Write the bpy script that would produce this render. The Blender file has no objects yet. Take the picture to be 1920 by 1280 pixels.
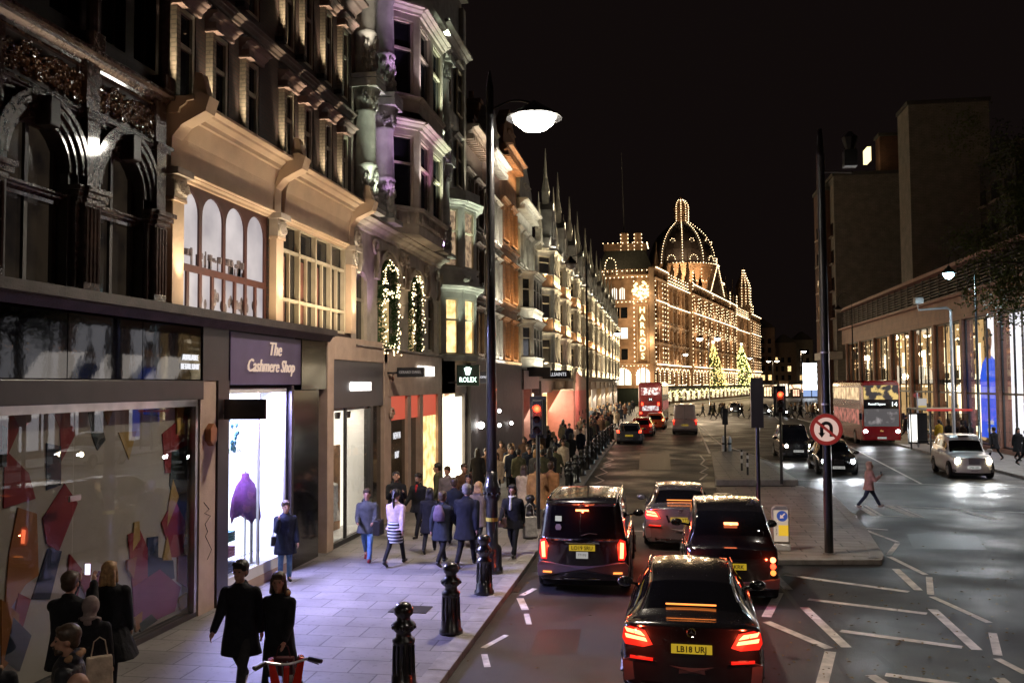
import bpy, bmesh, math, random
from mathutils import Vector, Matrix
R = math.radians; PI = math.pi
random.seed(7)
sc = bpy.context.scene; C = sc.collection
# ---------------- camera: upper deck of a bus, looking down the street
H = 4.1; F = 1700.0
cam_d = bpy.data.cameras.new('camera'); cam = bpy.data.objects.new('camera', cam_d); C.objects.link(cam)
cam_d.sensor_width = 36; cam_d.lens = F/1920*36; cam_d.clip_start = .1; cam_d.clip_end = 3000
CM = Matrix.Translation((0, 0, H)) @ Matrix.Rotation(R(9.39), 4, 'Z') @ Matrix.Rotation(PI/2+math.atan(80/F), 4, 'X') @ Matrix.Rotation(-.0061, 4, 'Z')
cam.matrix_world = CM
sc.camera = cam
# ---------------- night sky and exposure
w = bpy.data.worlds.new("World"); sc.world = w; w.use_nodes = True
wn = w.node_tree.nodes; wl = w.node_tree.links
bg = wn['Background']; sky = wn.new('ShaderNodeTexSky'); sky.sky_type = 'NISHITA'; sky.sun_disc = False
sky.sun_elevation = R(-4); sky.sun_rotation = R(200)
mx = wn.new('ShaderNodeMix'); mx.data_type = 'RGBA'; mx.inputs[0].default_value = .985
mx.inputs[7].default_value = (.062, .040, .038, 1)
wl.new(sky.outputs[0], mx.inputs[6]); wl.new(mx.outputs[2], bg.inputs[0]); bg.inputs[1].default_value = .06
vs = sc.view_settings; vs.view_transform = 'Standard'; vs.look = 'None'; vs.gamma = 1; vs.exposure = .4; vs.use_curve_mapping = False
cy = sc.cycles
cy.use_denoising = True; cy.max_bounces = 5; cy.diffuse_bounces = 2; cy.glossy_bounces = 3; cy.transmission_bounces = 4
cy.caustics_reflective = False; cy.caustics_refractive = False; cy.sample_clamp_indirect = 3; cy.sample_clamp_direct = 0
try: cy.use_light_tree = True
except Exception: pass

def at(px, py, z=0.0):
    """pixel of the photograph -> point on the horizontal level z (ground spots measured off the picture)"""
    d = (CM.to_3x3() @ Vector(((px-960)/F, -(py-640)/F, -1)))
    t = (z-H)/d.z
    return Vector((d.x*t, d.y*t, z))

# ---------------- materials
MC = {}
def nodes_of(name):
    m = bpy.data.materials.new(name); m.use_nodes = True
    nt = m.node_tree; return m, nt, nt.nodes['Principled BSDF']
def mat(name, col, rough=.6, metal=0, spec=.5, var=.15, scale=3.0, bump=0, bscale=30, coat=0, rvar=0, alpha=None, sheen=0):
    if name in MC: return MC[name]
    m, nt, b = nodes_of(name); N = nt.nodes; L = nt.links
    b.inputs['Roughness'].default_value = rough; b.inputs['Metallic'].default_value = metal
    b.inputs['Specular IOR Level'].default_value = spec
    if coat: b.inputs['Coat Weight'].default_value = coat; b.inputs['Coat Roughness'].default_value = .06
    if sheen: b.inputs['Sheen Weight'].default_value = sheen
    c = (col[0], col[1], col[2], 1)
    tc = N.new('ShaderNodeTexCoord')
    if var or rvar:
        nz = N.new('ShaderNodeTexNoise'); nz.inputs['Scale'].default_value = scale; nz.inputs['Detail'].default_value = 6
        L.new(tc.outputs['Object'], nz.inputs['Vector'])
        rp = N.new('ShaderNodeValToRGB')
        rp.color_ramp.elements[0].position = .3; rp.color_ramp.elements[1].position = .7
        rp.color_ramp.elements[0].color = tuple(x*(1-var) for x in col)+(1,); rp.color_ramp.elements[1].color = tuple(min(1, x*(1+var)) for x in col)+(1,)
        L.new(nz.outputs['Fac'], rp.inputs[0]); L.new(rp.outputs[0], b.inputs['Base Color'])
        if rvar:
            mr = N.new('ShaderNodeMapRange'); mr.inputs[1].default_value = .3; mr.inputs[2].default_value = .7
            mr.inputs[3].default_value = max(.02, rough-rvar); mr.inputs[4].default_value = min(1, rough+rvar)
            L.new(nz.outputs['Fac'], mr.inputs[0]); L.new(mr.outputs[0], b.inputs['Roughness'])
    else: b.inputs['Base Color'].default_value = c
    if bump:
        nb = N.new('ShaderNodeTexNoise'); nb.inputs['Scale'].default_value = bscale; nb.inputs['Detail'].default_value = 5
        L.new(tc.outputs['Object'], nb.inputs['Vector'])
        bp = N.new('ShaderNodeBump'); bp.inputs['Strength'].default_value = bump; bp.inputs['Distance'].default_value = .02
        L.new(nb.outputs['Fac'], bp.inputs['Height']); L.new(bp.outputs[0], b.inputs['Normal'])
    MC[name] = m; return m
def brick(name, c1, c2, mortar, w=.23, h=.075, ms=.012, rough=.7, bump=.4, axis='xz', coat=0, off=.5, spec=.5):
    if name in MC: return MC[name]
    m, nt, b = nodes_of(name); N = nt.nodes; L = nt.links
    tc = N.new('ShaderNodeTexCoord'); sp = N.new('ShaderNodeSeparateXYZ'); cb = N.new('ShaderNodeCombineXYZ')
    L.new(tc.outputs['Object'], sp.inputs[0])
    if axis == 'xz':
        ad = N.new('ShaderNodeMath'); L.new(sp.outputs[0], ad.inputs[0]); L.new(sp.outputs[1], ad.inputs[1])
        L.new(ad.outputs[0], cb.inputs[0]); L.new(sp.outputs[2], cb.inputs[1])
    elif axis == 'yx': L.new(sp.outputs[0], cb.inputs[0]); L.new(sp.outputs[1], cb.inputs[1])
    bt = N.new('ShaderNodeTexBrick'); bt.inputs['Scale'].default_value = 1; bt.inputs['Brick Width'].default_value = w
    bt.inputs['Row Height'].default_value = h; bt.inputs['Mortar Size'].default_value = ms; bt.offset = off
    bt.inputs['Color1'].default_value = c1+(1,); bt.inputs['Color2'].default_value = c2+(1,); bt.inputs['Mortar'].default_value = mortar+(1,)
    L.new(cb.outputs[0], bt.inputs['Vector'])
    nz = N.new('ShaderNodeTexNoise'); nz.inputs['Scale'].default_value = 1.1; nz.inputs['Detail'].default_value = 8; L.new(tc.outputs['Object'], nz.inputs['Vector'])
    mr = N.new('ShaderNodeMapRange'); mr.inputs[1].default_value = .25; mr.inputs[2].default_value = .75; mr.inputs[3].default_value = .68; mr.inputs[4].default_value = 1.22
    L.new(nz.outputs['Fac'], mr.inputs[0])
    n2 = N.new('ShaderNodeTexNoise'); n2.inputs['Scale'].default_value = 11; n2.inputs['Detail'].default_value = 3; L.new(tc.outputs['Object'], n2.inputs['Vector'])
    m2 = N.new('ShaderNodeMapRange'); m2.inputs[1].default_value = .3; m2.inputs[2].default_value = .42; m2.inputs[3].default_value = .7; m2.inputs[4].default_value = 1; L.new(n2.outputs['Fac'], m2.inputs[0])
    m3 = N.new('ShaderNodeMath'); m3.operation = 'MULTIPLY'; L.new(mr.outputs[0], m3.inputs[0]); L.new(m2.outputs[0], m3.inputs[1])
    mu = N.new('ShaderNodeVectorMath'); mu.operation = 'SCALE'; L.new(bt.outputs['Color'], mu.inputs[0]); L.new(m3.outputs[0], mu.inputs['Scale'])
    L.new(mu.outputs[0], b.inputs['Base Color']); b.inputs['Roughness'].default_value = rough; b.inputs['Specular IOR Level'].default_value = spec
    if coat: b.inputs['Coat Weight'].default_value = coat; b.inputs['Coat Roughness'].default_value = .12
    bp = N.new('ShaderNodeBump'); bp.inputs['Strength'].default_value = bump; bp.inputs['Distance'].default_value = .01; bp.invert = True
    L.new(bt.outputs['Fac'], bp.inputs['Height']); L.new(bp.outputs[0], b.inputs['Normal'])
    MC[name] = m; return m
def emit(name, col, s, sample=True, col2=None, scale=2, thr=(.4, .6)):
    if name in MC: return MC[name]
    m, nt, b = nodes_of(name); b.inputs['Base Color'].default_value = (.02, .02, .02, 1)
    b.inputs['Emission Color'].default_value = tuple(col)+(1,); b.inputs['Emission Strength'].default_value = s
    if col2:
        N = nt.nodes; L = nt.links; tc = N.new('ShaderNodeTexCoord'); nz = N.new('ShaderNodeTexNoise'); nz.inputs['Scale'].default_value = scale
        nz.inputs['Detail'].default_value = 6; L.new(tc.outputs['Object'], nz.inputs['Vector'])
        rp = N.new('ShaderNodeValToRGB'); rp.color_ramp.elements[0].position = thr[0]; rp.color_ramp.elements[1].position = thr[1]
        rp.color_ramp.elements[0].color = tuple(col)+(1,); rp.color_ramp.elements[1].color = tuple(col2)+(1,)
        L.new(nz.outputs['Fac'], rp.inputs[0]); L.new(rp.outputs[0], b.inputs['Emission Color'])
    if not sample: m.cycles.emission_sampling = 'NONE'
    MC[name] = m; return m
def glass(name, tint=(.9, .93, .95), mixg=.12, rough=0.0):
    """thin shop glass: clear with a fresnel reflection"""
    if name in MC: return MC[name]
    m = bpy.data.materials.new(name); m.use_nodes = True; nt = m.node_tree; N = nt.nodes; L = nt.links
    N.remove(N['Principled BSDF']); out = N['Material Output']
    tr = N.new('ShaderNodeBsdfTransparent'); tr.inputs[0].default_value = tint+(1,)
    gl = N.new('ShaderNodeBsdfGlossy'); gl.inputs['Roughness'].default_value = rough
    fr = N.new('ShaderNodeFresnel'); fr.inputs[0].default_value = 1.5
    ad = N.new('ShaderNodeMath'); ad.operation = 'ADD'; ad.inputs[1].default_value = mixg; ad.use_clamp = True; L.new(fr.outputs[0], ad.inputs[0])
    ge = N.new('ShaderNodeNewGeometry'); iv = N.new('ShaderNodeMath'); iv.operation = 'SUBTRACT'; iv.inputs[0].default_value = 1; L.new(ge.outputs['Backfacing'], iv.inputs[1])
    mm = N.new('ShaderNodeMath'); mm.operation = 'MULTIPLY'; L.new(ad.outputs[0], mm.inputs[0]); L.new(iv.outputs[0], mm.inputs[1])
    ms = N.new('ShaderNodeMixShader'); L.new(mm.outputs[0], ms.inputs[0]); L.new(tr.outputs[0], ms.inputs[1]); L.new(gl.outputs[0], ms.inputs[2])
    L.new(ms.outputs[0], out.inputs[0]); MC[name] = m; return m

# ---------------- object helpers
def tag(o, label=None, cat=None, group=None, kind=None):
    if label: o['label'] = label
    if cat: o['category'] = cat
    if group: o['group'] = group
    if kind: o['kind'] = kind
    return o
CY_, SY_ = math.cos(R(9.39)), math.sin(R(9.39))
def W(v):
    """(offset, depth along the view axis) measured off the photograph -> world; Vectors are world already"""
    if isinstance(v, Vector): return v
    x, y = v[0], v[1]; z = v[2] if len(v) > 2 else 0
    return Vector((CY_*x, y/CY_+SY_*x, z))
def thing(name, label, cat, loc=(0, 0, 0), rz=0.0, group=None):
    o = bpy.data.objects.new(name, None); C.objects.link(o); o.location = W(loc); o.rotation_euler = (0, 0, rz); o.empty_display_size = .3
    return tag(o, label, cat, group)
class HV(Vector): pass          # a point of a head (drawn a little larger)
KIDS = {}
class MB:
    """collects shapes and links them as one mesh object; 'out' coordinates are positive away from a facade (local -y)"""
    def __init__(s): s.v = []; s.f = []; s.mi = []; s.cur = 0; s.sm = []; s.smooth = False; s.T = None
    def add(s, vs, fs):
        n = len(s.v)
        if s.T is not None: vs = [s.T @ Vector(p) for p in vs]
        s.v += [tuple(p) for p in vs]
        for f in fs: s.f.append(tuple(i+n for i in f)); s.mi.append(s.cur); s.sm.append(s.smooth)
        return s
    def box(s, x0, x1, y0, y1, z0, z1):
        if x0 > x1: x0, x1 = x1, x0
        if y0 > y1: y0, y1 = y1, y0
        if z0 > z1: z0, z1 = z1, z0
        return s.add([(x0, y0, z0), (x1, y0, z0), (x1, y1, z0), (x0, y1, z0), (x0, y0, z1), (x1, y0, z1), (x1, y1, z1), (x0, y1, z1)],
                     [(0, 3, 2, 1), (4, 5, 6, 7), (0, 1, 5, 4), (1, 2, 6, 5), (2, 3, 7, 6), (3, 0, 4, 7)])
    def fb(s, x0, x1, o0, o1, z0, z1): return s.box(x0, x1, -o1, -o0, z0, z1)
    def quad(s, a, b, c, d): return s.add([a, b, c, d], [(0, 1, 2, 3)])
    def prism(s, pts, a0, a1, axis='y'):
        """extrude a 2-D outline; axis y: pts are (x,z); axis z: pts (x,y); axis x: pts (y,z)"""
        n = len(pts)
        def mk(p, a): return (p[0], a, p[1]) if axis == 'y' else ((p[0], p[1], a) if axis == 'z' else (a, p[0], p[1]))
        vs = [mk(p, a0) for p in pts]+[mk(p, a1) for p in pts]
        fs = [tuple(range(n)), tuple(range(2*n-1, n-1, -1))]+[(i, i+n, (i+1) % n+n, (i+1) % n) for i in range(n)]
        return s.add(vs, fs)
    def profile(s, pts, x0, x1):
        """run a moulding profile (out,z) along x"""
        return s.prism([(-o, z) for o, z in pts], x0, x1, 'x')
    def lathe(s, prof, c=(0, 0, 0), n=12, a0=0, a1=2*PI, closed=True):
        full = abs(a1-a0-2*PI) < 1e-6; m = n if full else n+1
        vs = []
        for r, z in prof:
            for i in range(m):
                a = a0+(a1-a0)*i/n; vs.append((c[0]+r*math.cos(a), c[1]+r*math.sin(a), c[2]+z))
        fs = []
        for j in range(len(prof)-1):
            for i in range(m if full else m-1):
                k = (i+1) % m; fs.append((j*m+i, j*m+k, (j+1)*m+k, (j+1)*m+i))
        if full and closed:
            fs.append(tuple(range(m-1, -1, -1))); q = (len(prof)-1)*m; fs.append(tuple(range(q, q+m)))
        return s.add(vs, fs)
    def cyl(s, c, r, h, n=12, r2=None): return s.lathe([(r, 0), (r if r2 is None else r2, h)], c, n)
    def tube(s, pts, r, n=8, cap=True):
        pts = [Vector(p) for p in pts]; rs = r if isinstance(r, (list, tuple)) else [r]*len(pts)
        vs = []; up = None
        for i, p in enumerate(pts):
            d = (pts[min(i+1, len(pts)-1)]-pts[max(i-1, 0)])
            if d.length < 1e-9: d = Vector((0, 0, 1))
            d.normalize()
            if up is None:
                up = d.orthogonal().normalized()
            else:
                up = (up-d*up.dot(d))
                up = up.normalized() if up.length > 1e-6 else d.orthogonal().normalized()
            b = d.cross(up)
            for k in range(n):
                a = 2*PI*k/n; vs.append(p+(up*math.cos(a)+b*math.sin(a))*rs[i])
        fs = []
        for j in range(len(pts)-1):
            for k in range(n): q = (k+1) % n; fs.append((j*n+k, j*n+q, (j+1)*n+q, (j+1)*n+k))
        if cap: fs.append(tuple(range(n-1, -1, -1))); q = (len(pts)-1)*n; fs.append(tuple(range(q, q+n)))
        return s.add(vs, fs)
    def ball(s, c, r, nu=10, nv=7, M=None):
        rx, ry, rz = r if isinstance(r, (list, tuple)) else (r, r, r)
        if isinstance(c, HV): rx *= 1.1; ry *= 1.1; rz *= 1.1
        vs = [(0, 0, -1)]; 
        for j in range(1, nv):
            t = -PI/2+PI*j/nv
            for i in range(nu): a = 2*PI*i/nu; vs.append((math.cos(t)*math.cos(a), math.cos(t)*math.sin(a), math.sin(t)))
        vs.append((0, 0, 1)); vs = [Vector((x*rx, y*ry, z*rz)) for x, y, z in vs]
        if M is not None: vs = [M @ v for v in vs]
        vs = [v+Vector(c) for v in vs]; fs = []
        for i in range(nu): fs.append((0, 1+(i+1) % nu, 1+i))
        for j in range(nv-2):
            for i in range(nu): k = (i+1) % nu; a = 1+j*nu; fs.append((a+i, a+k, a+nu+k, a+nu+i))
        e = len(vs)-1; a = 1+(nv-2)*nu
        for i in range(nu): fs.append((e, a+i, a+(i+1) % nu))
        return s.add(vs, fs)
    def cap(s, a, b, ra, rb, n=10):
        """tapered capsule"""
        a = Vector(a); b = Vector(b); d = b-a; L = d.length
        if L < 1e-6: return s.ball(a, max(ra, rb))
        z = d/L; x = z.orthogonal().normalized(); y = z.cross(x); vs = []; rings = []
        for t in (-85, -50, -20, 0): rings.append((a+z*ra*math.sin(R(t)), ra*math.cos(R(t))))
        for t in (0, 20, 50, 85): rings.append((b+z*rb*math.sin(R(t)), rb*math.cos(R(t))))
        for c, r in rings:
            for k in range(n): q = 2*PI*k/n; vs.append(c+(x*math.cos(q)+y*math.sin(q))*r)
        fs = []
        for j in range(len(rings)-1):
            for k in range(n): q = (k+1) % n; fs.append((j*n+k, j*n+q, (j+1)*n+q, (j+1)*n+k))
        fs.append(tuple(range(n-1, -1, -1))); q = (len(rings)-1)*n; fs.append(tuple(range(q, q+n)))
        return s.add(vs, fs)
    def mesh(s, name, mats):
        me = bpy.data.meshes.new(name); me.from_pydata(s.v, [], s.f)
        for m in (mats if isinstance(mats, (list, tuple)) else [mats]): me.materials.append(m)
        me.polygons.foreach_set('material_index', s.mi); me.polygons.foreach_set('use_smooth', s.sm); me.update()
        return me
    def cut(s):
        s.cuts = getattr(s, 'cuts', [])+[(len(s.v), len(s.f))]; return s
    def build(s, name, mats, parent=None, loc=None, rz=None, bevel=0, autosm=False):
        if getattr(s, 'cuts', None):
            cs = [(0, 0)]+s.cuts+[(len(s.v), len(s.f))]; r = None
            for (v0, f0), (v1, f1) in zip(cs[:-1], cs[1:]):
                if f1 == f0: continue
                q = MB(); q.v = s.v[v0:v1]; q.f = [tuple(i-v0 for i in f) for f in s.f[f0:f1]]; q.mi = s.mi[f0:f1]; q.sm = s.sm[f0:f1]; r = q.build(name, mats, parent, loc, rz, bevel)
            return r
        me = s.mesh(name, mats)
        bm = bmesh.new(); bm.from_mesh(me); bmesh.ops.recalc_face_normals(bm, faces=bm.faces); bm.to_mesh(me); bm.free()
        o = bpy.data.objects.new(name, me); C.objects.link(o)
        if parent is not None: o.parent = parent; KIDS.setdefault(parent, []).append(o)
        if loc is not None: o.location = loc
        if rz is not None: o.rotation_euler = (0, 0, rz)
        if bevel:
            bv = o.modifiers.new('bevel', 'BEVEL'); bv.width = bevel; bv.segments = 2; bv.limit_method = 'ANGLE'
        return o
def struct(o): o['kind'] = 'structure'; return o
def dup(o, loc=None, rz=None, label=None, parent=None):
    c = o.copy(); C.objects.link(c)
    if parent is not None: c.parent = parent; KIDS.setdefault(parent, []).append(c)
    if loc is not None: c.location = W(loc)
    if rz is not None: c.rotation_euler = (0, 0, rz)
    if label: c['label'] = label
    for ch in KIDS.get(o, []): dup(ch, parent=c)
    return c
def lamp(kind, loc, col, W, size=.1, target=None, spot=60, blend=.6, size2=None, spread=None, name='lamp_light'):
    d = bpy.data.lights.new(name, kind); d.color = col; d.energy = W
    o = bpy.data.objects.new(name, d); C.objects.link(o); o.location = loc
    if kind == 'AREA':
        d.shape = 'RECTANGLE'; d.size = size; d.size_y = size2 or size
        if spread: d.spread = R(spread)
    else: d.shadow_soft_size = size
    if kind == 'SPOT': d.spot_size = R(spot); d.spot_blend = blend
    if target is not None:
        o.rotation_euler = (Vector(target)-Vector(loc)).to_track_quat('-Z', 'Y').to_euler()
    return o
def text(s, size, m, parent, loc, rot=(PI/2, 0, 0), depth=.012, shear=0, name='lettering', ax='CENTER', sx=1.0, spacing=1.0, bold=0):
    cu = bpy.data.curves.new(name, 'FONT'); cu.body = s; cu.size = size; cu.extrude = depth; cu.shear = shear; cu.align_x = ax; cu.align_y = 'CENTER'
    cu.space_character = spacing; cu.offset = bold; cu.resolution_u = 2
    t = bpy.data.objects.new(name, cu); C.objects.link(t)
    dg = bpy.context.evaluated_depsgraph_get(); me = bpy.data.meshes.new_from_object(t.evaluated_get(dg))
    bpy.data.objects.remove(t); bpy.data.curves.remove(cu)
    me.materials.clear(); me.materials.append(m); me.name = name
    o = bpy.data.objects.new(name, me); C.objects.link(o)
    if parent is not None: o.parent = parent; KIDS.setdefault(parent, []).append(o)
    o.location = loc; o.rotation_euler = rot; o.scale = (sx, 1, 1)
    return o
# ================= GROUND
m_road = mat('asphalt', (.031, .030, .031), rough=.5, var=.35, scale=.45, bump=.6, bscale=90, rvar=.2)
m_pave = brick('paving_slabs', (.26, .24, .235), (.20, .19, .185), (.09, .085, .08), w=.9, h=.6, ms=.012, rough=.55, bump=.5, axis='yx')
m_pave2 = brick('island_slabs', (.30, .26, .22), (.22, .19, .165), (.07, .06, .05), w=1.1, h=.42, ms=.02, rough=.5, bump=.5, axis='yx')
m_kerb = mat('granite_kerb', (.27, .25, .235), rough=.6, var=.25, scale=4, bump=.3)
m_paint = mat('road_paint', (.62, .58, .54), rough=.6, var=.35, scale=5, bump=.2)
m_yel = mat('yellow_paint', (.55, .42, .08), rough=.6, var=.3, scale=6)
ZR = -.12
g = MB().box(-700, 700, -60, 900, -.6, -.16); struct(g.build('ground', mat('dark_earth', (.03, .03, .03), rough=.9)))
g = MB().box(-60, 120, -20, 520, -.159, ZR); rd = struct(g.build('road', m_road))
def pavement(name, poly, z, kerb, m, kw=.3):
    o = struct(MB().prism(poly, ZR+.002, z, 'z').build(name, m))
    if kerb:
        k = MB()
        for a, b in zip(kerb[:-1], kerb[1:]):
            a = Vector(a); b = Vector(b); d = (b-a); L = d.length; d.normalize(); nrm = Vector((d.y, -d.x)); t = 0
            while t < L-.01:
                e = min(t+.9, L); p = a+d*(t+.008); q = a+d*(e-.008)
                k.prism([tuple(p-nrm*kw), tuple(p+nrm*.02), tuple(q+nrm*.02), tuple(q-nrm*kw)], ZR+.004, z+.008, 'z'); t = e
        ko = k.build('kerb', m_kerb, bevel=.012); struct(ko)
    return o
pavement('pavement', [(-8.6, -6), (-3.1, -6), (-3.1, 20), (-3.45, 55), (-3.45, 158), (-8.6, 158)], 0, [(-3.45, 158), (-3.45, 55), (-3.1, 20), (-3.1, -6)][::-1], m_pave)
pavement('pavement', [(15.3, 0), (19.6, 0), (19.6, 150), (15.3, 150)], 0, [(15.3, 140), (15.3, 10)], m_pave)
def P2(l): return [tuple(at(x, y)[:2]) for x, y in l]
isl = P2([(1432, 1049), (1652, 1049), (1656, 1040), (1620, 985), (1566, 930), (1540, 918), (1500, 912), (1342, 912)])
pavement('pavement', isl, 0, isl[0:6], m_pave2)
isl2 = P2([(1343, 905), (1496, 905), (1442, 870), (1395, 851), (1352, 848), (1334, 852)])
pavement('pavement', isl2, .12, [isl2[0], isl2[1], isl2[2], isl2[3], isl2[4]], m_pave2)
def wline(pts, wd, m=m_paint, name='road_marking', dashgap=None):
    k = MB()
    for a, b in zip(pts[:-1], pts[1:]):
        a = at(a[0], a[1], ZR); b = at(b[0], b[1], ZR); d = (b-a).normalized(); nrm = Vector((-d.y, d.x, 0))*wd/2
        z = ZR+.004
        q = [(a-nrm), (b-nrm), (b+nrm), (a+nrm)]
        k.add([(p.x, p.y, z) for p in q], [(0, 1, 2, 3)])
    o = struct(k.build(name, m)); return o
J = [((1470, 1077), (1704, 1109)), ((1515, 1123), (1738, 1150)), ((1576, 1182), (1804, 1213)), ((1660, 1264), (1800, 1283)), ((1508, 1138), (1587, 1213)),
     ((1679, 1066), (1722, 1106)), ((1749, 1142), (1832, 1218)), ((1632, 1265), (1662, 1284)), ((1437, 1165), (1555, 1215)), ((1461, 1111), (1437, 1156)),
     ((1557, 1221), (1541, 1283)), ((1452, 1078), (1479, 1105)), ((1872, 1270), (1890, 1284))]
for a, b in J: wline([a, b], .17, name='road_marking')
for a, b in [((1615, 989), (1665, 993)), ((1617, 991), (1683, 1016)), ((1683, 1018), (1666, 1040)), ((1667, 1043), (1736, 1077)), ((1742, 1081), (1745, 1114)), ((1747, 1118), (1855, 1167)),
             ((1861, 1186), (1871, 1228)), ((1869, 1234), (1925, 1263))]: wline([a, b], .13, name='road_marking')
for a, b, wd in [((1496, 899), (1925, 914), .14), ((1640, 946), (1925, 961), .14), ((1639, 966), (1723, 969), .12), ((1498, 911), (1597, 966), .3), ((1608, 947), (1641, 967), .22), ((1622, 947), (1655, 967), .1),
                 ((1667, 948), (1719, 970), .25), ((1682, 948), (1732, 970), .1), ((1794, 954), (1869, 974), .28), ((1580, 830), (1728, 907), .12), ((1410, 742), (1500, 822), .12)]: wline([a, b], wd, name='road_marking')
Z = lambda x, y: (860+x/5.82, 740+y/5.82)
wline([Z(1610, 680), Z(1690, 708), Z(1580, 745), Z(1660, 770), Z(1550, 803), Z(1620, 845), Z(1490, 890), Z(1585, 935), Z(1480, 970)], .1, name='road_marking')
Z = lambda x, y: (1080+x/4.57, 660+y/4.57)
wline([Z(1065, 885), Z(1100, 925), Z(1070, 960), Z(1130, 990), Z(1065, 1030), Z(1125, 1045), Z(1060, 1095)], .1, name='road_marking')
wline([(1003, 1103), (978, 1116)], .12); wline([(975, 1121), (985, 1143)], .14); wline([(987, 1150), (992, 1170)], .1); wline([(950, 1190), (906, 1214)], .1); wline([(908, 1226), (914, 1250)], .1)
wline([(1183, 995), (1210, 995)], .12)
wline([(1306, 795), (1331, 850)], .12); wline([(1306, 795), (1352, 833), (1440, 862)], .12)
for k in range(7): wline([(1316+k*2.6, 812+k*5), (1328+k*6.5, 813+k*5)], .1, name='road_marking')
# tar patches, seams and drain covers in the carriageway
m_patch = mat('tar_patch', (.018, .016, .016), rough=.42, var=.3, scale=2, bump=.4, bscale=70)
for pl in ([(1010, 1180), (1090, 1178), (1080, 1225), (990, 1228)], [(1540, 1130), (1600, 1180), (1700, 1270), (1690, 1272), (1590, 1184), (1532, 1133)], [(1700, 1000), (1830, 1003), (1850, 1030), (1712, 1028)], [(1200, 850), (1255, 850), (1258, 880), (1198, 880)], [(1630, 1062), (1900, 1080), (1900, 1086), (1626, 1066)], [(1460, 1085), (1560, 1215), (1600, 1280), (1592, 1280), (1552, 1218), (1452, 1087)]):
    q = [at(x, y, ZR+.002) for x, y in pl]; struct(MB().add([tuple(v) for v in q], [tuple(range(len(q)))]).build('road_patch', m_patch))
for px, py in ((1040, 1030), (1112, 868), (955, 1105)):
    v = at(px, py, ZR); struct(MB().box(-.22, .22, -.2, .2, .001, .008).build('drain_cover', mat('cover_iron', (.05, .05, .05), rough=.4, metal=.6), loc=v))
# scattered fallen leaves on the road
mlf = mat('fallen_leaf', (.22, .14, .05), rough=.7, var=.3); k = MB()
for i in range(260):
    p = at(random.uniform(1450, 1900), random.uniform(1062, 1275), ZR) if i % 3 else at(random.uniform(850, 1900), random.uniform(990, 1275), ZR)
    if i % 3 == 0 and p.x < -3: continue
    if 2.3 < p.x < 5.6 and 21 < p.y < 60: continue
    a = random.random()*6.28; s = random.uniform(.02, .05); k.add([(p.x+s*math.cos(a), p.y+s*math.sin(a), ZR+.006), (p.x-s*.5*math.sin(a), p.y+s*.5*math.cos(a), ZR+.02), (p.x-s*math.cos(a), p.y-s*math.sin(a), ZR+.006), (p.x+s*.5*math.sin(a), p.y-s*.5*math.cos(a), ZR+.012)], [(0, 1, 2, 3)])
tag(k.build('fallen_leaves', mlf), 'small dry yellowish leaves scattered over the dark road beside the traffic island', 'leaves', kind='stuff')
# manhole covers
for i, (px, py) in enumerate([(770, 1142), (1385, 1230)]):
    p = at(px, py, 0 if i == 0 else ZR); o = MB().box(-.35, .35, -.25, .25, 0, .012).build('utility_cover', mat('cover_iron', (.05, .05, .05), rough=.4, metal=.6), loc=p); struct(o)

# ================= FACADE HELPERS
def facade(mb, x0, x1, z0, z1, ops=(), depth=.25, out=0.0, ends=True):
    xs = sorted(set([x0, x1]+[v for o in ops for v in o[:2]])); zs = sorted(set([z0, z1]+[v for o in ops for v in o[2:4]]))
    y = -out; yb = -out+depth
    def inside(a, b): return any(o[0]-1e-6 < a < o[1]+1e-6 and o[2]-1e-6 < b < o[3]+1e-6 for o in ops)
    for i in range(len(xs)-1):
        run = None
        for j in range(len(zs)-1):
            if inside((xs[i]+xs[i+1])/2, (zs[j]+zs[j+1])/2):
                if run is not None: mb.quad((xs[i], y, run), (xs[i+1], y, run), (xs[i+1], y, zs[j]), (xs[i], y, zs[j])); run = None
            elif run is None: run = zs[j]
        if run is not None: mb.quad((xs[i], y, run), (xs[i+1], y, run), (xs[i+1], y, z1), (xs[i], y, z1))
    for o in ops:
        a, b, c, d = o[:4]; r = o[4] if len(o) > 4 else 0
        zs_ = d-r
        mb.quad((a, y, c), (a, yb, c), (a, yb, zs_), (a, y, zs_)); mb.quad((b, y, c), (b, yb, c), (b, yb, zs_), (b, y, zs_))
        mb.quad((a, y, c), (b, y, c), (b, yb, c), (a, yb, c))
        if not r: mb.quad((a, y, d), (b, y, d), (b, yb, d), (a, yb, d))
        else:
            m = (a+b)/2; w_ = (b-a)/2; n = 12
            arc = [(m-w_*math.cos(PI*k/n), zs_+r*math.sin(PI*k/n)) for k in range(n+1)]
            for k in range(n):
                p, q = arc[k], arc[k+1]; mb.quad((p[0], y, p[1]), (q[0], y, q[1]), (q[0], yb, q[1]), (p[0], yb, p[1]))
                cr = (a, d) if k < n//2 else (b, d); mb.add([(cr[0], y, cr[1]), (p[0], y, p[1]), (q[0], y, q[1])], [(0, 1, 2)])
            mb.add([(a, y, d), (m, y, d), (m, y, d-1e-4)], [(0, 1, 2)])
    if ends:
        for x in (x0, x1): mb.quad((x, y, z0), (x, yb+.3, z0), (x, yb+.3, z1), (x, y, z1))
        mb.quad((x0, y, z1), (x1, y, z1), (x1, yb+.3, z1), (x0, yb+.3, z1))
    return mb
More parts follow.
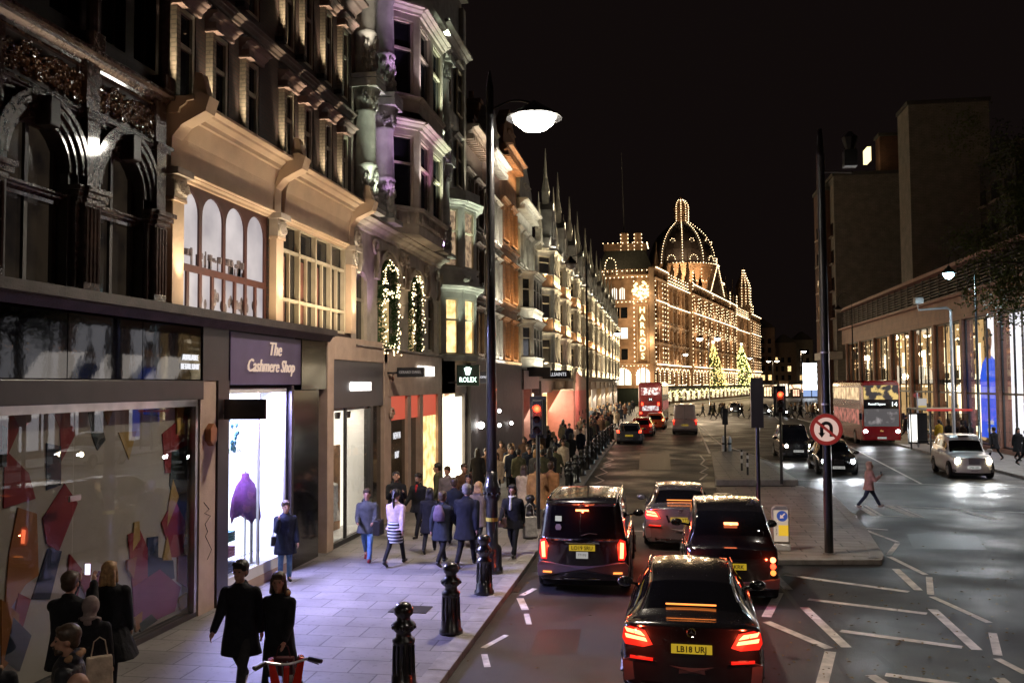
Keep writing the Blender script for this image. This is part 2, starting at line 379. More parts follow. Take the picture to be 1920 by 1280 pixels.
def win(parent, x0, x1, z0, z1, out=0, depth=.25, mf=None, mp=None, v=(), h=(), fw=.06, name='window'):
    """window part with a pane sub-part; v/h are fractions for glazing bars"""
    k = MB(); o1 = out-depth+.12; o0 = o1-.07
    k.fb(x0, x0+fw, o0, o1, z0, z1); k.fb(x1-fw, x1, o0, o1, z0, z1); k.fb(x0+fw, x1-fw, o0, o1, z0, z0+fw); k.fb(x0+fw, x1-fw, o0, o1, z1-fw, z1)
    for f in v: x = x0+(x1-x0)*f; k.fb(x-fw/2, x+fw/2, o0, o1-.01, z0+fw, z1-fw)
    for f in h: z = z0+(z1-z0)*f; k.fb(x0+fw, x1-fw, o0, o1-.02, z-fw/2, z+fw/2)
    fr = k.build(name, mf, parent)
    p = MB().fb(x0+.01, x1-.01, o0-.02, o0+.01, z0+.01, z1-.01).build('pane', mp, fr); KIDS.setdefault(fr, [])
    return fr
def arch_ring(mb, xm, zs_, r0, r1, o0, o1, n=14, rz=None, a0=0, a1=PI):
    """moulded half ring over an arch"""
    k = 1 if rz is None else rz
    for i in range(n):
        a = a0+(a1-a0)*i/n; b = a0+(a1-a0)*(i+1)/n
        P = [(xm-r*math.cos(t), zs_+k*r*math.sin(t)) for t, r in ((a, r0), (a, r1), (b, r1), (b, r0))]
        mb.prism(P, -o1, -o0, 'y')
    return mb
def carve(mb, x0, x1, z0, z1, o, n=60, s=.09, seed=1, t=.05):
    """carved foliage relief: curls and leaf lumps on a panel"""
    rr = random.Random(seed)
    for i in range(n):
        x = rr.uniform(x0+s, x1-s); z = rr.uniform(z0+s, z1-s); q = s*rr.uniform(.45, 1.1)
        if i % 3 == 0:
            pts = [(x+q*(1-k/9)*math.cos(k*.8+i), -o-t*.5, z+q*(1-k/9)*math.sin(k*.8+i)) for k in range(9)]; mb.tube(pts, t*.4, 5)
        else:
            mb.ball((x, -o, z), (q*.7, t, q*.32), 7, 4, Matrix.Rotation(rr.uniform(0, 3.1), 3, 'Y'))
    return mb
def cornice(mb, x0, x1, z, out=0, d=.35, h=.3, ends=.0):
    mb.profile([(out, z-h), (out+d*.25, z-h), (out+d*.3, z-h*.7), (out+d*.6, z-h*.45), (out+d*.65, z-h*.3), (out+d, z-h*.2), (out+d, z), (out, z+.03), (out-.1, z+.03), (out-.1, z-h)], x0-ends, x1+ends)
    return mb
m_dkglass = mat('dark_window_glass', (.012, .013, .015), rough=.06, spec=.8, var=0)
m_dimglass = emit('dim_window_glass', (.05, .036, .024), .25, False, (.012, .01, .01), scale=1.5)
for _m in (m_dimglass,): _m.node_tree.nodes['Principled BSDF'].inputs['Roughness'].default_value = .08
m_litwarm = emit('lit_window_warm', (1, .72, .33), 1.5, False, (.6, .36, .12), scale=2.5)
m_litwhite = emit('lit_window_white', (1, .88, .66), 1.6, False)
m_faience = brick('dark_faience', (.026, .013, .011), (.018, .010, .009), (.012, .008, .008), w=.6, h=.3, ms=.008, rough=.34, bump=.5, coat=.15)
m_faience2 = mat('faience_moulding', (.06, .036, .03), rough=.24, var=.35, scale=8, bump=.3, coat=.6)
m_gilt = mat('bronze_relief', (.075, .042, .024), rough=.2, metal=.0, var=.4, scale=15, coat=1)
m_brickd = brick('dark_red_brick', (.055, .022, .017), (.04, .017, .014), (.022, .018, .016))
m_cream = mat('cream_stucco', (.54, .39, .27), rough=.75, var=.12, scale=2, bump=.25, bscale=60)
m_stone = mat('pale_stone', (.40, .34, .28), rough=.75, var=.25, scale=2.2, bump=.5, bscale=22)
m_stone2 = mat('grey_stone', (.36, .34, .30), rough=.75, var=.25, scale=2.2, bump=.5, bscale=22)
m_wood = mat('red_painted_wood', (.055, .016, .011), rough=.45, var=.25, scale=6)
m_bfr = mat('cream_window_frame', (.42, .36, .26), rough=.5, var=.15)
m_darkfr = mat('dark_frame', (.05, .04, .035), rough=.4, var=.15)
m_blk = mat('black_gloss', (.008, .008, .01), rough=.12, spec=.6, var=0, coat=.5)
m_blkm = mat('black_satin', (.018, .017, .019), rough=.38, var=.2)
m_core = mat('building_core', (.03, .025, .022), rough=.8)
XL = -8.4
def left_building(name, label, u0, u1, top, cat='building', depth=9, base=5.3):
    t = thing(name, label, cat, (XL, 0, 0), PI/2); t.scale = (1/CY_, 1, 1)
    MB().fb(u0+.03, u1-.03, -depth, -.36, base, top-.2).build('unseen_core', m_core, t)  # unseen solid core behind the facade, added to stop light leaks
    return t
def floods(root_list, u, z, out, col, W, up=5, n=None): pass

# ================= B1 dark faience building with two arches
t = left_building('faience_building', 'dark glazed terracotta building with two tall arches and gilded relief panels, nearest on the left', 6.4, 15.15, 20)
bays = [(8.2, 9.6, 8.05, 10.15), (11.55, 12.75, 11.35, 13.25), (13.5, 14.62, 13.4, 15.0)]
ops = [(a, b, 5.48, 7.75, .62) for a, b, _, _ in bays]+[(a+dx, a+dx+.62, 9.35, 12.1) for a in (7.4, 9.2, 11.3, 13.3) for dx in (.15, 1.0)]+[(a+dx, a+dx+.62, 13.2, 15.6) for a in (7.4, 9.2, 11.3, 13.3) for dx in (.15, 1.0)]
wl_ = MB(); facade(wl_, 6.4, 15.15, 5.3, 20, ops, .3); wl_.build('wall', m_faience, t)
for a, b, _, _ in bays:
    fr = win(t, a, b, 5.48, 7.75, 0, .3, m_darkfr, m_dimglass, v=(.5,), h=(.55,), fw=.07)
    k = MB(); cornice(k, a-.02, b+.02, 6.82, -.16, .16, .16)
    for rr_, oo in ((.0, .03), (.09, .07), (.18, .11), (.27, .13)): arch_ring(k, (a+b)/2, 7.13, (b-a)/2+rr_, (b-a)/2+rr_+.075, -.03, oo, 16, .62/((b-a)/2))
    k.build('arch_moulding', m_faience2, t)
    k = MB(); k.fb((a+b)/2-.11, (a+b)/2+.11, 0, .24, 7.62, 8.02); k.build('keystone', m_faience, t, bevel=.02)
    k = MB(); carve(k, a-.3, a+.2, 7.5, 7.95, .02, 22, .09, 3); carve(k, b-.2, b+.3, 7.5, 7.95, .02, 22, .09, 4); k.build('spandrel_relief', m_gilt, t)
    k = MB(); k.fb(a-.32, b+.32, 0, .03, 8.12, 8.72)
    k.build('relief_panel', m_faience, t); k = MB(); carve(k, a-.28, b+.28, 8.14, 8.7, .045, 230, .075, 8, .05)
    for zz in (8.1, 8.72): k.fb(a-.34, b+.34, .02, .09, zz, zz+.035)
    k.build('relief_panel', m_gilt, t)
for (a0, a1, oo) in [(6.9, 7.25, .3), (9.85, 10.2, .3), (10.75, 11.0, .2), (11.05, 11.4, .3), (12.95, 13.3, .42), (14.75, 15.1, .42), (13.32, 13.42, .2), (12.84, 12.93, .2), (14.66, 14.74, .2)]:
    k = MB(); k.fb(a0, a1, 0, oo*.32, 5.5, 6.75)
    k.fb(a0+.04, a1-.04, 0, oo*.32, 6.95, 8.0)
    if a1-a0 > .2:
        n = 4; wv = (a1-a0)/n
        for i in range(n): k.tube([(a0+wv*(i+.5), -oo*.32, 5.6), (a0+wv*(i+.5), -oo*.32, 6.7)], wv*.36, 6)
    for i, zz in enumerate((6.74, 6.82, 6.9)): k.fb(a0-.03-.03*i, a1+.03+.03*i, 0, oo*.322+.05+.04*i, zz, zz+.07)
    for i, zz in enumerate((7.98, 8.04)): k.fb(a0-.03-.03*i, a1+.03+.03*i, 0, oo*.322+.04+.04*i, zz, zz+.06)
    k.fb(a0+.02, a1-.02, 0, oo*.28, 8.12, 8.82)
    k.build('pilaster', m_faience2, t)
k = MB(); cornice(k, 6.4, 15.15, 9.0, 0, .24, .26); k.cut(); cornice(k, 6.4, 15.15, 8.08, 0, .14, .12); k.build('cornice', m_faience2, t)
k = MB(); cornice(k, 6.4, 15.15, 12.9, 0, .4, .3); k.cut(); cornice(k, 6.4, 15.15, 16.6, 0, .5, .4); k.build('cornice', m_faience2, t)
for a in (7.4, 9.2, 11.3, 13.3):
    for dx in (.15, 1.0):
        for (z0, z1) in ((9.35, 12.1), (13.2, 15.6)):
            win(t, a+dx, a+dx+.62, z0, z1, 0, .3, m_darkfr, m_dkglass, h=(.6,))
        k = MB(); cornice(k, a+dx-.08, a+dx+.7, 11.2, 0, .16, .14); k.build('window_hood', m_faience2, t)
for a in (7.2, 9.05, 10.9, 13.05, 14.95):
    k = MB(); k.tube([(a, -.14, 9.1), (a, -.14, 12.6)], .09, 10); k.fb(a-.14, a+.14, 0, .26, 9.02, 9.25); k.fb(a-.14, a+.14, 0, .26, 12.5, 12.75); k.build('column', m_faience2, t)

# ================= B2 red brick building with cream cove frieze
t = left_building('brick_building', 'dark red brick building with cream coved frieze and arched red timber windows', 15.18, 24.45, 21)
W2 = [15.5, 16.75, 18.1, 19.95, 21.05, 22.35, 23.55]
ops = [(15.62, 19.3, 5.48, 7.72), (19.95, 23.95, 5.48, 7.72)]
ops += [(a, a+.72, z0, z0+h_) for a in W2 for z0, h_ in ((9.05, 1.75), (11.75, 1.9), (14.9, 1.7))]
wl_ = MB(); facade(wl_, 15.18, 24.45, 5.3, 21, ops, .13); wl_.build('wall', m_brickd, t)
# arched timber window band
k = MB(); aw = [(15.68+i*.905, 15.68+i*.905+.80) for i in range(4)]
facade(k, 15.62, 19.3, 5.48, 7.72, [(a, b, 6.28, 7.62, .4) for a, b in aw]+[(15.7+i*.45, 15.7+i*.45+.36, 5.52, 6.15) for i in range(8)], .04, -.04, False)
wf = k.build('arched_window', m_wood, t)
m_mirr = emit('display_backdrop', (.95, .86, .86), .55, True, (.42, .38, .42), scale=.9, thr=(.3, .75))
MB().fb(15.62, 19.3, -.125, -.115, 5.5, 7.7).build('pane', m_mirr, wf)
mdis = mat('display_silhouette', (.10, .08, .09), rough=.5, var=.5, scale=10); k = MB(); rr = random.Random(5)
for i in range(46):
    x = rr.uniform(15.75, 18.3); s = rr.uniform(.03, .13)
    k.fb(x, x+s, -.112, -.10, 6.3, 6.35+rr.uniform(.02, .28)) if i % 2 else k.tube([(x, .11, 6.45), (x+.01, .11, 6.46+s)], s*.6, 9)
for i in range(34):
    x = rr.uniform(15.75, 19.0); k.ball((x, .11, 5.6+rr.uniform(0, .25)), (.06, .01, .1), 8, 5)
k.build('window_display', mdis, wf)
# grid window
k = MB(); gx = [19.95, 20.95, 21.95, 22.95, 23.95]; gz = [5.48, 6.02, 7.12, 7.72]
for x in gx: k.fb(x-.04, x+.04, -.10, .02, 5.48, 7.72)
for z in gz: k.fb(19.95, 23.95, -.09, .01, z-.035, z+.035)
for i in range(4):
    k.fb(gx[i]+.47, gx[i]+.52, -.08, -.01, 5.5, 7.1)
wf = k.build('grid_window', m_bfr, t)
MB().fb(19.95, 23.95, -.125, -.11, 5.48, 7.72).build('pane', m_dimglass, wf)
k = MB()
for i, x in enumerate((20.1, 21.2, 22.1, 23.0)): k.fb(x, x+.28, -.108, -.10, 5.55, 7.0).cut()
k.build('curtain', mat('faded_red_curtain', (.16, .06, .04), rough=.8, var=.3), wf)
# cove + cornices
k = MB()
for a, b in ((15.35, 19.52), (19.98, 24.3)):
    k.profile([(.06, 7.82), (.07, 8.05), (.11, 8.4), (.2, 8.73), (0, 8.73), (0, 7.82)], a, b)
k.build('coved_frieze', m_cream, t)
k = MB(); cornice(k, 15.2, 24.4, 9.0, .17, .36, .26); k.build('cornice', m_cream, t)
k = MB(); cornice(k, 15.3, 24.3, 7.84, 0, .16, .13); k.build('architrave', m_cream, t)
for a in (15.34, 19.46, 24.15):
    k = MB(); k.fb(a-.1, a+.26, 0, .16, 5.48, 7.25); k.fb(a-.13, a+.29, 0, .2, 7.25, 7.31); k.build('pilaster', m_cream, t)
    k = MB(); carve(k, a-.16, a+.32, 7.3, 7.72, .18, 26, .12, int(a), .09); k.fb(a-.12, a+.28, 0, .2, 7.32, 7.7); k.fb(a-.18, a+.34, 0, .3, 7.68, 7.8); k.build('capital', m_stone, t)
    k = MB(); k.profile([(0, 7.85), (.1, 7.85), (.12, 8.35), (.3, 8.55), (.72, 8.75), (.8, 9.0), (.62, 9.1), (.3, 9.02), (0, 9.02)], a-.08, a+.24)
    k.profile([(.45, 9.1), (.72, 9.05), (.62, 9.42), (.5, 9.45)], a-.02, a+.18); k.build('bracket', m_cream, t)
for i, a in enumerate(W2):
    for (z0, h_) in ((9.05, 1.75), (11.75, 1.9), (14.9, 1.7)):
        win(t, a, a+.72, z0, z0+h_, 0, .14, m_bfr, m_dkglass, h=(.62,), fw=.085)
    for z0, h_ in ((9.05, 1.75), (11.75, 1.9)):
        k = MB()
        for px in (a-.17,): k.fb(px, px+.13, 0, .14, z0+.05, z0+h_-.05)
        k.build('brick_pilaster', brick('floodlit_tone_brick', (.34, .27, .2), (.28, .22, .17), (.2, .17, .13), h=.08, w=.2), t)  # pilaster brick coloured paler than the wall, floodlight put into the colour
        k = MB(); cornice(k, a-.22, a+.82, z0+h_+.26, 0, .26, .24)
        for px in (a-.2,): k.fb(px, px+.2, 0, .22, z0+h_-.08, z0+h_+.04); k.fb(px-.03, px+.23, 0, .26, z0+h_-.14, z0+h_-.1)
        k.build('window_hood', mat('hood_stone', (.2, .13, .11), rough=.7, var=.25), t)
        k = MB(); k.fb(a-.38, a-.2, .0, .2, z0-.12, z0+.0); k.build('flood_fixture', m_blkm, t)
k = MB(); cornice(k, 15.18, 24.45, 11.45, 0, .2, .16); k.cut(); cornice(k, 15.18, 24.45, 14.5, 0, .5, .4); k.cut(); cornice(k, 15.18, 24.45, 17.6, 0, .4, .3); k.build('string_course', mat('brown_course', (.12, .085, .07), rough=.6, var=.3), t)

# ================= B3 ornate white stone building with purple floodlights
t = left_building('stone_building', 'ornate pale stone building with columns, balustrade and purple floodlit bays', 24.48, 33.9, 19)
ops = [(24.9, 25.8, 5.3, 7.3, .3), (26.75, 28.55, 5.1, 7.95, .75), (30.0, 31.4, 5.1, 7.85, .6), (32.6, 33.4, 5.3, 7.3, .3)]
ops += [(a, a+.85, z0, z0+h_) for a in (25.3,) for z0, h_ in ((9.5, 2.0), (12.7, 2.0))]
wl_ = MB(); facade(wl_, 24.48, 33.9, 5.0, 17.5, ops, .2); wl_.build('wall', m_stone, t)
for a, b, c, d in ((24.9, 25.8, 5.3, 7.3), (32.6, 33.4, 5.3, 7.3), (25.3, 26.15, 9.5, 11.5), (25.3, 26.15, 12.7, 14.7)):
    win(t, a, b, c, d, 0, .2, m_bfr, m_dkglass, h=(.6,), fw=.08)
for a, b in ((26.75, 28.55), (30.0, 31.4)):
    f_ = win(t, a, b, 5.1, 7.95, 0, .2, m_stone, m_dimglass, h=(.62,), fw=.1)
    MB().fb(a+.45, b-.4, -.11, -.09, 5.15, 6.7).build('blind', emit('lit_blind', (.75, .52, .22), .55, False), f_)
    k = MB(); arch_ring(k, (a+b)/2, 7.2, (b-a)/2+.03, (b-a)/2+.22, 0, .1, 16, .8); arch_ring(k, (a+b)/2, 7.2, (b-a)/2+.28, (b-a)/2+.36, 0, .16, 16, .8); k.build('arch_moulding', m_stone, t)
k = MB()
for x, z in ((26.35, 8.1), (29.1, 8.1), (29.6, 8.1), (32.1, 8.1), (24.8, 8.1), (33.6, 8.1)):
    pts = [(x+.27*(1-j/16)*math.cos(j*.7), -.08, z+.27*(1-j/16)*math.sin(j*.7)) for j in range(16)]; k.tube(pts, .045, 6)
    k.tube([(x+.2, -.1, z-.1), (x+.12, -.14, z-.6), (x, -.1, z-.9)], .06, 6); k.cut()
k.build('scroll_carving', m_stone, t)
k = MB(); cornice(k, 24.48, 33.9, 8.75, 0, .5, .3); k.cut(); cornice(k, 24.48, 33.9, 5.2, 0, .2, .15); k.build('cornice', m_stone, t)
# columns
for x in (24.85, 26.55, 32.5, 33.6):
    k = MB(); k.smooth = True
    for z0, zt in ((8.8, 12.35), (12.5, 16.2)):
        k.lathe([(.34, z0+.1), (.34, z0+.2), (.3, z0+.25), (.3, z0+1.25), (.34, z0+1.3), (.29, z0+1.4), (.26, zt-.75), (.3, zt-.72), (.26, zt-.66), (.3, zt-.4), (.42, zt-.1)], (x, -.28, 0), 16)
    k.smooth = False
    for z0, zt in ((8.8, 12.35), (12.5, 16.2)): k.fb(x-.42, x+.42, 0, .72, z0, z0+.12); k.fb(x-.42, x+.42, 0, .72, zt-.1, zt+.12)
    k.build('column', m_stone2, t)
    k = MB()
    for z0, zt in ((8.8, 12.35), (12.5, 16.2)):
        rr = random.Random(int(x*9))
        for i in range(92):
            if i == 46: k.cut()
            a = rr.uniform(PI, 2*PI); zz = rr.uniform(z0+.3, z0+1.2) if i < 46 else rr.uniform(zt-.6, zt-.12); k.ball((x+.31*math.cos(a), -.28+.31*math.sin(a), zz), (.06, .05, .1), 6, 4)
        k.cut()
    k.build('column_carving', m_stone2, t)
# canted bay with two storeys
bay = [(26.95, .02), (27.95, .95), (31.0, .95), (32.0, .02)]
def bayfloor(t, bay, z0, z1, mwall, mf, mp, sill=.5, head=.45, pil=True):
    for i in range(len(bay)-1):
        (xa, oa), (xb, ob) = bay[i], bay[i+1]; L = math.hypot(xb-xa, ob-oa); ang = math.atan2(-(ob-oa), xb-xa)
        r = bpy.data.objects.new('bay_side', None); T = Matrix.Translation((xa, -oa, 0)) @ Matrix.Rotation(ang, 4, 'Z')
        bpy.data.objects.remove(r)
        n = max(1, int(round(L/1.25))); wv = L/n; ops = [(j*wv+.2, (j+1)*wv-.2, z0+sill, z1-head) for j in range(n)]
        k = MB(); k.T = T; facade(k, 0, L, z0, z1, ops, .12, 0, False)
        cornice(k, -.05, L+.05, z1, 0, .3, .25); k.cut(); cornice(k, 0, L, z0+sill, 0, .12, .12)
        k.build('bay_wall', mwall, t)
        for o in ops:
            f = MB(); f.T = T; a, b, c, d = o
            for q in ((a, a+.07, c, d), (b-.07, b, c, d), (a, b, c, c+.07), (a, b, d-.07, d), (a, b, c+(d-c)*.6, c+(d-c)*.6+.07)): f.fb(q[0], q[1], -.09, -.02, q[2], q[3])
            fr = f.build('window', mf, t); p = MB(); p.T = T; p.fb(a, b, -.12, -.10, c, d).build('pane', mp, fr)
for z0, z1 in ((9.0, 12.2), (12.5, 15.8)): bayfloor(t, bay, z0, z1, m_stone, m_bfr, m_dkglass)
k = MB(); k.prism([(26.95, 0), (27.95, -.95), (31.0, -.95), (32.0, 0)], 8.72, 9.02, 'z'); k.prism([(26.9, 0), (27.9, -1.1), (31.05, -1.1), (32.1, 0)], 9.4, 9.52, 'z')
for i in range(24):
    x = 26.7+i*.24; o_ = .95 if 27.9 < x < 31.1 else (.95*(x-26.95) if x <= 27.9 else .95*(32-x)); o_ = max(.15, o_)
    k.lathe([(.05, 0), (.08, .1), (.05, .25), (.04, .38)], (x, -o_-.02, 9.02), 8)
k.build('balustrade', m_stone, t)
k = MB(); k.prism([(24.48, 17.4), (33.9, 17.4), (33.9, 17.8), (32.6, 18.4), (31.6, 20.2), (29.4, 21.6), (27, 20.2), (26, 18.4), (24.48, 17.8)], -.35, 0, 'y'); k.cut(); cornice(k, 24.48, 33.9, 17.3, 0, .6, .4); k.cut(); cornice(k, 24.48, 33.9, 16.5, 0, .3, .3)
k.build('gable', m_stone2, t)
# garlands of fir with lights
mfir = mat('fir_green', (.035, .085, .025), rough=.8, var=.5, scale=12); mfairy = emit('fairy_light', (1, .78, .42), 5, False)
def garland(label, pts, r=.16, n=700, nl=90, seed=1):
    rr = random.Random(seed); k = MB(); L = MB(); segs = [(Vector(a), Vector(b)) for a, b in zip(pts[:-1], pts[1:])]; tot = sum((b-a).length for a, b in segs)
    def pick():
        t_ = rr.random()*tot
        for a, b in segs:
            l = (b-a).length
            if t_ <= l: return a+(b-a)*(t_/l)
            t_ -= l
        return segs[-1][1]
    for i in range(n):
        p = pick()+Vector((rr.gauss(0, r*.5), rr.gauss(0, r*.4), rr.gauss(0, r*.5))); d = Vector((rr.gauss(0, 1), rr.gauss(0, 1), rr.gauss(0, 1))).normalized()*.13; e = d.orthogonal().normalized()*.026
        k.add([p-e, p+e, p+d], [(0, 1, 2)]); k.add([p-e.cross(d).normalized()*.018, p+e.cross(d).normalized()*.018, p+d], [(0, 1, 2)])
    for i in range(nl):
        p = pick()+Vector((rr.gauss(0, r*.5), -abs(rr.gauss(0, r*.35))-.1, rr.gauss(0, r*.5))); L.ball(p, .019, 5, 4)
    o = thing('garland', label, 'garland', (XL, 0, 0), PI/2, group='fairy light garlands in the arches'); o.scale = (1/CY_, 1, 1)
    k.build('foliage', mfir, o); L.build('string_light', mfairy, o); return o
def archpts(a, b, z0, zs_, rise, y=-.02):
    m = (a+b)/2; w_ = (b-a)/2
    return [(a, y, z0)]+[(m-w_*math.cos(PI*k/10), y, zs_+rise*math.sin(PI*k/10)) for k in range(11)]+[(b, y, z0)]
garland('thick lit fir garland round the wide arched window above the grey shopfront', archpts(26.95, 28.4, 5.2, 7.2, .6)+[(26.95, -.02, 5.2)], .17, 1500, 150, 1)
garland('second lit fir garland in the narrower arch right of the wide one', archpts(30.15, 31.3, 5.2, 7.2, .5), .13, 900, 90, 2)
garland('cross garland along the transom of the wide arched window', [(26.95, -.02, 6.9), (28.4, -.02, 6.9)], .12, 350, 30, 3)

# ================= B4 slim white building with bow window
t = left_building('bow_fronted_building', 'slim greenish white building with bow window lit yellow on the first floor', 33.95, 38.2, 21, base=5)
wl_ = MB(); facade(wl_, 33.95, 38.2, 4.9, 20.5, [], .3); wl_.build('wall', m_stone2, t)
bw = [(34.2, .05), (34.9, .75), (36.1, 1.05), (37.3, .75), (38.0, .05)]
bayfloor(t, bw, 5.0, 7.9, m_stone2, m_bfr, m_litwarm, .25, .5); bayfloor(t, bw, 8.3, 11.2, m_stone2, m_bfr, emit('curtained_window', (.72, .5, .3), .5, False, (.25, .16, .1), 6), .3, .35)
k = MB(); k.prism([(a, -o-.1) for a, o in bw], 7.85, 8.32, 'z'); k.cut(); k.prism([(a, -o-.15) for a, o in bw], 11.15, 11.6, 'z'); k.cut(); carve(k, 34.4, 37.9, 7.9, 8.3, .95, 50, .14, 9, .1); k.build('bow_cornice', m_stone2, t)
for z0 in (12.2, 15.2):
    for a in (34.6, 36.7): win(t, a, a+.9, z0, z0+1.9, .3, .25, m_bfr, m_dkglass, h=(.6,)); k = MB(); cornice(k, a-.15, a+1.05, z0+2.2, 0, .25, .22); k.build('window_hood', m_stone2, t)
k = MB(); k.prism([(33.95, 20.4), (38.2, 20.4), (37.4, 21.4), (36.9, 22.7), (36.1, 23.4), (35.2, 22.7), (34.7, 21.4)], -.3, .3, 'y'); k.cut(); cornice(k, 33.95, 38.2, 18, 0, .5, .4); k.fb(37.7, 38.15, 0, .2, 5, 20); k.build('gable', m_stone2, t)
# ================= further buildings of the left side
def plain_house(name, label, u0, u1, top, mw, mt, nb=2, z0=5.0, pane=None, cat='building', wh=1.9, fh=2.9, bay=False, gable=0, lit=()):
    t = left_building(name, label, u0, u1, top, cat, base=z0)
    fl = []; z = z0+.5
    while z+wh < top-.6: fl.append(z); z += fh
    L = u1-u0; wv = L/nb; ops = []
    for j in range(nb):
        for z in fl: ops.append((u0+j*wv+wv*.24, u0+(j+1)*wv-wv*.24, z, z+wh, .35 if (j+len(fl)) % 2 else 0))
    k = MB(); facade(k, u0, u1, z0, top, ops, .14); k.build('wall', mw, t)
    if bay:
        b_ = [(u0+.5, .05), (u0+1.2, .8), (u1-1.2, .8), (u1-.5, .05)]
        for z in fl[:-1]: bayfloor(t, b_, z-.4, z+fh-.5, mw, mt, pane or m_dkglass, .6, .4)
    n = 0
    for o in ops:
        n += 1
        if not bay: win(t, o[0], o[1], o[2], o[3], 0, .14, mt, (m_litwarm if n in lit else (pane or m_dkglass)), v=(.5,) if wv > 2 else (), h=(.62,), fw=.08)
        if n % len(fl) != 0 or True:
            k = MB()
            for a in (o[0]-.22, o[1]+.06): k.fb(a, a+.16, 0, .16, o[2], o[3])
            cornice(k, o[0]-.3, o[1]+.3, o[3]+.28, 0, .24, .22); k.fb(o[0]-.15, o[1]+.15, 0, .15, o[2]-.12, o[2])
            k.build('window_surround', mt, t)
    k = MB()
    for z in fl[1:]: cornice(k, u0, u1, z-.35, 0, .22, .2); k.cut()
    cornice(k, u0, u1, top-.2, 0, .7, .5)
    for i in range(int(L/.35)): k.fb(u0+i*.35, u0+i*.35+.15, 0, .5, top-.85, top-.62)
    k.build('cornice', mt, t)
    if gable:
        k = MB(); m = (u0+u1)/2; k.prism([(u0+.4, top), (u1-.4, top), (u1-.9, top+gable*.45), (m+.6, top+gable*.8), (m, top+gable), (m-.6, top+gable*.8), (u0+.9, top+gable*.45)], -.1, .5, 'y'); cornice(k, m-.9, m+.9, top+gable*.45, .1, .2, .2)
        k.build('gable', mt, t)
    k = MB()
    for a in (u0+.5, u1-1.1): k.fb(a, a+.6, -2.2, -1.2, top-.2, top+2.2); k.fb(a-.1, a+.7, -2.3, -1.1, top+2.2, top+2.4); k.cyl((a+.3, 1.7, top+2.4), .14, .5, 8)
    k.build('chimney', mw, t)
    return t
m_or = brick('orange_brick', (.34, .16, .075), (.26, .12, .06), (.2, .13, .09), ms=.012)
plain_house('dark_brick_house', 'narrow dark brick house between the bow fronted building and the warm lit one', 38.25, 42.6, 15.4, m_brickd, mat('brown_course', (.12, .085, .07)), 2, bay=False, lit=(1, 4))
plain_house('ornate_brick_house', 'tall house with pale window surrounds behind the street lamp pole', 42.65, 47.2, 15.6, brick('plum_brick', (.2, .1, .075), (.15, .08, .06), (.1, .08, .07)), m_stone2, 3, gable=2.5, lit=(2,))
plain_house('orange_brick_house', 'tall floodlit orange brick house with round headed windows', 47.25, 52.6, 17.0, m_or, m_or, 2, fh=3.2, gable=2.4)
plain_house('pale_dormered_house', 'pale stone house with tall chimneys beside the orange brick house', 52.65, 59.0, 15.2, m_stone2, m_stone2, 3, bay=True, gable=2.6)
# spired terrace: one house built, then copied
m_apron = mat('orange_lit_apron', (.55, .27, .12), rough=.7, var=.25, scale=3)  # orange floodlighting of the aprons is put into this terracotta colour
m_spire = mat('lead_spire', (.42, .38, .30), rough=.5, var=.2, scale=5)
UW = 16.5; N0 = 59.05
t0 = thing('gabled_house', 'nearest pale gabled house of the spired terrace, beside the dormered house', 'building', (XL, N0, 0), PI/2, 'houses of the spired terrace')
MB().fb(.03, UW-.03, -9, -.36, 4.2, 13.0).build('unseen_core', m_core, t0)
fls = [(4.7, 7.6), (7.7, 10.6), (10.7, 13.2)]
flat = [(.3+i*1.2+.25, .3+i*1.2+.95) for i in (0,)]+[(7.9, 8.6), (15.6, 16.2)]
ops = [(a, b, z+.8, zz-.5) for a, b in flat for z, zz in fls]
k = MB(); facade(k, 0, UW, 4.3, 13.4, ops, .14); k.build('wall', m_stone2, t0)
for o in ops: win(t0, *o, 0, .14, m_bfr, m_dkglass, h=(.6,))
for b0 in (1.6, 9.3):
    bb = [(b0, .05), (b0+1.2, 1.0), (b0+4.6, 1.0), (b0+5.8, .05)]
    for z, zz in fls: bayfloor(t0, bb, z, zz, m_stone2, m_bfr, m_dimglass if b0 < 5 else m_dkglass, .85, .45)
    k = MB()
    for z, zz in fls[1:]: k.prism([(a, -o*1.06-.03) for a, o in bb], z-.05, z+.8, 'z')
    k.build('apron', m_apron, t0)
    k = MB()
    for a, o in bb[1:3]+[(b0+2.9, 1.0)]:
        k.lathe([(.13, 4.8), (.1, 5), (.1, 12.9), (.17, 13.1)], (a, -o-.03, 0), 8)
    k.build('column', m_stone2, t0)
    k = MB(); m = b0+2.9; k.prism([(b0-.1, 13.2), (b0+5.9, 13.2), (b0+5.3, 14.0), (b0+4.6, 14.2), (m+.9, 16.2), (m, 16.9), (m-.9, 16.2), (b0+1.2, 14.2), (b0+.5, 14.0)], -.9, .2, 'y')
    k.prism([(a, -o*1.15-.1) for a, o in bb], 13.15, 13.45, 'z'); k.fb(m-.5, m+.5, .9, 1.02, 14.2, 15.4)
    k.build('gable', m_stone2, t0)
for x, h_, r_ in ((4.5, 2.8, .3), (8.35, 4.1, .42), (12.2, 2.9, .3), (1.0, 2.2, .26), (15.9, 3.4, .34)):
    b_ = 16.6 if x in (4.5, 12.2) else 13.4
    k = MB(); k.fb(x-r_*.8, x+r_*.8, .1, .1+r_*1.6, b_-.4, b_+1.0); k.lathe([(r_*1.1, b_+1.0), (r_*.5, b_+1+h_*.35), (.04, b_+1.0+h_), (.02, b_+1.3+h_)], (x, -.1-r_*.8, 0), 6); k.build('spire', m_spire, t0)
k = MB(); cornice(k, 0, UW, 13.5, 0, .6, .4); k.cut(); cornice(k, 0, UW, 4.75, 0, .7, .4); k.build('cornice', m_stone2, t0)
k = MB()
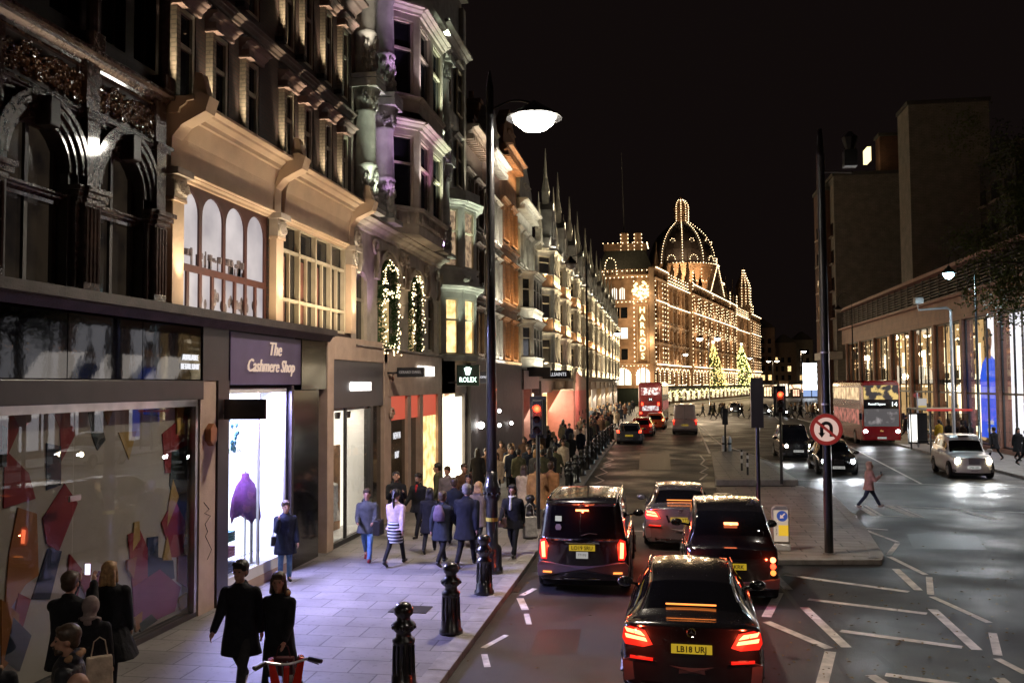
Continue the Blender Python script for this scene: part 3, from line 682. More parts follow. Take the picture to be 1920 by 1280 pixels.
for x in (.2, 8.2, 16.1): k.fb(x, x+.5, 0, .5, 0, 4.3).cut()
k.fb(0, UW, -.2, .35, 3.5, 4.35); k.build('shopfront_frame', mat('shop_stone', (.3, .24, .2), rough=.6), t0)
for i, (a, b) in enumerate(((.8, 3.6), (4.0, 8.0), (8.9, 12.2), (12.6, 16.0))):
    MB().fb(a, b, -.15, -.1, .4, 3.4).build('shop_window', (m_litwhite, m_litwarm, m_dimglass, m_litwhite)[i], t0)
terr = [t0]
for i in range(1, 6):
    lab = ['second gabled house of the spired terrace, floodlit from its ledges', 'third gabled house of the spired terrace, behind the second dark lamp pole', 'fourth gabled house of the spired terrace', 'fifth gabled house of the spired terrace', 'farthest gabled house of the spired terrace, next to the bulb lit department store'][i-1]
    terr.append(dup(t0, loc=(XL, N0+i*UW, 0), label=lab))

# ================= SHOPFRONTS on the left
def facpt(px, py, out=0.0):
    d = (CM.to_3x3() @ Vector(((px-960)/F, -(py-640)/F, -1))); t_ = (XL*CY_+out)/d.x
    return ((d.y*t_-SY_*XL)*CY_, H+d.z*t_)
def shop(name, label, cat='shopfront'): o = thing(name, label, cat, (XL, 0, 0), PI/2); o.scale = (1/CY_, 1, 1); return o
m_gls = glass('shop_glass', mixg=.06); m_beige = mat('beige_stone', (.45, .33, .25), rough=.7, var=.12, scale=3, bump=.2)
m_bronze = mat('bronze_beam', (.035, .026, .026), rough=.4, var=.2)
m_silver = mat('steel_strip', (.45, .42, .42), rough=.3, metal=.8, var=.2)
m_white = mat('white_display_paint', (.75, .75, .76), rough=.5, var=.03)
m_let = emit('white_lettering', (.9, .9, .95), .75, False)
m_ink0 = mat('scribble_ink', (.03, .03, .03), var=0)
# vacant unit
s = shop('vacant_shopfront', 'vacant shopfront with glass over coloured angular vinyl shapes and a dark reflective fascia')
k = MB(); k.fb(6.4, 22.35, -.3, .35, 5.28, 5.46); k.profile([(0, 5.28), (.22, 5.16), (.3, 5.28)], 6.4, 22.35); k.fb(6.4, 22.35, .3, .42, 5.3, 5.44); k.build('ledge', mat('ledge_lead', (.05, .038, .034), rough=.6, var=.4, bump=.4), s)
mrefl = mat('fascia_gloss', (.004, .004, .006), rough=.03, spec=.35, var=0, bump=.12, bscale=.9)
k = MB()
for i in range(5): a = 7.2+i*1.84; k.fb(a+.01, a+1.83, -.05, .06, 4.22, 5.18)
k.build('fascia', mrefl, s)
k = MB(); k.fb(6.4, 16.45, -.1, .10, 3.86, 4.2); k.build('beam', m_bronze, s, bevel=.01)
k = MB(); k.fb(6.4, 16.36, -.05, .03, 3.74, 3.86); k.fb(16.28, 16.36, -.05, .04, .09, 3.74); k.build('window_trim', m_silver, s)
k = MB(); k.fb(6.4, 16.4, -.1, .03, 0, .09); k.build('sill', m_bronze, s, bevel=.01)
k = MB(); k.fb(16.4, 16.98, -.4, .06, .0, 4.2); k.build('pilaster', m_beige, s)
k = MB(); k.tube([(16.55, -.065, 2.0), (16.75, -.065, 1.85), (16.58, -.065, 1.8), (16.8, -.065, 1.72), (16.6, -.065, 1.6), (16.7, -.065, 1.45), (16.62, -.065, 1.38), (16.85, -.065, 1.1), (16.7, -.065, .95)], .006, 4); k.build('graffiti', m_ink0, s)
k = MB(); k.fb(16.45, 17.42, -.2, .08, 4.2, 5.2); k.fb(16.99, 17.42, -.4, .1, 0, 4.2); k.build('pilaster', m_bronze, s)
bd = MB().fb(6.4, 16.28, -.26, -.2, .09, 3.74).build('vinyl_backing', mat('pale_vinyl', (.54, .50, .43), rough=.6, var=.06), s)
cols = {'r': (.30, .018, .02), 'o': (.42, .16, .03), 'y': (.5, .33, .08), 'n': (.012, .035, .07), 'g': (.012, .03, .03), 'p': (.26, .03, .12)}
V = [('r', [(180, 360), (240, 380), (250, 455), (205, 540), (200, 430)]), ('g', [(295, 360), (330, 370), (352, 470), (325, 505), (308, 460)]), ('y', [(395, 445), (455, 440), (430, 535)]),
     ('y', [(345, 360), (375, 365), (360, 420)]), ('n', [(155, 480), (203, 490), (203, 620), (155, 637)]), ('r', [(15, 500), (95, 580), (118, 665), (12, 697)]),
     ('o', [(60, 695), (122, 715), (128, 920), (85, 950), (12, 1065), (30, 850)]), ('r', [(215, 615), (258, 680), (195, 840), (155, 815), (142, 730)]), ('n', [(160, 830), (205, 840), (165, 1000), (105, 1000)]),
     ('r', [(540, 450), (600, 400), (655, 350), (655, 480), (610, 560), (570, 580), (550, 580)]), ('g', [(570, 510), (640, 480), (655, 620), (600, 750), (565, 620)]), ('r', [(580, 665), (615, 740), (610, 860), (570, 860), (537, 745)]),
     ('y', [(575, 600), (595, 660), (555, 760), (560, 690)]), ('r', [(425, 785), (465, 770), (490, 830), (490, 960), (440, 960)]), ('n', [(490, 795), (525, 790), (525, 860), (575, 870), (580, 930), (490, 955)]),
     ('y', [(445, 745), (462, 740), (465, 800), (440, 840)]), ('p', [(440, 960), (530, 900), (600, 960), (580, 1040), (450, 1100)]), ('n', [(605, 830), (650, 690), (655, 750), (640, 800)]),
     ('r', [(60, 980), (100, 1000), (70, 1100), (40, 1090)]), ('r', [(230, 850), (270, 900), (255, 1000), (220, 960)]), ('y', [(555, 790), (570, 870), (540, 870)]), ('g', [(620, 850), (655, 830), (655, 1030), (622, 1040)]),
     ('r', [(590, 860), (620, 850), (620, 960), (590, 940)]), ('o', [(0, 1000), (60, 1050), (50, 1180), (0, 1240)]), ('n', [(40, 1060), (100, 1120), (60, 1240), (10, 1200)]), ('p', [(300, 980), (330, 905), (350, 960), (345, 1040)]), ('r', [(255, 930), (300, 900), (290, 1000)]), ('o', [(445, 1060), (470, 1040), (468, 1090), (450, 1110)]), ('g', [(460, 1080), (500, 1050), (520, 1070), (465, 1110)]), ('y', [(590, 1000), (640, 960), (640, 1010), (600, 1035)]), ('r', [(0, 360), (40, 360), (60, 430), (20, 520), (0, 500)]), ('g', [(0, 420), (18, 430), (15, 560), (0, 560)]), ('n', [(480, 360), (545, 350), (545, 395), (480, 385)]), ('y', [(585, 360), (610, 355), (600, 430), (585, 450)]), ('o', [(420, 870), (450, 860), (440, 930), (420, 900)])]
for i, (c, pl) in enumerate(V):
    pts = [facpt(x/1.777, 560+y/1.777, -.19) for x, y in pl]
    o = MB().prism([(a, min(max(b, .1), 3.72)) for a, b in pts], .19-.001*i, .2, 'y').build('vinyl_shape', mat('vinyl_'+c, cols[c], rough=.5, var=.08), bd)
for a, b in ((6.4, 11.25), (11.27, 13.0), (13.02, 16.28)): MB().fb(a, b, -.03, -.02, .09, 3.74).build('glass_pane', glass('vacant_glass', (.86, .87, .86), .05), s)
k = MB()
for x, z in ((11.26, 2.4), (13.01, 2.52), (11.26, 2.44)): k.fb(x-.12, x+.12, -.01, .02, z-.04, z+.04).cut()
k.build('glass_clip', m_silver, s)
text('AVAILABLE', .145, m_let, s, (16.02, -.07, 4.60), spacing=.9, sx=.82); text('RETAIL UNIT', .145, m_let, s, (16.02, -.07, 4.44), spacing=.9, sx=.82)
al = thing('alarm_box', 'small hexagonal bronze alarm box on the beige pilaster', 'alarm box', (XL+.06, 16.68, 3.2), PI/2)
MB().prism([(-.13, -.1), (0, -.2), (.13, -.1), (.13, .12), (0, .22), (-.13, .12)], -.12, 0, 'y').build('casing', mat('alarm_orange', (.30, .10, .03), rough=.4), al, bevel=.015)
# cashmere shop
s = shop('knitwear_shopfront', 'brilliant white lit knitwear shop window under a purple fascia with serif lettering')
k = MB(); k.fb(17.45, 20.85, 0, .1, 4.12, 5.15); fa = k.build('fascia', mat('purple_fascia', (.10, .075, .16), rough=.45, var=.1), s, bevel=.01)
m_gold = emit('gold_lettering', (.95, .68, .52), .55, False)
text('The', .40, m_gold, fa, (19.35, -.15, 4.86), shear=.3, depth=.012, sx=1); text('Cashmere Shop', .37, m_gold, fa, (19.2, -.15, 4.50), shear=.3, depth=.012, sx=.98)
k = MB(); k.fb(20.85, 22.4, -.05, .12, 4.0, 5.25); k.fb(20.4, 22.0, -.3, .08, 0, 4.0); k.build('side_panel', m_blk, s, bevel=.01)
k = MB(); k.fb(20.3, 20.42, -.1, .12, 0, 4.1); k.build('pilaster', m_bronze, s)
cool = emit('cool_glow_wall', (.80, .84, 1), 2.6, True)  # back wall made to glow, in place of the shop's own lighting
k = MB(); k.fb(17.45, 20.3, -.75, -.7, .45, 4.0); k.build('lit_back_wall', cool, s)
k = MB(); k.fb(17.45, 20.3, -.75, .04, .2, .42); k.fb(17.45, 20.3, -.75, 0, 3.95, 4.05); k.fb(17.43, 17.47, -.75, 0, .4, 4); k.fb(20.28, 20.32, -.75, 0, .4, 4); k.build('display_box', m_white, s)
k = MB(); k.fb(17.45, 20.3, -.08, .05, 0, .2); k.build('plinth', m_beige, s)
MB().fb(17.45, 20.3, -.02, -.01, .42, 3.95).build('glass_pane', m_gls, s)
k = MB()
for x in (17.5, 18.9, 20.22): k.fb(x-.02, x+.03, -.03, .02, .42, 3.95)
k.build('window_frame', m_silver, s)
text('100% OF SCOTLAND', .13, mat('grey_print', (.25, .25, .3), var=0), s, (18.6, .5, 2.75), depth=.004)
# things in the window
def wthing(name, label, cat, y, x=XL-.36, z=.42, group=None): return thing(name, label, cat, (x, y, z), PI/2, group)
m_pur = mat('purple_wool', (.10, .02, .10), rough=.9, var=.35, scale=12, bump=.5)
o = wthing('poncho', 'purple knitted poncho on a stand in the bright knitwear window', 'poncho', 19.1)
k = MB(); k.smooth = True; k.lathe([(.12, 1.85), (.14, 1.75), (.30, 1.62), (.44, 1.25), (.5, .95), (.46, .94), (.1, 1.7)], (0, 0, 0), 20); k.v = [(x*(1+.12*math.sin(5*math.atan2(y, x))), y*.5, z+(.12*math.sin(3*x*4) if z < 1.3 else 0)) for x, y, z in k.v]; k.build('garment', m_pur, o)
k = MB(); k.cyl((0, 0, 0), .02, 1.9, 8); k.cyl((0, 0, 0), .2, .02, 16); k.build('stand', m_silver, o)
o = wthing('knitted_scarf', 'teal and white wreath shaped scarf display high in the knitwear window', 'scarf', 18.5, z=2.9)
k = MB(); rr = random.Random(3)
for i in range(40): a = rr.random()*6.28; q = rr.uniform(.25, .5); k.ball((q*math.cos(a), .1, .2+q*.8*math.sin(a)), (.07, .03, .06), 6, 4, Matrix.Rotation(a, 3, 'Y'))
k.build('wreath', mat('teal_wool', (.10, .30, .32), rough=.9, var=.5, scale=9), o)
o = wthing('shoe_stack', 'heap of folded knitwear low in the left corner of the knitwear window', 'clothes', 17.9)
for j in range(3):
    k = MB()
    for i in range(4): k.fb(-.3, .28, -.2, .25, .03+j*.3+i*.05, .07+j*.3+i*.05)
    k.build('folded_knitwear', mat('knit_%d' % j, ((.04, .06, .12), (.35, .12, .28), (.06, .16, .18))[j], rough=.9, var=.4), o)
o = wthing('display_card', 'small white price card on a chrome post in the knitwear window', 'sign', 19.15, XL-.25)
MB().cyl((0, 0, 0), .035, 1.3, 10).build('post', m_silver, o); MB().fb(-.1, .1, -.01, .01, 1.3, 1.5).build('card', m_white, o)
o = thing('projecting_sign', 'blank black projecting sign beside the knitwear window', 'sign', (XL, 17.2, 3.47), PI/2)
MB().fb(-.04, .04, .12, .95, 0, .38).build('sign_board', m_blkm, o, bevel=.01); MB().fb(-.02, .02, 0, .14, .1, .14).build('bracket', m_blkm, o)
# third shop with mannequin
s = shop('fashion_shopfront', 'grey fashion shopfront with glowing white letters and a warm lit window')
k = MB(); k.fb(22.42, 22.85, -.3, .14, 0, 5.3); k.fb(22.85, 27.3, -.2, .14, 4.75, 5.35); k.fb(27.0, 27.35, -.3, .14, 0, 5.3); k.build('stone_surround', m_beige, s, bevel=.01)
fa = MB().fb(22.85, 27.0, -.1, .10, 3.5, 4.75).build('fascia', mat('charcoal_panel', (.06, .05, .055), rough=.4, var=.12), s, bevel=.008)
text('CINNOMAN', .36, emit('halo_lettering', (1, .95, .9), 1.4, False), fa, (24.9, -.13, 4.05), sx=.85, depth=.03)
warm = emit('warm_display_wall', (1, .86, .66), 1.5, True)
MB().fb(22.85, 25.9, -.72, -.67, .15, 3.5).build('lit_back_wall', warm, s)
k = MB(); k.fb(22.85, 25.9, -.67, .0, .02, .14); k.fb(22.85, 25.9, -.67, .0, 3.44, 3.5); k.fb(25.86, 25.92, -.67, .0, .1, 3.5); k.build('display_box', m_white, s)
m_plank = mat('plank_wood', (.36, .16, .05), rough=.5, var=.45, scale=3)
k = MB(); k.fb(24.1, 25.3, -.66, -.6, .14, 2.45); k.build('timber_panel', m_plank, s)
MB().fb(22.87, 25.85, .02, .03, .15, 3.48).build('glass_pane', m_gls, s)
k = MB(); k.fb(23.9, 24.02, .0, .06, .1, 3.5); k.fb(25.85, 26.1, -.1, .09, 0, 3.5); k.fb(22.85, 25.9, -.05, .10, 0, .12); k.build('window_frame', m_blkm, s)
MB().fb(26.1, 27.0, -.1, .02, 0, 3.5).build('door', m_blk, s)
k = MB()
for x in (23.4, 24.4, 25.2): k.cyl((x, .35, 3.2), .07, .18, 10, .09)
k.build('spotlight', m_blkm, s)
# fourth shop
s = shop('beige_shopfront', 'beige stone shopfront with red lit reveals and glowing white sign')
k = MB(); k.fb(27.4, 36.2, -.2, .14, 3.75, 5.1)
for x in (27.4, 29.6, 31.1, 33.6): k.fb(x, x+.4, -.3, .10, 0, 3.75)
k.build('stone_surround', m_beige, s, bevel=.01)
text('CARONDI', .48, emit('bloomed_lettering', (1, .97, .9), 1.8, False), s, (31.5, -.2, 4.55), depth=.03, sx=1.0, bold=.01)
k = MB()
for x, z in ((27.65, 4.3), (27.65, 3.2)):
    k.tube([(x+.22*(1-j/14)*math.cos(j*.7), -.17, z+.22*(1-j/14)*math.sin(j*.7)) for j in range(14)], .04, 6)
k.build('scroll', m_beige, s)
MB().fb(27.8, 29.6, -.06, .0, .3, 3.0).build('dark_window', mat('smoked_panel', (.05, .035, .02), rough=.15, var=.5, scale=4), s)
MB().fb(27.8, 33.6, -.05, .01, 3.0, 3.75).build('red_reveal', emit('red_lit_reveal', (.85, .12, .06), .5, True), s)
MB().fb(30.0, 31.1, -.1, -.05, .1, 3.0).build('door', m_blk, s)
MB().fb(31.5, 33.6, -.04, .0, .3, 3.6).build('lit_window', m_litwarm, s)
MB().fb(34.0, 38.2, -.04, .0, .25, 3.6).build('lit_window', emit('ivory_lit_window', (1, .93, .72), 2.6, True), s)
k = MB(); k.fb(34, 34.3, -.3, .1, 0, 3.75); k.fb(38.0, 38.3, -.3, .12, 0, 4.4); k.fb(34, 38.3, -.2, .14, 3.75, 5.1); k.build('window_surround', mat('grey_panel', (.16, .13, .11), rough=.5), s)
text('NEW IN', .3, m_let, s, (28.7, -.01, 2.5), depth=.004, sx=.7); text('BABY', .3, m_let, s, (28.7, -.01, 1.9), depth=.004, sx=.6)
# projecting signs
def psign(label, y, z0, z1, o0, o1, body, txt=None, tsize=.2, tm=None, crown=False, th=.08):
    o = thing('projecting_sign', label, 'sign', (XL, y, z0), PI/2)
    b = MB().fb(-th, th, o0, o1, 0, z1-z0).build('sign_board', body, o, bevel=.02); MB().fb(-.03, .03, 0, o0+.02, .1, .16).build('bracket', m_blkm, o)
    if txt: text(txt, tsize, tm or m_let, b, (-th-.012, -(o0+o1)/2, (z1-z0)*(.28 if crown else .5)), rot=(PI/2, 0, -PI/2), depth=.006, sx=.8)
    if crown:
        k = MB(); m = (o0+o1)/2; zb = (z1-z0)*.52
        for i in range(5): a = (i-2)*.35; k.tube([(-th-.02, -m-.05*(i-2)*.6, zb), (-th-.02, -m-.26*math.sin(a)*.7, zb+.26*math.cos(a*.8))], .014, 5); k.ball((-th-.02, -m-.26*math.sin(a)*.7, zb+.28*math.cos(a*.8)), .03, 6, 4)
        k.build('emblem', tm or m_let, b)
    return o
psign('charcoal projecting sign with thin grey lettering between two shopfronts', 27.3, 4.33, 4.62, .45, 1.28, m_blkm, 'GERARD DAREL', .12, emit('dim_lettering', (.5, .42, .38), .35, False))
psign('dark green illuminated projecting sign with a crown emblem', 35.0, 4.05, 4.85, .5, 1.38, mat('green_sign', (.006, .035, .02), rough=.3, var=.1), 'ROLEX', .27, emit('mint_lettering', (.75, 1, .88), 3, False), True)
psign('grey blue projecting sign with small white emblem right of the green sign', 38.6, 4.15, 4.65, .45, 1.15, mat('slate_sign', (.09, .09, .12), rough=.4), 'CHOPARD', .14, m_let)
s = shop('dark_rendered_shopfront', 'tall plain dark grey shop wall with small round wall lamps')
k = MB(); k.fb(38.4, 52.4, -.3, .3, 0, 5.3); k.build('wall', mat('dark_render', (.10, .085, .085), rough=.6, var=.2, bump=.2), s)
for i, (px, py) in enumerate([(895, 797), (930, 770), (930, 797), (953, 793)]):
    u, z = facpt(px, py, .3); o = thing('wall_lamp', ['largest white wall lamp on the dark shop wall, left of the lamp pole', 'upper of the small wall lamps right of the lamp pole', 'lower left small wall lamp right of the lamp pole', 'lower right small wall lamp on the dark shop wall'][i], 'lamp', (XL+.3, u, z), PI/2)
    MB().cyl((0, -.1, -.06), .05, .12, 10).build('backplate', m_blkm, o); MB().ball((0, -.16, 0), .15 if i == 0 else .09, 12, 8).build('bulb', emit('wall_lamp_glow', (1, .95, .9), 12, False), o)
s = shop('red_trim_shopfront', 'small shop with red and white window display behind the red traffic light')
k = MB(); k.fb(52.5, 59, -.2, .4, 3.8, 4.9); k.fb(52.5, 53, -.3, .3, 0, 3.8); k.fb(56, 56.3, -.3, .3, 0, 3.8); k.build('stone_surround', mat('pink_stone', (.4, .26, .22), rough=.6), s)
MB().fb(53, 56, -.25, -.2, .3, 3.8).build('lit_window', emit('red_display', (.9, .1, .08), .5, False, (1, .75, .5), 3.5, (.5, .55)), s)
MB().fb(56.3, 59, -.25, -.2, .3, 3.8).build('lit_window', emit('maroon_display', (.10, .03, .04), .6, False, (.5, .2, .2), 1.5), s)
psign('plain black projecting sign above the red trimmed shop', 54.5, 4.55, 5.1, .3, 1.7, m_blkm)
psign('black projecting sign with white lettering beyond the plain black one', 60, 4.45, 5.0, .5, 2.4, m_blk, 'ALLSAINTS', .32, m_let)
h_ = thing('hoarding', 'pinkish lit boarded hoarding on the pavement below the spired terrace', 'hoarding', (XL, 66, 0), PI/2)
MB().prism([(0, 0), (0, 2.0), (14, 2.0), (14, 0)], 0, 0.01, 'z').fb(0, 12, 1.95, 2.05, 0, 3.6).fb(0, .1, 0, 2, 0, 3.6).build('board', mat('pink_board', (.55, .2, .17), rough=.7, var=.1), h_)
k = MB()
for x in (3, 6, 9): k.tube([(x, -2.06, 1.9), (x, -2.1, 1.9)], .16, 10)
k.build('vent', m_blkm, h_)
MB().prism([(0, 3.6), (1.0, 5.0), (13, 4.2), (12, 3.6)], -2.05, -1.9, 'y').prism([(0, 3.6), (12, 3.6), (12, 3.7), (0, 3.7)], -2, 0, 'y').build('canopy', m_beige, h_)
# ================= DEPARTMENT STORE with bulb outlines
HA = R(90-13.15)
HR = thing('department_store', 'grand terracotta department store outlined in thousands of white bulbs with a ribbed dome', 'building', (-2.1, 170, 0), HA); HR.scale = (1.05, 1, 1)
m_terra = mat('terracotta', (.33, .195, .11), rough=.75, var=.3, scale=.8, bump=.4, bscale=8)
m_terra2 = mat('terracotta_trim', (.40, .26, .16), rough=.7, var=.25, scale=1.5)
m_slate = mat('dome_slate', (.05, .035, .03), rough=.6, var=.3, scale=2)
m_bulb = emit('store_bulb', (1, .70, .38), 5, False); NB = [0]
BR = .15
def bulbs(pts, name='string_light', parent=HR, step=.8, r=BR, m=None, jit=0):
    step *= 1.05; r *= .72; k = MB(); pts = [Vector(p) for p in pts]; carry = 0
    for a, b in zip(pts[:-1], pts[1:]):
        L = (b-a).length; t_ = carry
        while t_ <= L:
            p = a+(b-a)*(t_/L) if L > 0 else a; q = r*random.uniform(.85, 1.15)
            k.add([p+Vector(d)*q for d in ((1, 0, 0), (-1, 0, 0), (0, 1, 0), (0, -1, 0), (0, 0, 1), (0, 0, -1))], [(0, 2, 4), (2, 1, 4), (1, 3, 4), (3, 0, 4), (2, 0, 5), (1, 2, 5), (3, 1, 5), (0, 3, 5)]); t_ += step; NB[0] += 1
        carry = t_-L
    return k.build(name, m or m_bulb, parent)
LV = [3.3, 7.6, 11.6, 15.5, 19.6, 23.9]
# plan blocks: u ranges and projection
blk = [(0, 10.4, .6, 26), (10.4, 33, 0, 24.2), (33, 93, .8, 26.2), (93, 122, 0, 24.2), (122, 143, .8, 26)]
for (u0, u1, o, top) in blk:
    n = max(2, int(round((u1-u0)/3.8))); wv = (u1-u0)/n; ops = []
    for j in range(n):
        for f in range(1, 5): ops.append((u0+j*wv+.55, u0+(j+1)*wv-.55, LV[f]+.9, LV[f+1]-.75, .5 if f == 4 else 0))
        ops.append((u0+j*wv+.5, u0+(j+1)*wv-.5, 3.9, 6.9, (wv-1)/2*.8))
    k = MB(); facade(k, u0, u1, 3.2, top, ops, .5, o); k.build('wall', m_terra, HR)
    k = MB()
    for z in LV[1:]: cornice(k, u0, u1, z+.25, o, .5, .5)
    for z in LV[1:4]: cornice(k, u0, u1, z+.9, o, .2, .2)
    for j in range(n+1): x = u0+j*wv; k.fb(x-.25, x+.25, 0, o+.22, 7.8, top-.2)
    cornice(k, u0, u1, top, o, .6, .5); k.build('trim', m_terra2, HR)
    for f in range(0, 5):
        k = MB(); gl_ = MB()
        for (a, b, c, d, *_r) in ops:
            if (f == 0) != (c < 5): continue
            if f and abs(c-LV[f]-.9) > .1: continue
            for q in (.33, .66): k.fb(a+(b-a)*q-.09, a+(b-a)*q+.09, o-.4, o-.25, c, d)
            k.fb(a, b, o-.4, o-.27, c+(d-c)*.6, c+(d-c)*.6+.15)
            gl_.fb(a, b, o-.5, o-.44, c, d)
        fr = k.build('window_row', m_terra2 if f else m_darkfr, HR); gl_.build('pane', m_dkglass if f else emit('store_arch_glass', (.5, .34, .16), .35, False, (.1, .06, .03), 1.2), fr)
MB().fb(6, 142.8, -16, -.6, 3.2, 24).build('unseen_core', m_core, HR)
# corner pavilion facing the viewer (world-aligned pieces expressed in the building's frame)
MI = Matrix.Rotation(-R(90-14.04), 4, 'Z') @ Matrix.Translation((2.1, -170, 0))
def corner(p0, p1, name='wall'):
    d = Vector((p1[0]-p0[0], p1[1]-p0[1])); return MI @ Matrix.Translation((p0[0], p0[1], 0)) @ Matrix.Rotation(math.atan2(d.y, d.x), 4, 'Z'), d.length
for (p0, p1, kind) in (((-14.5, 173.0), (-5.2, 171.0), 'side'), ((-5.2, 171.0), (-1.95, 170.9), 'sign')):
    T, L = corner(p0, p1)
    if kind == 'side':
        ops = [(L-4.3+i*1.5, L-4.3+i*1.5+1.1, 20.1, 22.4, .5) for i in (0, 1)]+[(L-5.6, L-1.2, z+1, z+3.1) for z in LV[1:4]]+[(L-4.6, L-.6, 3.8, 7.0, 1.3)]
    else: ops = [(.3, L-.3, 3.8, 7.0, 1.3)]
    k = MB(); k.T = T; facade(k, 0, L, 3.2, 24.6, ops, .5); k.build('wall', m_terra, HR)
    k = MB(); k.T = T
    for z in (7.6, 19.6, 24.4): cornice(k, -.2, L+.2, z+.25, 0, .6, .5)
    if kind == 'sign':
        k.fb(.5, .8, 0, .25, 8, 19); k.fb(L-.8, L-.5, 0, .25, 8, 19)
    k.build('trim', m_terra2, HR)
    for i, (a, b, c, d, *_r) in enumerate(ops):
        f = MB(); f.T = T
        for q in (.33, .66): f.fb(a+(b-a)*q-.08, a+(b-a)*q+.08, -.4, -.25, c, d)
        fr = f.build('window', m_terra2 if c > 7 else m_darkfr, HR); p = MB(); p.T = T; p.fb(a, b, -.5, -.44, c, d)
        p.build('pane', m_litwhite if (c < 5 or i in (0, 1) and kind == 'side' or (kind == 'side' and i == 3)) else m_dkglass, fr)
    def tp(x, o, z): return T @ Vector((x, -o, z))
    for z in (7.4, 19.5): bulbs([tp(0 if kind == 'sign' else L-6, .75, z), tp(L, .75, z)], step=.75)
    bulbs([tp(L-6 if kind == 'side' else 0, .75, 24.2), tp(L, .75, 24.2)])
    if kind == 'sign':
        bulbs([tp(.1, .4, 8.3), tp(.1, .4, 24)], step=.8, r=.17); bulbs([tp(L-.05, .4, 8.3), tp(L-.05, .4, 24)], step=.8)
        sg = MB(); sg.T = T; sg.fb(.85, L-.85, .05, .12, 8.3, 18.9); sgo = sg.build('sign_panel', m_terra, HR)
        m_hl = emit('yellow_letters', (1, .86, .38), 2.6, False)
        for i, ch in enumerate('HARRODS'):
            q = tp(L/2, .2, 17.9-i*1.45); o = text(ch, 1.55, m_hl, sgo, q, rot=(T.to_3x3() @ Matrix.Rotation(PI/2, 3, 'X')).to_euler(), depth=.06, name='letter', bold=.02)
        # coat of arms
        k = MB(); k.T = T; rr = random.Random(2)
        for i in range(60): a = rr.random()*6.28; q = rr.random()**.5*1.7; k.ball((L/2+q*math.cos(a), -.7, 21.6+q*1.0*math.sin(a)), (.24, .2, .24), 6, 4)
        k.build('coat_of_arms', emit('lit_arms', (1, .78, .35), 2.2, False), HR)
    for (a, b, c, d, *_r) in ops[-1:]:
        m = (a+b)/2; bulbs([tp(m-(b-a)/2*math.cos(PI*j/14), .2, 5.7+1.35*math.sin(PI*j/14)) for j in range(15)], step=.45, r=.12)
k = MB(); k.T = MI; k.prism([(-14.5, 173), (-5.2, 171), (-1.9, 170.9), (1, 182), (-13, 186)], 24.4, 24.8, 'z'); k.prism([(-13, 174.4), (-5.6, 172.6), (-3, 172.6), (-.6, 180), (-12, 184)], 24.8, 25.4, 'z'); k.build('parapet', m_terra, HR)
# mansard roof pavilion
def frustum(cx, cy_, a0, a1, b0, b1, z0, z1, name, m):
    k = MB(); k.T = MI; vs = [(cx+sx*a0, cy_+sy*b0, z0) for sx, sy in ((-1, -1), (1, -1), (1, 1), (-1, 1))]+[(cx+sx*a1, cy_+sy*b1, z1) for sx, sy in ((-1, -1), (1, -1), (1, 1), (-1, 1))]
    k.add(vs, [(0, 3, 2, 1), (4, 5, 6, 7), (0, 1, 5, 4), (1, 2, 6, 5), (2, 3, 7, 6), (3, 0, 4, 7)]); return k.build(name, m, HR)
frustum(-6.8, 178.5, 5.6, 3.8, 5.2, 4, 25.3, 29.9, 'mansard_roof', mat('dark_slate', (.05, .05, .04), rough=.7, var=.3))
frustum(-6.8, 178.5, 4.1, 4.1, 4.2, 4.2, 29.9, 31.2, 'roof_crest', m_terra)
def wp(x, y, z): return MI @ Vector((x, y, z))
for xx in (-6.9, -4.3):
    k = MB(); k.T = MI; k.box(xx-.7, xx+.7, 174.5, 176, 29.9, 33.3); k.build('chimney', m_terra, HR)
    for dx in (-.7, .7): bulbs([wp(xx+dx, 174.3, 30), wp(xx+dx, 174.3, 33.4)], step=.7)
bulbs([wp(-11, 174, 31.3), wp(-2.6, 174, 31.3)], step=.9); bulbs([wp(-2.6, 174, 31.3), wp(-2.4, 182, 31.3)], step=.9)
bulbs([wp(-10.8, 172.3, 25), wp(-10.4, 172.2, 27.5), wp(-9.6, 172, 28.3), wp(-8.6, 172, 27.6), wp(-8.3, 172, 25)], step=.55); bulbs([wp(-12, 172.6, 25.6), wp(-2.4, 171.3, 25.6)], step=.9)
k = MB(); k.T = MI
for i in range(30): k.box(-12+i*.33, -12+i*.33+.12, 172.6-.02*i, 172.8-.02*i, 24.8, 26)
k.build('balustrade', m_terra2, HR)
k = MB(); k.T = MI; k.tube([(-7.0, 178, 31), (-7.4, 178, 50)], [.14, .07], 6); k.build('flagpole', mat('flagpole_grey', (.3, .28, .27), rough=.5), HR)
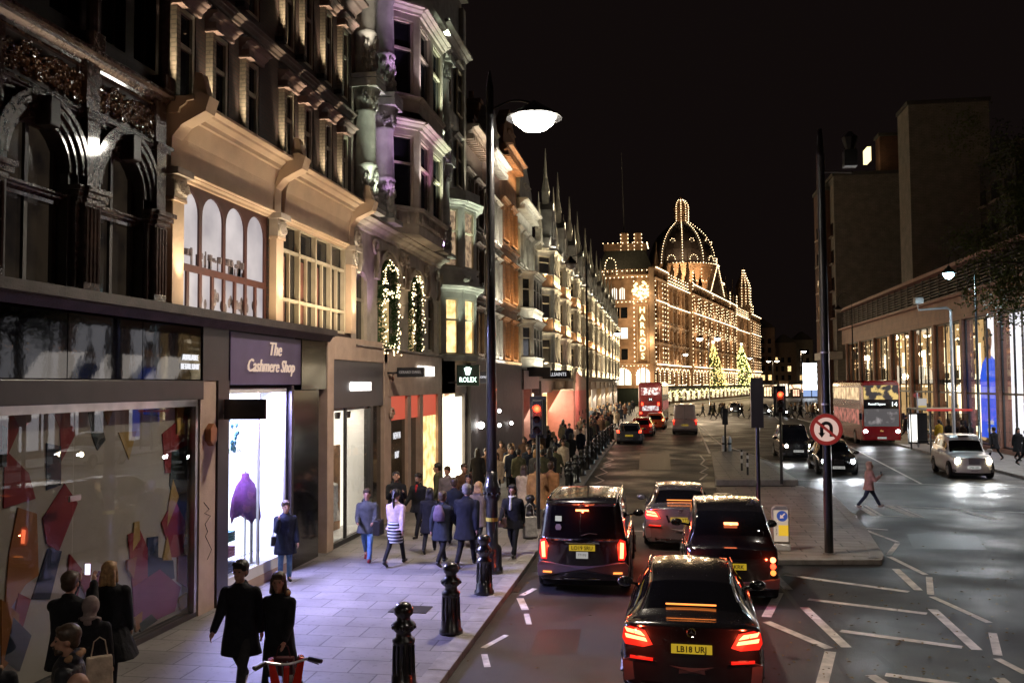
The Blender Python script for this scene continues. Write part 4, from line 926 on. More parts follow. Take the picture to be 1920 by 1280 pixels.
# facade string lights
for (u0, u1, o, top) in blk:
    for z in (7.6, 19.6, top-.2): bulbs([(u0, -o-.65, z+.1), (u1, -o-.65, z+.1)], step=.62 if z > 8 else .5, r=.16)
for z in (11.8, 15.7):
    for (u0, u1, o) in ((10.6, 33, 0), (93, 122, 0)):
        n = 5
        for j in range(n): pass
        bulbs([(u0, -o-.35, z), (u1, -o-.35, z)], step=1.0, r=.14)
vx = [0.6, 6.2, 8.2, 10.4, 33, 40.5, 48, 55.5, 63, 70.5, 78, 85.5, 93, 122, 127, 131, 135, 139, 142.8]
for x in vx:
    o = .8 if (33 <= x <= 93 or x >= 122) else .6
    bulbs([(x, -o-.3, 8.2), (x, -o-.3, 24)], step=.85, r=.14)
for j in range(8):                               # draped strings under the centre cornice
    x = 36.7+j*7.5; k = [(x-2.5, -1.2, 23.6), (x-1.4, -1.2, 21.0), (x, -1.2, 20.2), (x+1.4, -1.2, 21.0), (x+2.5, -1.2, 23.6)]; bulbs(k, step=.8, r=.14)
    bulbs([(x-1.2, -1.2, 15.6), (x, -1.2, 17.2), (x+1.2, -1.2, 15.6)], step=.7, r=.14)
# arches of the lower band
for (u0, u1, o, top) in blk:
    n = max(2, int(round((u1-u0)/3.8))); wv = (u1-u0)/n; pts = []
    for j in range(n):
        m = u0+(j+.5)*wv; w_ = wv/2-.1; pts += [(m-w_*math.cos(PI*q/8), -o-.3, 5.6+1.4*math.sin(PI*q/8)) for q in range(9)]
    bulbs(pts, step=.6, r=.14)
    for j0 in range(0, n+1, 3):
        k = []
        for j in range(j0, min(j0+3, n+1)): x = u0+j*wv; k += [(x, -o-.32, 3.7), (x, -o-.32, 5.5), (x, -o-.32, 3.7)]
        bulbs([p for p in k], step=.75, r=.13)
# pediment
uc = 61
k = MB(); k.prism([(uc-9.5, 26.2), (uc+9.5, 26.2), (uc, 34)], -1.6, -.6, 'y'); k.build('pediment', m_terra, HR)
bulbs([(uc-9.5, -1.8, 26.4), (uc, -1.8, 34.1), (uc+9.5, -1.8, 26.4)], step=.6, r=.18)
k = MB(); 
for i, (x, h_) in enumerate([(5, 4), (12, 5), (18, 3), (25, 4), (33, 6.5), (40, 4), (47, 4), (57, 5), (82, 6), (88, 4), (93, 6.5), (100, 4), (107, 5), (114, 4), (122, 8)]):
    k.fb(x-.5, x+.5, -.6, .4, 24, 26+h_*.3); k.lathe([(.55, 26+h_*.3), (.3, 26+h_*.6), (.05, 26+h_), (.04, 27.4+h_)], (x, -.1, 0), 6); k.cut()
k.build('pinnacles', m_terra2, HR)
for x in (33, 57, 82, 93): bulbs([(x-.5, -1.3, 25), (x-.4, -1.3, 29), (x+.4, -1.3, 29), (x+.5, -1.3, 25)], step=.7, r=.15)
for j in range(9):
    x = 12.5+j*2.2; bulbs([(x-.6, -.7, 24.6), (x, -.7, 26.0), (x+.6, -.7, 24.6)], step=.7, r=.15)
    x = 95+j*2.9; bulbs([(x-.6, -.7, 24.6), (x, -.7, 26.4), (x+.6, -.7, 24.6)], step=.7, r=.15)
# dome
dc = (70.0, 9.4, 0)    # behind the centre
prof = [(8.9, 34.6), (8.8, 36.6), (8.4, 38.8), (7.6, 41.0), (6.3, 43.2), (4.7, 44.9), (3.1, 46.2), (2.0, 47.0)]
k = MB(); k.lathe([(10.5, 24), (10.5, 29.5), (10.9, 29.7), (10.9, 30.2), (9.2, 30.3), (9.2, 34.2), (9.6, 34.4), (9.6, 35)], dc, 16); k.build('drum', m_terra, HR)
k = MB(); k.lathe(prof, dc, 24); k.build('dome', m_slate, HR)
k = MB(); k.lathe([(1.9, 47), (1.9, 50.6), (2.1, 50.8), (1.9, 51.6), (1.3, 52.7), (.3, 53.2), (.1, 54)], dc, 12); k.build('lantern', m_terra, HR)
for i in range(10):
    a = 2*PI*i/10+.25; ca, sa = math.cos(a), math.sin(a)
    if sa > .55 : continue
    bulbs([(dc[0]+(r+.25)*ca, dc[1]+(r+.25)*sa, z) for r, z in prof], step=.72, r=.17)
    bulbs([(dc[0]+(r+.15)*ca, dc[1]+(r+.15)*sa, z) for r, z in ((1.95, 47.3), (2.0, 50.8), (1.9, 51.6), (1.3, 52.7), (.2, 53.4))], step=.6, r=.16)
    a2 = a+PI/10; c2, s2 = math.cos(a2), math.sin(a2)
    for rr_, zc, q in ((7.9, 41.0, .6), (9.2, 36.0, 1.05)):
        tx, ty = -s2, c2; b0 = (dc[0]+rr_*c2, dc[1]+rr_*s2)
        bulbs([(b0[0]+tx*q*math.cos(w_), b0[1]+ty*q*math.cos(w_), zc+q*1.1*math.sin(w_)) for w_ in [PI*j/8 for j in range(9)]]+[(b0[0]-tx*q, b0[1]-ty*q, zc-.5*q)], step=.55, r=.15)
        if zc > 40: KK = MB().ball((b0[0], b0[1], zc), (.5, .5, .6), 8, 6).build('oculus', m_darkfr, HR)
for r, z in ((9.8, 35.0), (11.1, 30.2)): bulbs([(dc[0]+r*math.cos(PI+PI*j/24), dc[1]+r*math.sin(PI+PI*j/24), z) for j in range(0, 25)], step=.85, r=.16)
for i in range(9):
    a = PI+PI*i/8; bulbs([(dc[0]+9.4*math.cos(a), dc[1]+9.4*math.sin(a), 30.6), (dc[0]+9.4*math.cos(a), dc[1]+9.4*math.sin(a), 34.4)], step=.9, r=.15)
# corner turret at the far end
tc_ = (130, 2.5, 0); k = MB(); k.lathe([(3.0, 24), (3.0, 29), (3.3, 29.2), (2.3, 29.6), (2.3, 35), (2.6, 35.2), (1.9, 37), (.7, 39.5), (.5, 41), (.1, 42)], tc_, 10); k.build('turret', m_terra, HR)
for i in range(7):
    a = PI+PI*i/6; bulbs([(tc_[0]+(r+.2)*math.cos(a), tc_[1]+(r+.2)*math.sin(a), z) for r, z in ((3.0, 24.5), (3.0, 29), (2.3, 30), (2.3, 35), (1.9, 37), (.7, 39.5), (.3, 41.5))], step=.85, r=.2)
# awnings, ground windows and canopy
m_awn = mat('green_awning', (.02, .03, .022), rough=.8)
k = MB()
for j in range(24): u = 1+j*5.9; k.prism([(0.0, 3.5), (-2.0, 2.7), (-2.0, 2.45), (0, 2.6)], u, u+5.3, 'x')
k.fb(0, 143, -.5, 1.0, 3.15, 3.5)
k.build('awning', m_awn, HR)
gw = emit('store_shop_window', (.95, .8, .5), 1.2, False, (.12, .08, .04), 1.3, (.45, .6))
k = MB()
for j in range(24): u = 1.2+j*5.9; k.fb(u, u+4.9, -.4, -.3, .4, 3.1)
k.build('shop_windows', gw, HR)
k = MB(); facade(k, 0, 143, 0, 3.2, [(1.2+j*5.9, 6.1+j*5.9, .4, 3.1) for j in range(24)], .3); k.build('ground_floor_wall', m_terra, HR)
k = MB(); k.T = MI; k.prism([(-14.4, 173.1), (-5.1, 171.1), (-1.9, 171.0), (0, 180), (-12, 184)], 0, 3.2, 'z'); k.build('ground_floor_wall', m_awn, HR)
for kk in range(3):
    rr = random.Random(kk); k = MB()
    for j in range(170):
        u = rr.uniform(kk*47, kk*47+47); z = 2.45+.25*math.sin(u*1.06)+rr.gauss(0, .12) if j % 3 else rr.uniform(1, 2.6); k.ball((u, -2.05, z), .09, 4, 3)
    k.build('garland_light', emit('yellow_garland', (1, .9, .35), 3, False), HR)
o = struct(MB().box(0, 143, -5.2, 0, ZR+.005, 0).build('pavement', m_pave, loc=W((-2.1, 170, 0)), rz=HA)); o.scale = (1.05, 1, 1)
# christmas trees on the canopy
def xmas(label, px, ytop, m):
    k_ = (px-1241)/1700; s_ = (170*k_+2.1)/(.2425-.97*k_)-1; a = R(90-14.04)
    p = W((-2.1+math.cos(a)*s_+1.6*math.sin(a), 170+math.sin(a)*s_-1.6*math.cos(a), 3.5)); px_m = p.y/1700; hgt = (727-ytop)*px_m; wd = 24*px_m
    o = thing('christmas_tree', label, 'christmas tree', p); rr = random.Random(px); k = MB(); L = MB()
    for i in range(1600):
        z = rr.random()**1.3*hgt; r_ = wd*(1-z/hgt)*rr.uniform(.55, 1.0); q = rr.random()*6.28; k.add([(r_*math.cos(q), r_*math.sin(q), z), (r_*math.cos(q)+rr.uniform(-.4, .4), r_*math.sin(q)+rr.uniform(-.4, .4), z-.3), (r_*1.1*math.cos(q), r_*1.1*math.sin(q), z-.45)], [(0, 1, 2)])
    for i in range(520): z = rr.random()**1.4*hgt; r_ = wd*(1-z/hgt)*1.03; q = rr.random()*6.28; L.ball((r_*math.cos(q), r_*math.sin(q), z), .13, 4, 3)
    k.tube([(0, 0, 0), (0, 0, hgt*.9)], [.25, .05], 6); k.build('crown', mfir, o); L.build('string_light', m, o); L = MB(); L.ball((0, 0, hgt), .4, 8, 5).build('star', m_bulb, o)
xmas('yellow lit christmas tree on the store canopy, left of two, behind a lamp', 1327, 648, emit('tree_light_amber', (1, .68, .2), 2.6, False)); xmas('bright lemon christmas tree on the store canopy, right of two', 1381, 653, emit('tree_light_lemon', (1, .9, .25), 4, False))

# ================= RIGHT SIDE
RB = thing('glass_shopping_block', 'long reddish stone block with tall lit shop windows on the right side', 'building', (19.4, 97, 0), -PI/2); RB.scale = (1/CY_, 1, 1)
m_rst = brick('red_stone', (.27, .125, .085), (.23, .105, .07), (.12, .07, .05), w=1.2, h=.6, ms=.01, rough=.5, bump=.2)
k = MB(); k.fb(0, 66, -.6, .1, 8.1, 9.6)
nC = 11
k.fb(0, 66, -.6, .1, 0, .25); k.build('wall', m_rst, RB)
k = MB(); k.fb(-.2, 66, -.6, .45, 9.6, 9.78); k.fb(-.2, 66, -.6, .5, 11.55, 11.8); k.build('cornice', mat('pinkish_coping', (.32, .17, .14), rough=.6), RB)
k = MB()
for i in range(8): k.fb(0, 66, -.2, .05+.0, 9.9+i*.21, 9.97+i*.21)
for i in range(33): k.fb(i*2, i*2+.08, -.25, .08, 9.78, 11.55)
k.build('louvre', mat('louvre_metal', (.05, .035, .03), rough=.5), RB)
mint = emit('shop_interior', (1, .62, .25), .8, False, (.03, .022, .016), 1.0, (.62, .42)); mint2 = emit('shop_interior_dark', (.6, .42, .2), .5, False, (.02, .016, .014), .8, (.66, .5))
for i in range(nC):
    u = 2+i*6.1; k = MB(); k.fb(u-.35, u+.15, -.6, .08, .25, 8.1); k.build('column', m_rst, RB)
    if i == nC-1: break
    a, b = u+.15, u+5.75; f = MB()
    for x in (a, a+(b-a)*.33, a+(b-a)*.66, b-.08): f.fb(x, x+.08, -.2, -.1, .25, 8.1)
    for z in (.25, 3.3, 8.0): f.fb(a, b, -.2, -.1, z, z+.12)
    fr = f.build('window', m_blkm, RB); MB().fb(a, b, -.17, -.16, .3, 8.05).build('pane', glass('block_glass', (.85, .85, .85), .10), fr)
    wall_ = emit('white_lightbox', (.95, .93, 1), 1.7, True) if i in (6, 7, 8) else (mint if i in (2, 3, 4, 5) else mint2)
    MB().fb(a, b, -1.4, -1.35, .3, 8.1).build('interior_wall', wall_, fr)
    if i not in (6, 7, 8):
        k = MB(); rr = random.Random(i); k.fb(a, b, -1.3, -.3, 3.9, 4.25)
        for q in range(9): x = a+.3+q*.6; k.fb(x, x+.04, -.9, -.86, 4.25, 5.2)
        k.fb(a, b, -.9, -.86, 5.15, 5.2)
        for q in range(14): x = rr.uniform(a+.2, b-.5); z = rr.choice((.5, 1.2, 1.9, 4.3)); k.fb(x, x+rr.uniform(.2, .5), -1.1, -.8, z, z+rr.uniform(.3, 1.1))
        k.build('mezzanine', m_darkfr, fr)
        k = MB()
        for q in range(26): x = rr.uniform(a+.2, b-.3); z = rr.choice((3.75, 7.6, 7.0, 6.2)); k.ball((x, 1.0 if q % 2 else .5, z), .07, 5, 4)
        for q in range(5): x = rr.uniform(a+.3, b-1.0); k.fb(x, x+rr.uniform(.4, .9), -1.32, -1.3, rr.choice((.8, 4.6, 5.4)), rr.choice((2.6, 3.1)) if q % 2 else 6.6)
        k.build('shop_lights', emit('ceiling_spots', (1, .80, .48), 3.5, False), fr)
MB().fb(0, 66, -14, -1.7, 0, 9.6).build('unseen_core', m_core, RB)
def poster(label, u, w_, z0, zh, sc_, shirt, face=True):
    o = thing('window_poster', label, 'poster', W((19.4, 97-u, 0))+Vector((.8, 0, 0)), -PI/2)
    skin_ = emit('poster_skin', (.55, .26, .15), .55, False); hair_ = emit('poster_hair', (.06, .04, .03), .4, False); sh = emit(*shirt)
    k = MB(); y0 = 0
    k.prism([(-w_*.5, z0), (w_*.5, z0), (w_*.5, z0+zh*.55), (w_*.36, z0+zh*.66), (w_*.14, z0+zh*.72), (-w_*.14, z0+zh*.72), (-w_*.36, z0+zh*.66), (-w_*.5, z0+zh*.55)], -.02, 0, 'y').build('shirt', sh, o)
    k = MB(); r = w_*.16; zc = z0+zh*.86; k.prism([(r*math.cos(q), zc+r*1.35*math.sin(q)) for q in [2*PI*j/20 for j in range(20)]], -.04, -.02, 'y'); k.prism([(-r*.5, zc-r), (r*.5, zc-r), (r*.6, z0+zh*.7), (-r*.6, z0+zh*.7)], -.03, -.01, 'y'); k.build('face', skin_, o)
    k = MB(); k.prism([(r*1.03*math.cos(q), zc+r*.35+r*1.05*math.sin(q)) for q in [PI*j/12 for j in range(13)]], -.05, -.025, 'y'); k.prism([(r*.5*math.cos(q), zc-r*.75+r*.3*math.sin(q)) for q in [2*PI*j/12 for j in range(12)]], -.055, -.03, 'y')
    for sx in (-.4, .4): k.prism([(r*sx-.1*r*2, zc+.1*r), (r*sx+.1*r*2, zc+.1*r), (r*sx+.2*r, zc+.22*r), (r*sx-.2*r, zc+.22*r)], -.055, -.03, 'y')
    k.build('hair', hair_, o)
    return o
blue = ('poster_blue', (.02, .10, .75), 1.5, False); blue2 = ('poster_navy', (.04, .08, .30), .8, False)
p1 = poster('huge window poster of a man in a blue polo shirt behind the shop glass', 40.9, 3.4, .6, 7.0, 1, blue); p2 = poster('window poster of a standing man in a navy shirt, nearest the tree', 47.6, 2.2, 2.6, 4.2, 1, blue2)
text('Smile', .5, m_let, p1, (0, -.03, 1.6)); text('today', .5, m_let, p1, (0, -.03, 1.1)); text('Come on in', .26, m_let, p2, (0, -.03, 3.6)); text('and look', .26, m_let, p2, (0, -.03, 3.25))
MB().fb(-.8, .8, -.02, .0, .5, 2.6).build('trousers', emit('poster_trousers', (.10, .07, .06), .5, False), p2)
# slab towers behind
def slab(label, x0, x1, y0, y1, top, mw, side=True, lit=False):
    w_ = W(((x0+x1)/2, y0, 0)); x0 *= CY_; x1 *= CY_; o = thing('tower_block', label, 'building', Vector((x0, w_.y, 0)), 0); L = x1-x0; D = y1-y0
    k = MB(); k.box(0, L, 0, D, 0, top); k.build('wall', mw, o)
    k = MB(); k.box(-.15, L+.15, -.15, D, top, top+.35); k.build('roof', mat('roof_grey', (.06, .055, .05), rough=.8), o)
    if side:
        n = int(D/3.2)
        for f in range(int((top-12)/3)):
            z = 11+f*3; fr = MB(); gl_ = MB()
            for j in range(n): fr.box(-.25, -.003, .6+j*3.2, 2.6+j*3.2, z, z+.15); gl_.box(-.03, -.004, .7+j*3.2, 2.5+j*3.2, z+.15, z+1.6)
            w_ = fr.build('window_row', mat('pale_sill', (.3, .22, .17), rough=.6), o); gl_.build('pane', m_dkglass, w_)
    return o
m_slab = brick('pale_brown_brick', (.27, .235, .195), (.23, .20, .165), (.16, .14, .12), w=.45, h=.15, ms=.02, rough=.85)
m_slabd = brick('rust_brick', (.13, .05, .03), (.11, .045, .03), (.06, .03, .02), w=.45, h=.15, ms=.02, rough=.8)
slab('lower pale brick slab with a blank gable above the shopping block', 19.0, 27.2, 97.5, 105, 26.6, m_slab)
slab('tallest dark brick slab with a blank gable and a lit penthouse edge', 23.6, 30.8, 84, 88, 30.2, m_slab, False)
slab('reddish stair tower between the two brick slabs', 24.2, 28.9, 98, 100, 31.0, m_slabd, False)
slab('rust red bay with pale window sills left of the brick slabs', 17.9, 19.0, 100.5, 104.5, 25.5, m_slabd)
slab('dark residential block behind the tree at the right edge', 29.8, 44, 74, 90, 24, m_core)
o = MB().box(22.2, 22.6, 102, 104, 28, 29.5).build('lit_roof_window', emit('roof_lamp', (1, .8, .4), 1.6, False)); tag(o, 'small yellow lit window at the roof edge between the slabs', 'window')
k = MB(); k.box(17.4, 19.1, 101.6, 109, 6.6, 7.4); o = k.build('soffit', mat('white_soffit', (.5, .45, .4), rough=.6)); tag(o, 'pale canopy soffit beneath the rust red bay', 'canopy')
for zz in range(4): pass
for i, (x, y, z) in enumerate([(30.6, 70, 25.2), (31.2, 70, 24.6), (33.3, 73, 15.6), (34.6, 73, 15.2)]):
    o = MB().box(0, .7, 0, .1, 0, 1.0).build('lit_window', m_litwarm if i < 2 else m_litwhite, loc=W((x, y+3.8, z))); tag(o, ['yellow lit window glimpsed high through the tree', 'second yellow window glimpsed through the tree', 'pale lit window low behind the tree', 'rightmost pale lit window behind the tree'][i], 'window')
# far buildings closing the view
spec = [(33, 41, 330, 24, 'tall far dark brick building with gables right of the department store'), (41.5, 50, 340, 19, 'far dark terrace building with small lit windows'), (50, 58, 350, 20.5, 'far grey building behind the white billboard'), (-60, -16, 200, 16, 'dark buildings beyond the side street left of the store')]
for i, (a, b, y, h_, lab) in enumerate(spec):
    o = thing('far_building', lab, 'building', (a, y, 0)); L = b-a; ops = [(x_*2.4+.6, x_*2.4+1.8, z, z+1.9) for x_ in range(int(L/2.4)) for z in [5+q*3.3 for q in range(int((h_-6)/3.3))]]
    k = MB(); facade(k, 0, L, 4, h_, ops, .3); k.build('wall', mat('far_brick_%d' % i, ((.16, .09, .06), (.12, .08, .06), (.2, .17, .14), (.1, .07, .05))[i], rough=.8, var=.3), o)
    k = MB(); l_ = MB()
    for j, q in enumerate(ops): (l_ if (j*7+i) % 5 == 0 else k).fb(q[0], q[1], -.28, -.25, q[2], q[3])
    k.build('panes', m_dkglass, o); l_.build('lit_panes', m_litwarm, o)
    k = MB(); k.prism([(0, h_), (L, h_), (L*.8, h_+1.5), (L*.5, h_+3.2), (L*.2, h_+1.2)], 0, 8, 'y'); k.build('roof', m_core, o)
    k = MB(); k.fb(0, L, -.2, .3, 3.3, 4.2); k.build('fascia', m_darkfr, o); MB().fb(.3, L-.3, -.2, -.1, .3, 3.3).build('shop_window', emit('far_shops', (1, .75, .45), 2.2, False, (.2, .1, .06), .5, (.45, .6)), o)
o = thing('billboard', 'bright white illuminated billboard far down the street', 'billboard', at(1522, 745, 0))
s_ = o.location.y/1700; MB().box(-14*s_, 10*s_, 0, .4, 14*s_, 62*s_).build('panel', emit('billboard_white', (.85, .92, 1), 4, False), o); MB().box(-14*s_, 30*s_, 0.1, .5, 2*s_, 14*s_).build('lower_panel', emit('billboard_blue', (.25, .35, .6), 1.0, False), o)
k = MB(); k.cyl((0, .3, 0), .25, 8, 8); k.build('post', m_blkm, o)

for i, (px, py, w_, h_, col, lab) in enumerate([(1440, 735, 14, 26, (1, .72, .4), 'small warm lit shop front far down the street'), (1470, 730, 16, 34, (1, .86, .66), 'tall cream lit shop front below the low far street lamps'), (1493, 742, 12, 20, (1, .55, .35), 'reddish lit shop front left of the billboard'), (1425, 742, 10, 18, (.9, .9, 1), 'whitish lit kiosk at the end of the store')]):
    q = at(px, 745.5, 0); s_ = 1/ (1700/ (q.y*CY_)); o = thing('lit_shopfront', lab, 'shopfront', Vector((q.x, q.y, 0))); W2_ = w_*s_; k = MB()
    for j in range(3): k.box(-W2_/2+j*W2_/3+.1, -W2_/2+(j+1)*W2_/3-.1, 0, .2, .5, h_*s_*.75)
    k.build('shop_window', emit('far_shop_glow_%d' % i, col, 1.8, False, tuple(v*.35 for v in col), .6, (.45, .6)), o)
    MB().box(-W2_/2-.3, W2_/2+.3, .1, 3, 0, h_*s_*.8).build('wall', m_core, o); MB().box(-W2_/2, W2_/2, -.3, .1, h_*s_*.78, h_*s_*.9).build('fascia', m_terra2, o)
# ================= VEHICLES  (local frame: y forward, tail at y = 0, wheels on z = 0)
def crom(p, n):
    out = []; N_ = len(p)
    for i in range(N_-1):
        a, b, c, d = p[max(i-1, 0)], p[i], p[i+1], p[min(i+2, N_-1)]
        for k in range(n):
            t = k/n; out.append([.5*((2*b[q])+(-a[q]+c[q])*t+(2*a[q]-5*b[q]+4*c[q]-d[q])*t*t+(-a[q]+3*b[q]-3*c[q]+d[q])*t**3) for q in range(len(b))])
    out.append(list(p[-1])); return out
m_pb = mat('black_car_paint', (.012, .011, .013), rough=.16, spec=.6, var=.1, coat=1)
m_cg = mat('dark_car_glass', (.006, .006, .008), rough=.03, spec=.8, var=0)
m_tyre = mat('tyre_rubber', (.015, .015, .015), rough=.8); m_rim = mat('alloy_rim', (.35, .35, .36), rough=.3, metal=.8)
m_chr = mat('chrome', (.7, .7, .72), rough=.12, metal=1, var=0); m_gryp = mat('grey_bumper', (.10, .10, .11), rough=.35, var=.1, coat=.4)
m_red = emit('tail_light_hot', (1, .035, .012), 6, False); m_redw = emit('brake_light_core', (1, .20, .07), 6, False); m_reddim = emit('tail_light_lens', (.9, .012, .006), 1.0, False); m_amb = emit('led_brake_bar', (1, .26, .05), 1.8, False)
m_plate_y = emit('yellow_plate', (.75, .50, .03), .42, False); m_plate_w = emit('white_plate', (.8, .8, .75), .4, False); m_ink = mat('plate_ink', (.01, .01, .01), var=0)
m_head = emit('headlight_glow', (.92, .96, 1), 30, False); m_headw = emit('headlight_warm', (1, .86, .6), 35, False)
class Car:
    def __init__(s, name, label, cat, paint, st, W_, glassy, rear, lean=0, zl=1.0, bul=.12, tm=None, group=None, fb=.18):
        s.t = thing(name, label, cat, group=group); s.st = st; s.bul = bul; s.lean = lean; s.zl = zl; s.L = st[-1][0]; s.fb = fb; s.wb = max(q[2] for q in st)
        ctl = []
        for (y, zs, wb, zb, wt, zt) in st:
            ctl.append([(wb-.09, zs), (wb-.01, zs+.13), (wb, zs+.38), (wb-.015, zb-.07), (wb-.06, zb), (wt, zt-.07 if zt > zb+.15 else (zb+zt)/2), (wt-.1, zt-.02), (wt*.5, zt), (0, zt+.005)])
        SP, SY = 3, 5; prof = [crom([(x, z) for x, z in r], SP) for r in ctl]; nP = len(prof[0])
        flat = [[y]+[c for p in pr for c in p] for (y, *_), pr in zip(st, prof)]; rows = crom(flat, SY); s.bm = {}
        P = []
        for j, r in enumerate(rows):
            y = r[0]; tt = j/(len(rows)-1); wr = max(0, 1-(y/.9))**2 if y < .9 else 0; wf = max(0, 1-((s.L-y)/.9))**2 if s.L-y < .9 else 0; row = []
            for i in range(nP):
                x, z = max(0, r[1+2*i]), r[2+2*i]
                row.append((x, y+wr*(s.rear(x, z)-0)-wf*s.fb*(x/s.wb)**2, z))
            P.append(row)
        s.P = P; body = MB(); body.smooth = True; body.v = []; G = {}
        def add(mb, q): mb.add(q, [(0, 1, 2, 3)])
        for j in range(len(P)-1):
            y = (rows[j][0]+rows[j+1][0])/2; v = j/SY
            for i in range(nP-1):
                u = (i+.5)/SP; key = None
                for (nm, ya, yb, ua, ub) in glassy:
                    if ya <= y <= yb and ua <= u <= ub: key = nm
                q = [P[j][i], P[j][i+1], P[j+1][i+1], P[j+1][i]]
                for sx in (1, -1):
                    qq = [(sx*a, b, c) for a, b, c in q]
                    kk = key if key is None or not key.startswith('side') else key+('r' if sx > 0 else 'l')
                    if kk is None: add(body, qq)
                    else: G.setdefault(kk, MB()); G[kk].smooth = True; add(G[kk], qq)
        # end faces
        NC = 12
        for end in (0, -1):
            row = P[end]
            for i in range(nP-1):
                a, b = row[i], row[i+1]
                for c in range(NC):
                    t0, t1 = -1+2*c/NC, -1+2*(c+1)/NC
                    def pt(p, t):
                        x = p[0]*t; return (x, s.rear(x, p[2]) if end == 0 else s.L-s.fb*(x/s.wb)**2, p[2])
                    q = [pt(a, t0), pt(a, t1), pt(b, t1), pt(b, t0)]; zc = (a[2]+b[2])/2; xc = a[0]*(t0+t1)/2; key = None
                    if end == 0 and rear and rear[0] < zc < rear[1] and abs(xc) < rear[2]: key = 'rear_window'
                    if key: G.setdefault(key, MB()); G[key].smooth = True; add(G[key], q)
                    else: add(body, q)
        def weld(mb, nm, m, par):
            me = mb.mesh(nm, m); bm = bmesh.new(); bm.from_mesh(me); bmesh.ops.remove_doubles(bm, verts=bm.verts, dist=.0008); bmesh.ops.dissolve_degenerate(bm, dist=.0005, edges=bm.edges); bmesh.ops.recalc_face_normals(bm, faces=bm.faces); bm.to_mesh(me); bm.free()
            o = bpy.data.objects.new(nm, me); C.objects.link(o); o.parent = par; KIDS.setdefault(par, []).append(o); return o
        s.body = weld(body, 'body', paint, s.t)
        for kk, mb in G.items(): weld(mb, 'side_window' if kk.startswith('side') else kk, m_cg, s.t)
        MB().box(-s.wb+.12, s.wb-.12, .25, s.L-.3, .14, .42).build('chassis', m_tyre, s.t)
    def rear(s, x, z): return s.bul*(abs(x)/s.wb)**2.4+s.lean*max(0, z-s.zl)
    def front(s, x, z): return s.L-s.fb*(x/s.wb)**2
    def patch(s, name, poly, m, off=.012, par=None, end='rear', mir=False, th=.03):
        for sx in ((1, -1) if mir else (1,)):
            k = MB(); n = len(poly); f_ = s.rear if end == 'rear' else s.front; sg = -1 if end == 'rear' else 1
            o = [(sx*x, f_(x, z)+sg*off, z) for x, z in poly]; i_ = [(sx*x, f_(x, z)-sg*th, z) for x, z in poly]
            cx = sum(p[0] for p in o)/n; cz = sum(p[2] for p in o)/n; c = (cx, f_(abs(cx), cz)+sg*off, cz)
            k.add(o+i_+[c], [(j, (j+1) % n, 2*n) for j in range(n)]+[(j, (j+1) % n, (j+1) % n+n, j+n) for j in range(n)]); r = k.build(name, m, par or s.t)
        return r
    def wheels(s, ys, r=.33, wd=.22):
        for y in ys:
            for sx in (-1, 1):
                xo = sx*(s.wb+.012); xi = sx*(s.wb-wd)
                k = MB(); k.tube([(xi, y, r), (xi+sx*.02, y, r), (xo-sx*.03, y, r), (xo, y, r)], [r*.94, r, r, r*.93], 20); w_ = k.build('wheel', m_tyre, s.t)
                k = MB(); k.tube([(xo-sx*.01, y, r), (xo+sx*.006, y, r)], r*.64, 16)
                for q in range(5): a = q*2*PI/5; k.tube([(xo+sx*.01, y, r), (xo+sx*.012, y+r*.6*math.cos(a), r+r*.6*math.sin(a))], .03, 5)
                k.build('rim', m_rim, w_)
                k = MB(); arch_ring(k, 0, 0, r+.01, r+.07, 0, 1); k.v = [(xi if abs(b) < .5 else sx*(s.wb+.004), y+a, r+c) for a, b, c in k.v]; k.build('wheel_arch', m_tyre, s.t)
    def plate(s, txt, z, m, end='rear', w_=.52, h_=.115):
        y = (s.rear(0, z)-.03) if end == 'rear' else s.L+.02; sg = 1 if end == 'rear' else -1
        p = MB().box(-w_/2, w_/2, min(y, y+sg*.02), max(y, y+sg*.02), z-h_/2, z+h_/2).build('number_plate', m, s.t)
        text(txt, .108, m_ink, p, (0, y-sg*.004, z-.003), rot=(PI/2, 0, 0 if end == 'rear' else PI), depth=.001, sx=.92, bold=.0025)
    def mirrors(s, y, z, paint):
        for sx in (-1, 1):
            k = MB(); k.smooth = True; k.ball((sx*(s.wb+.13), y, z), (.13, .08, .085), 12, 8); k.tube([(sx*(s.wb-.08), y+.02, z-.05), (sx*(s.wb+.08), y, z-.02)], .025, 6); k.build('mirror', paint, s.t)
    def handles(s, ys, z, m=m_chr):
        for y in ys:
            for sx in (-1, 1): MB().tube([(sx*(s.wb-.01), y, z), (sx*(s.wb+.012), y+.02, z), (sx*(s.wb+.012), y+.16, z), (sx*(s.wb-.01), y+.18, z)], .013, 6).build('door_handle', m, s.t)
    def glow(s, pts, W_, col=(1, .08, .03), size=.02, front=False):
        for p in pts: l = lamp('POINT', p, col, W_, size, name='tail_lamp_light'); l.parent = s.t
    def place(s, x, y, rz=0, z=ZR, exact=False): s.t.location = Vector((x, y, z)) if exact else W((x, y, z)); s.t.rotation_euler = (0, 0, rz); return s.t
def seam(c, pts, m=m_tyre, r=.006, name='panel_gap'): MB().tube(pts, r, 4).build(name, m, c.t)

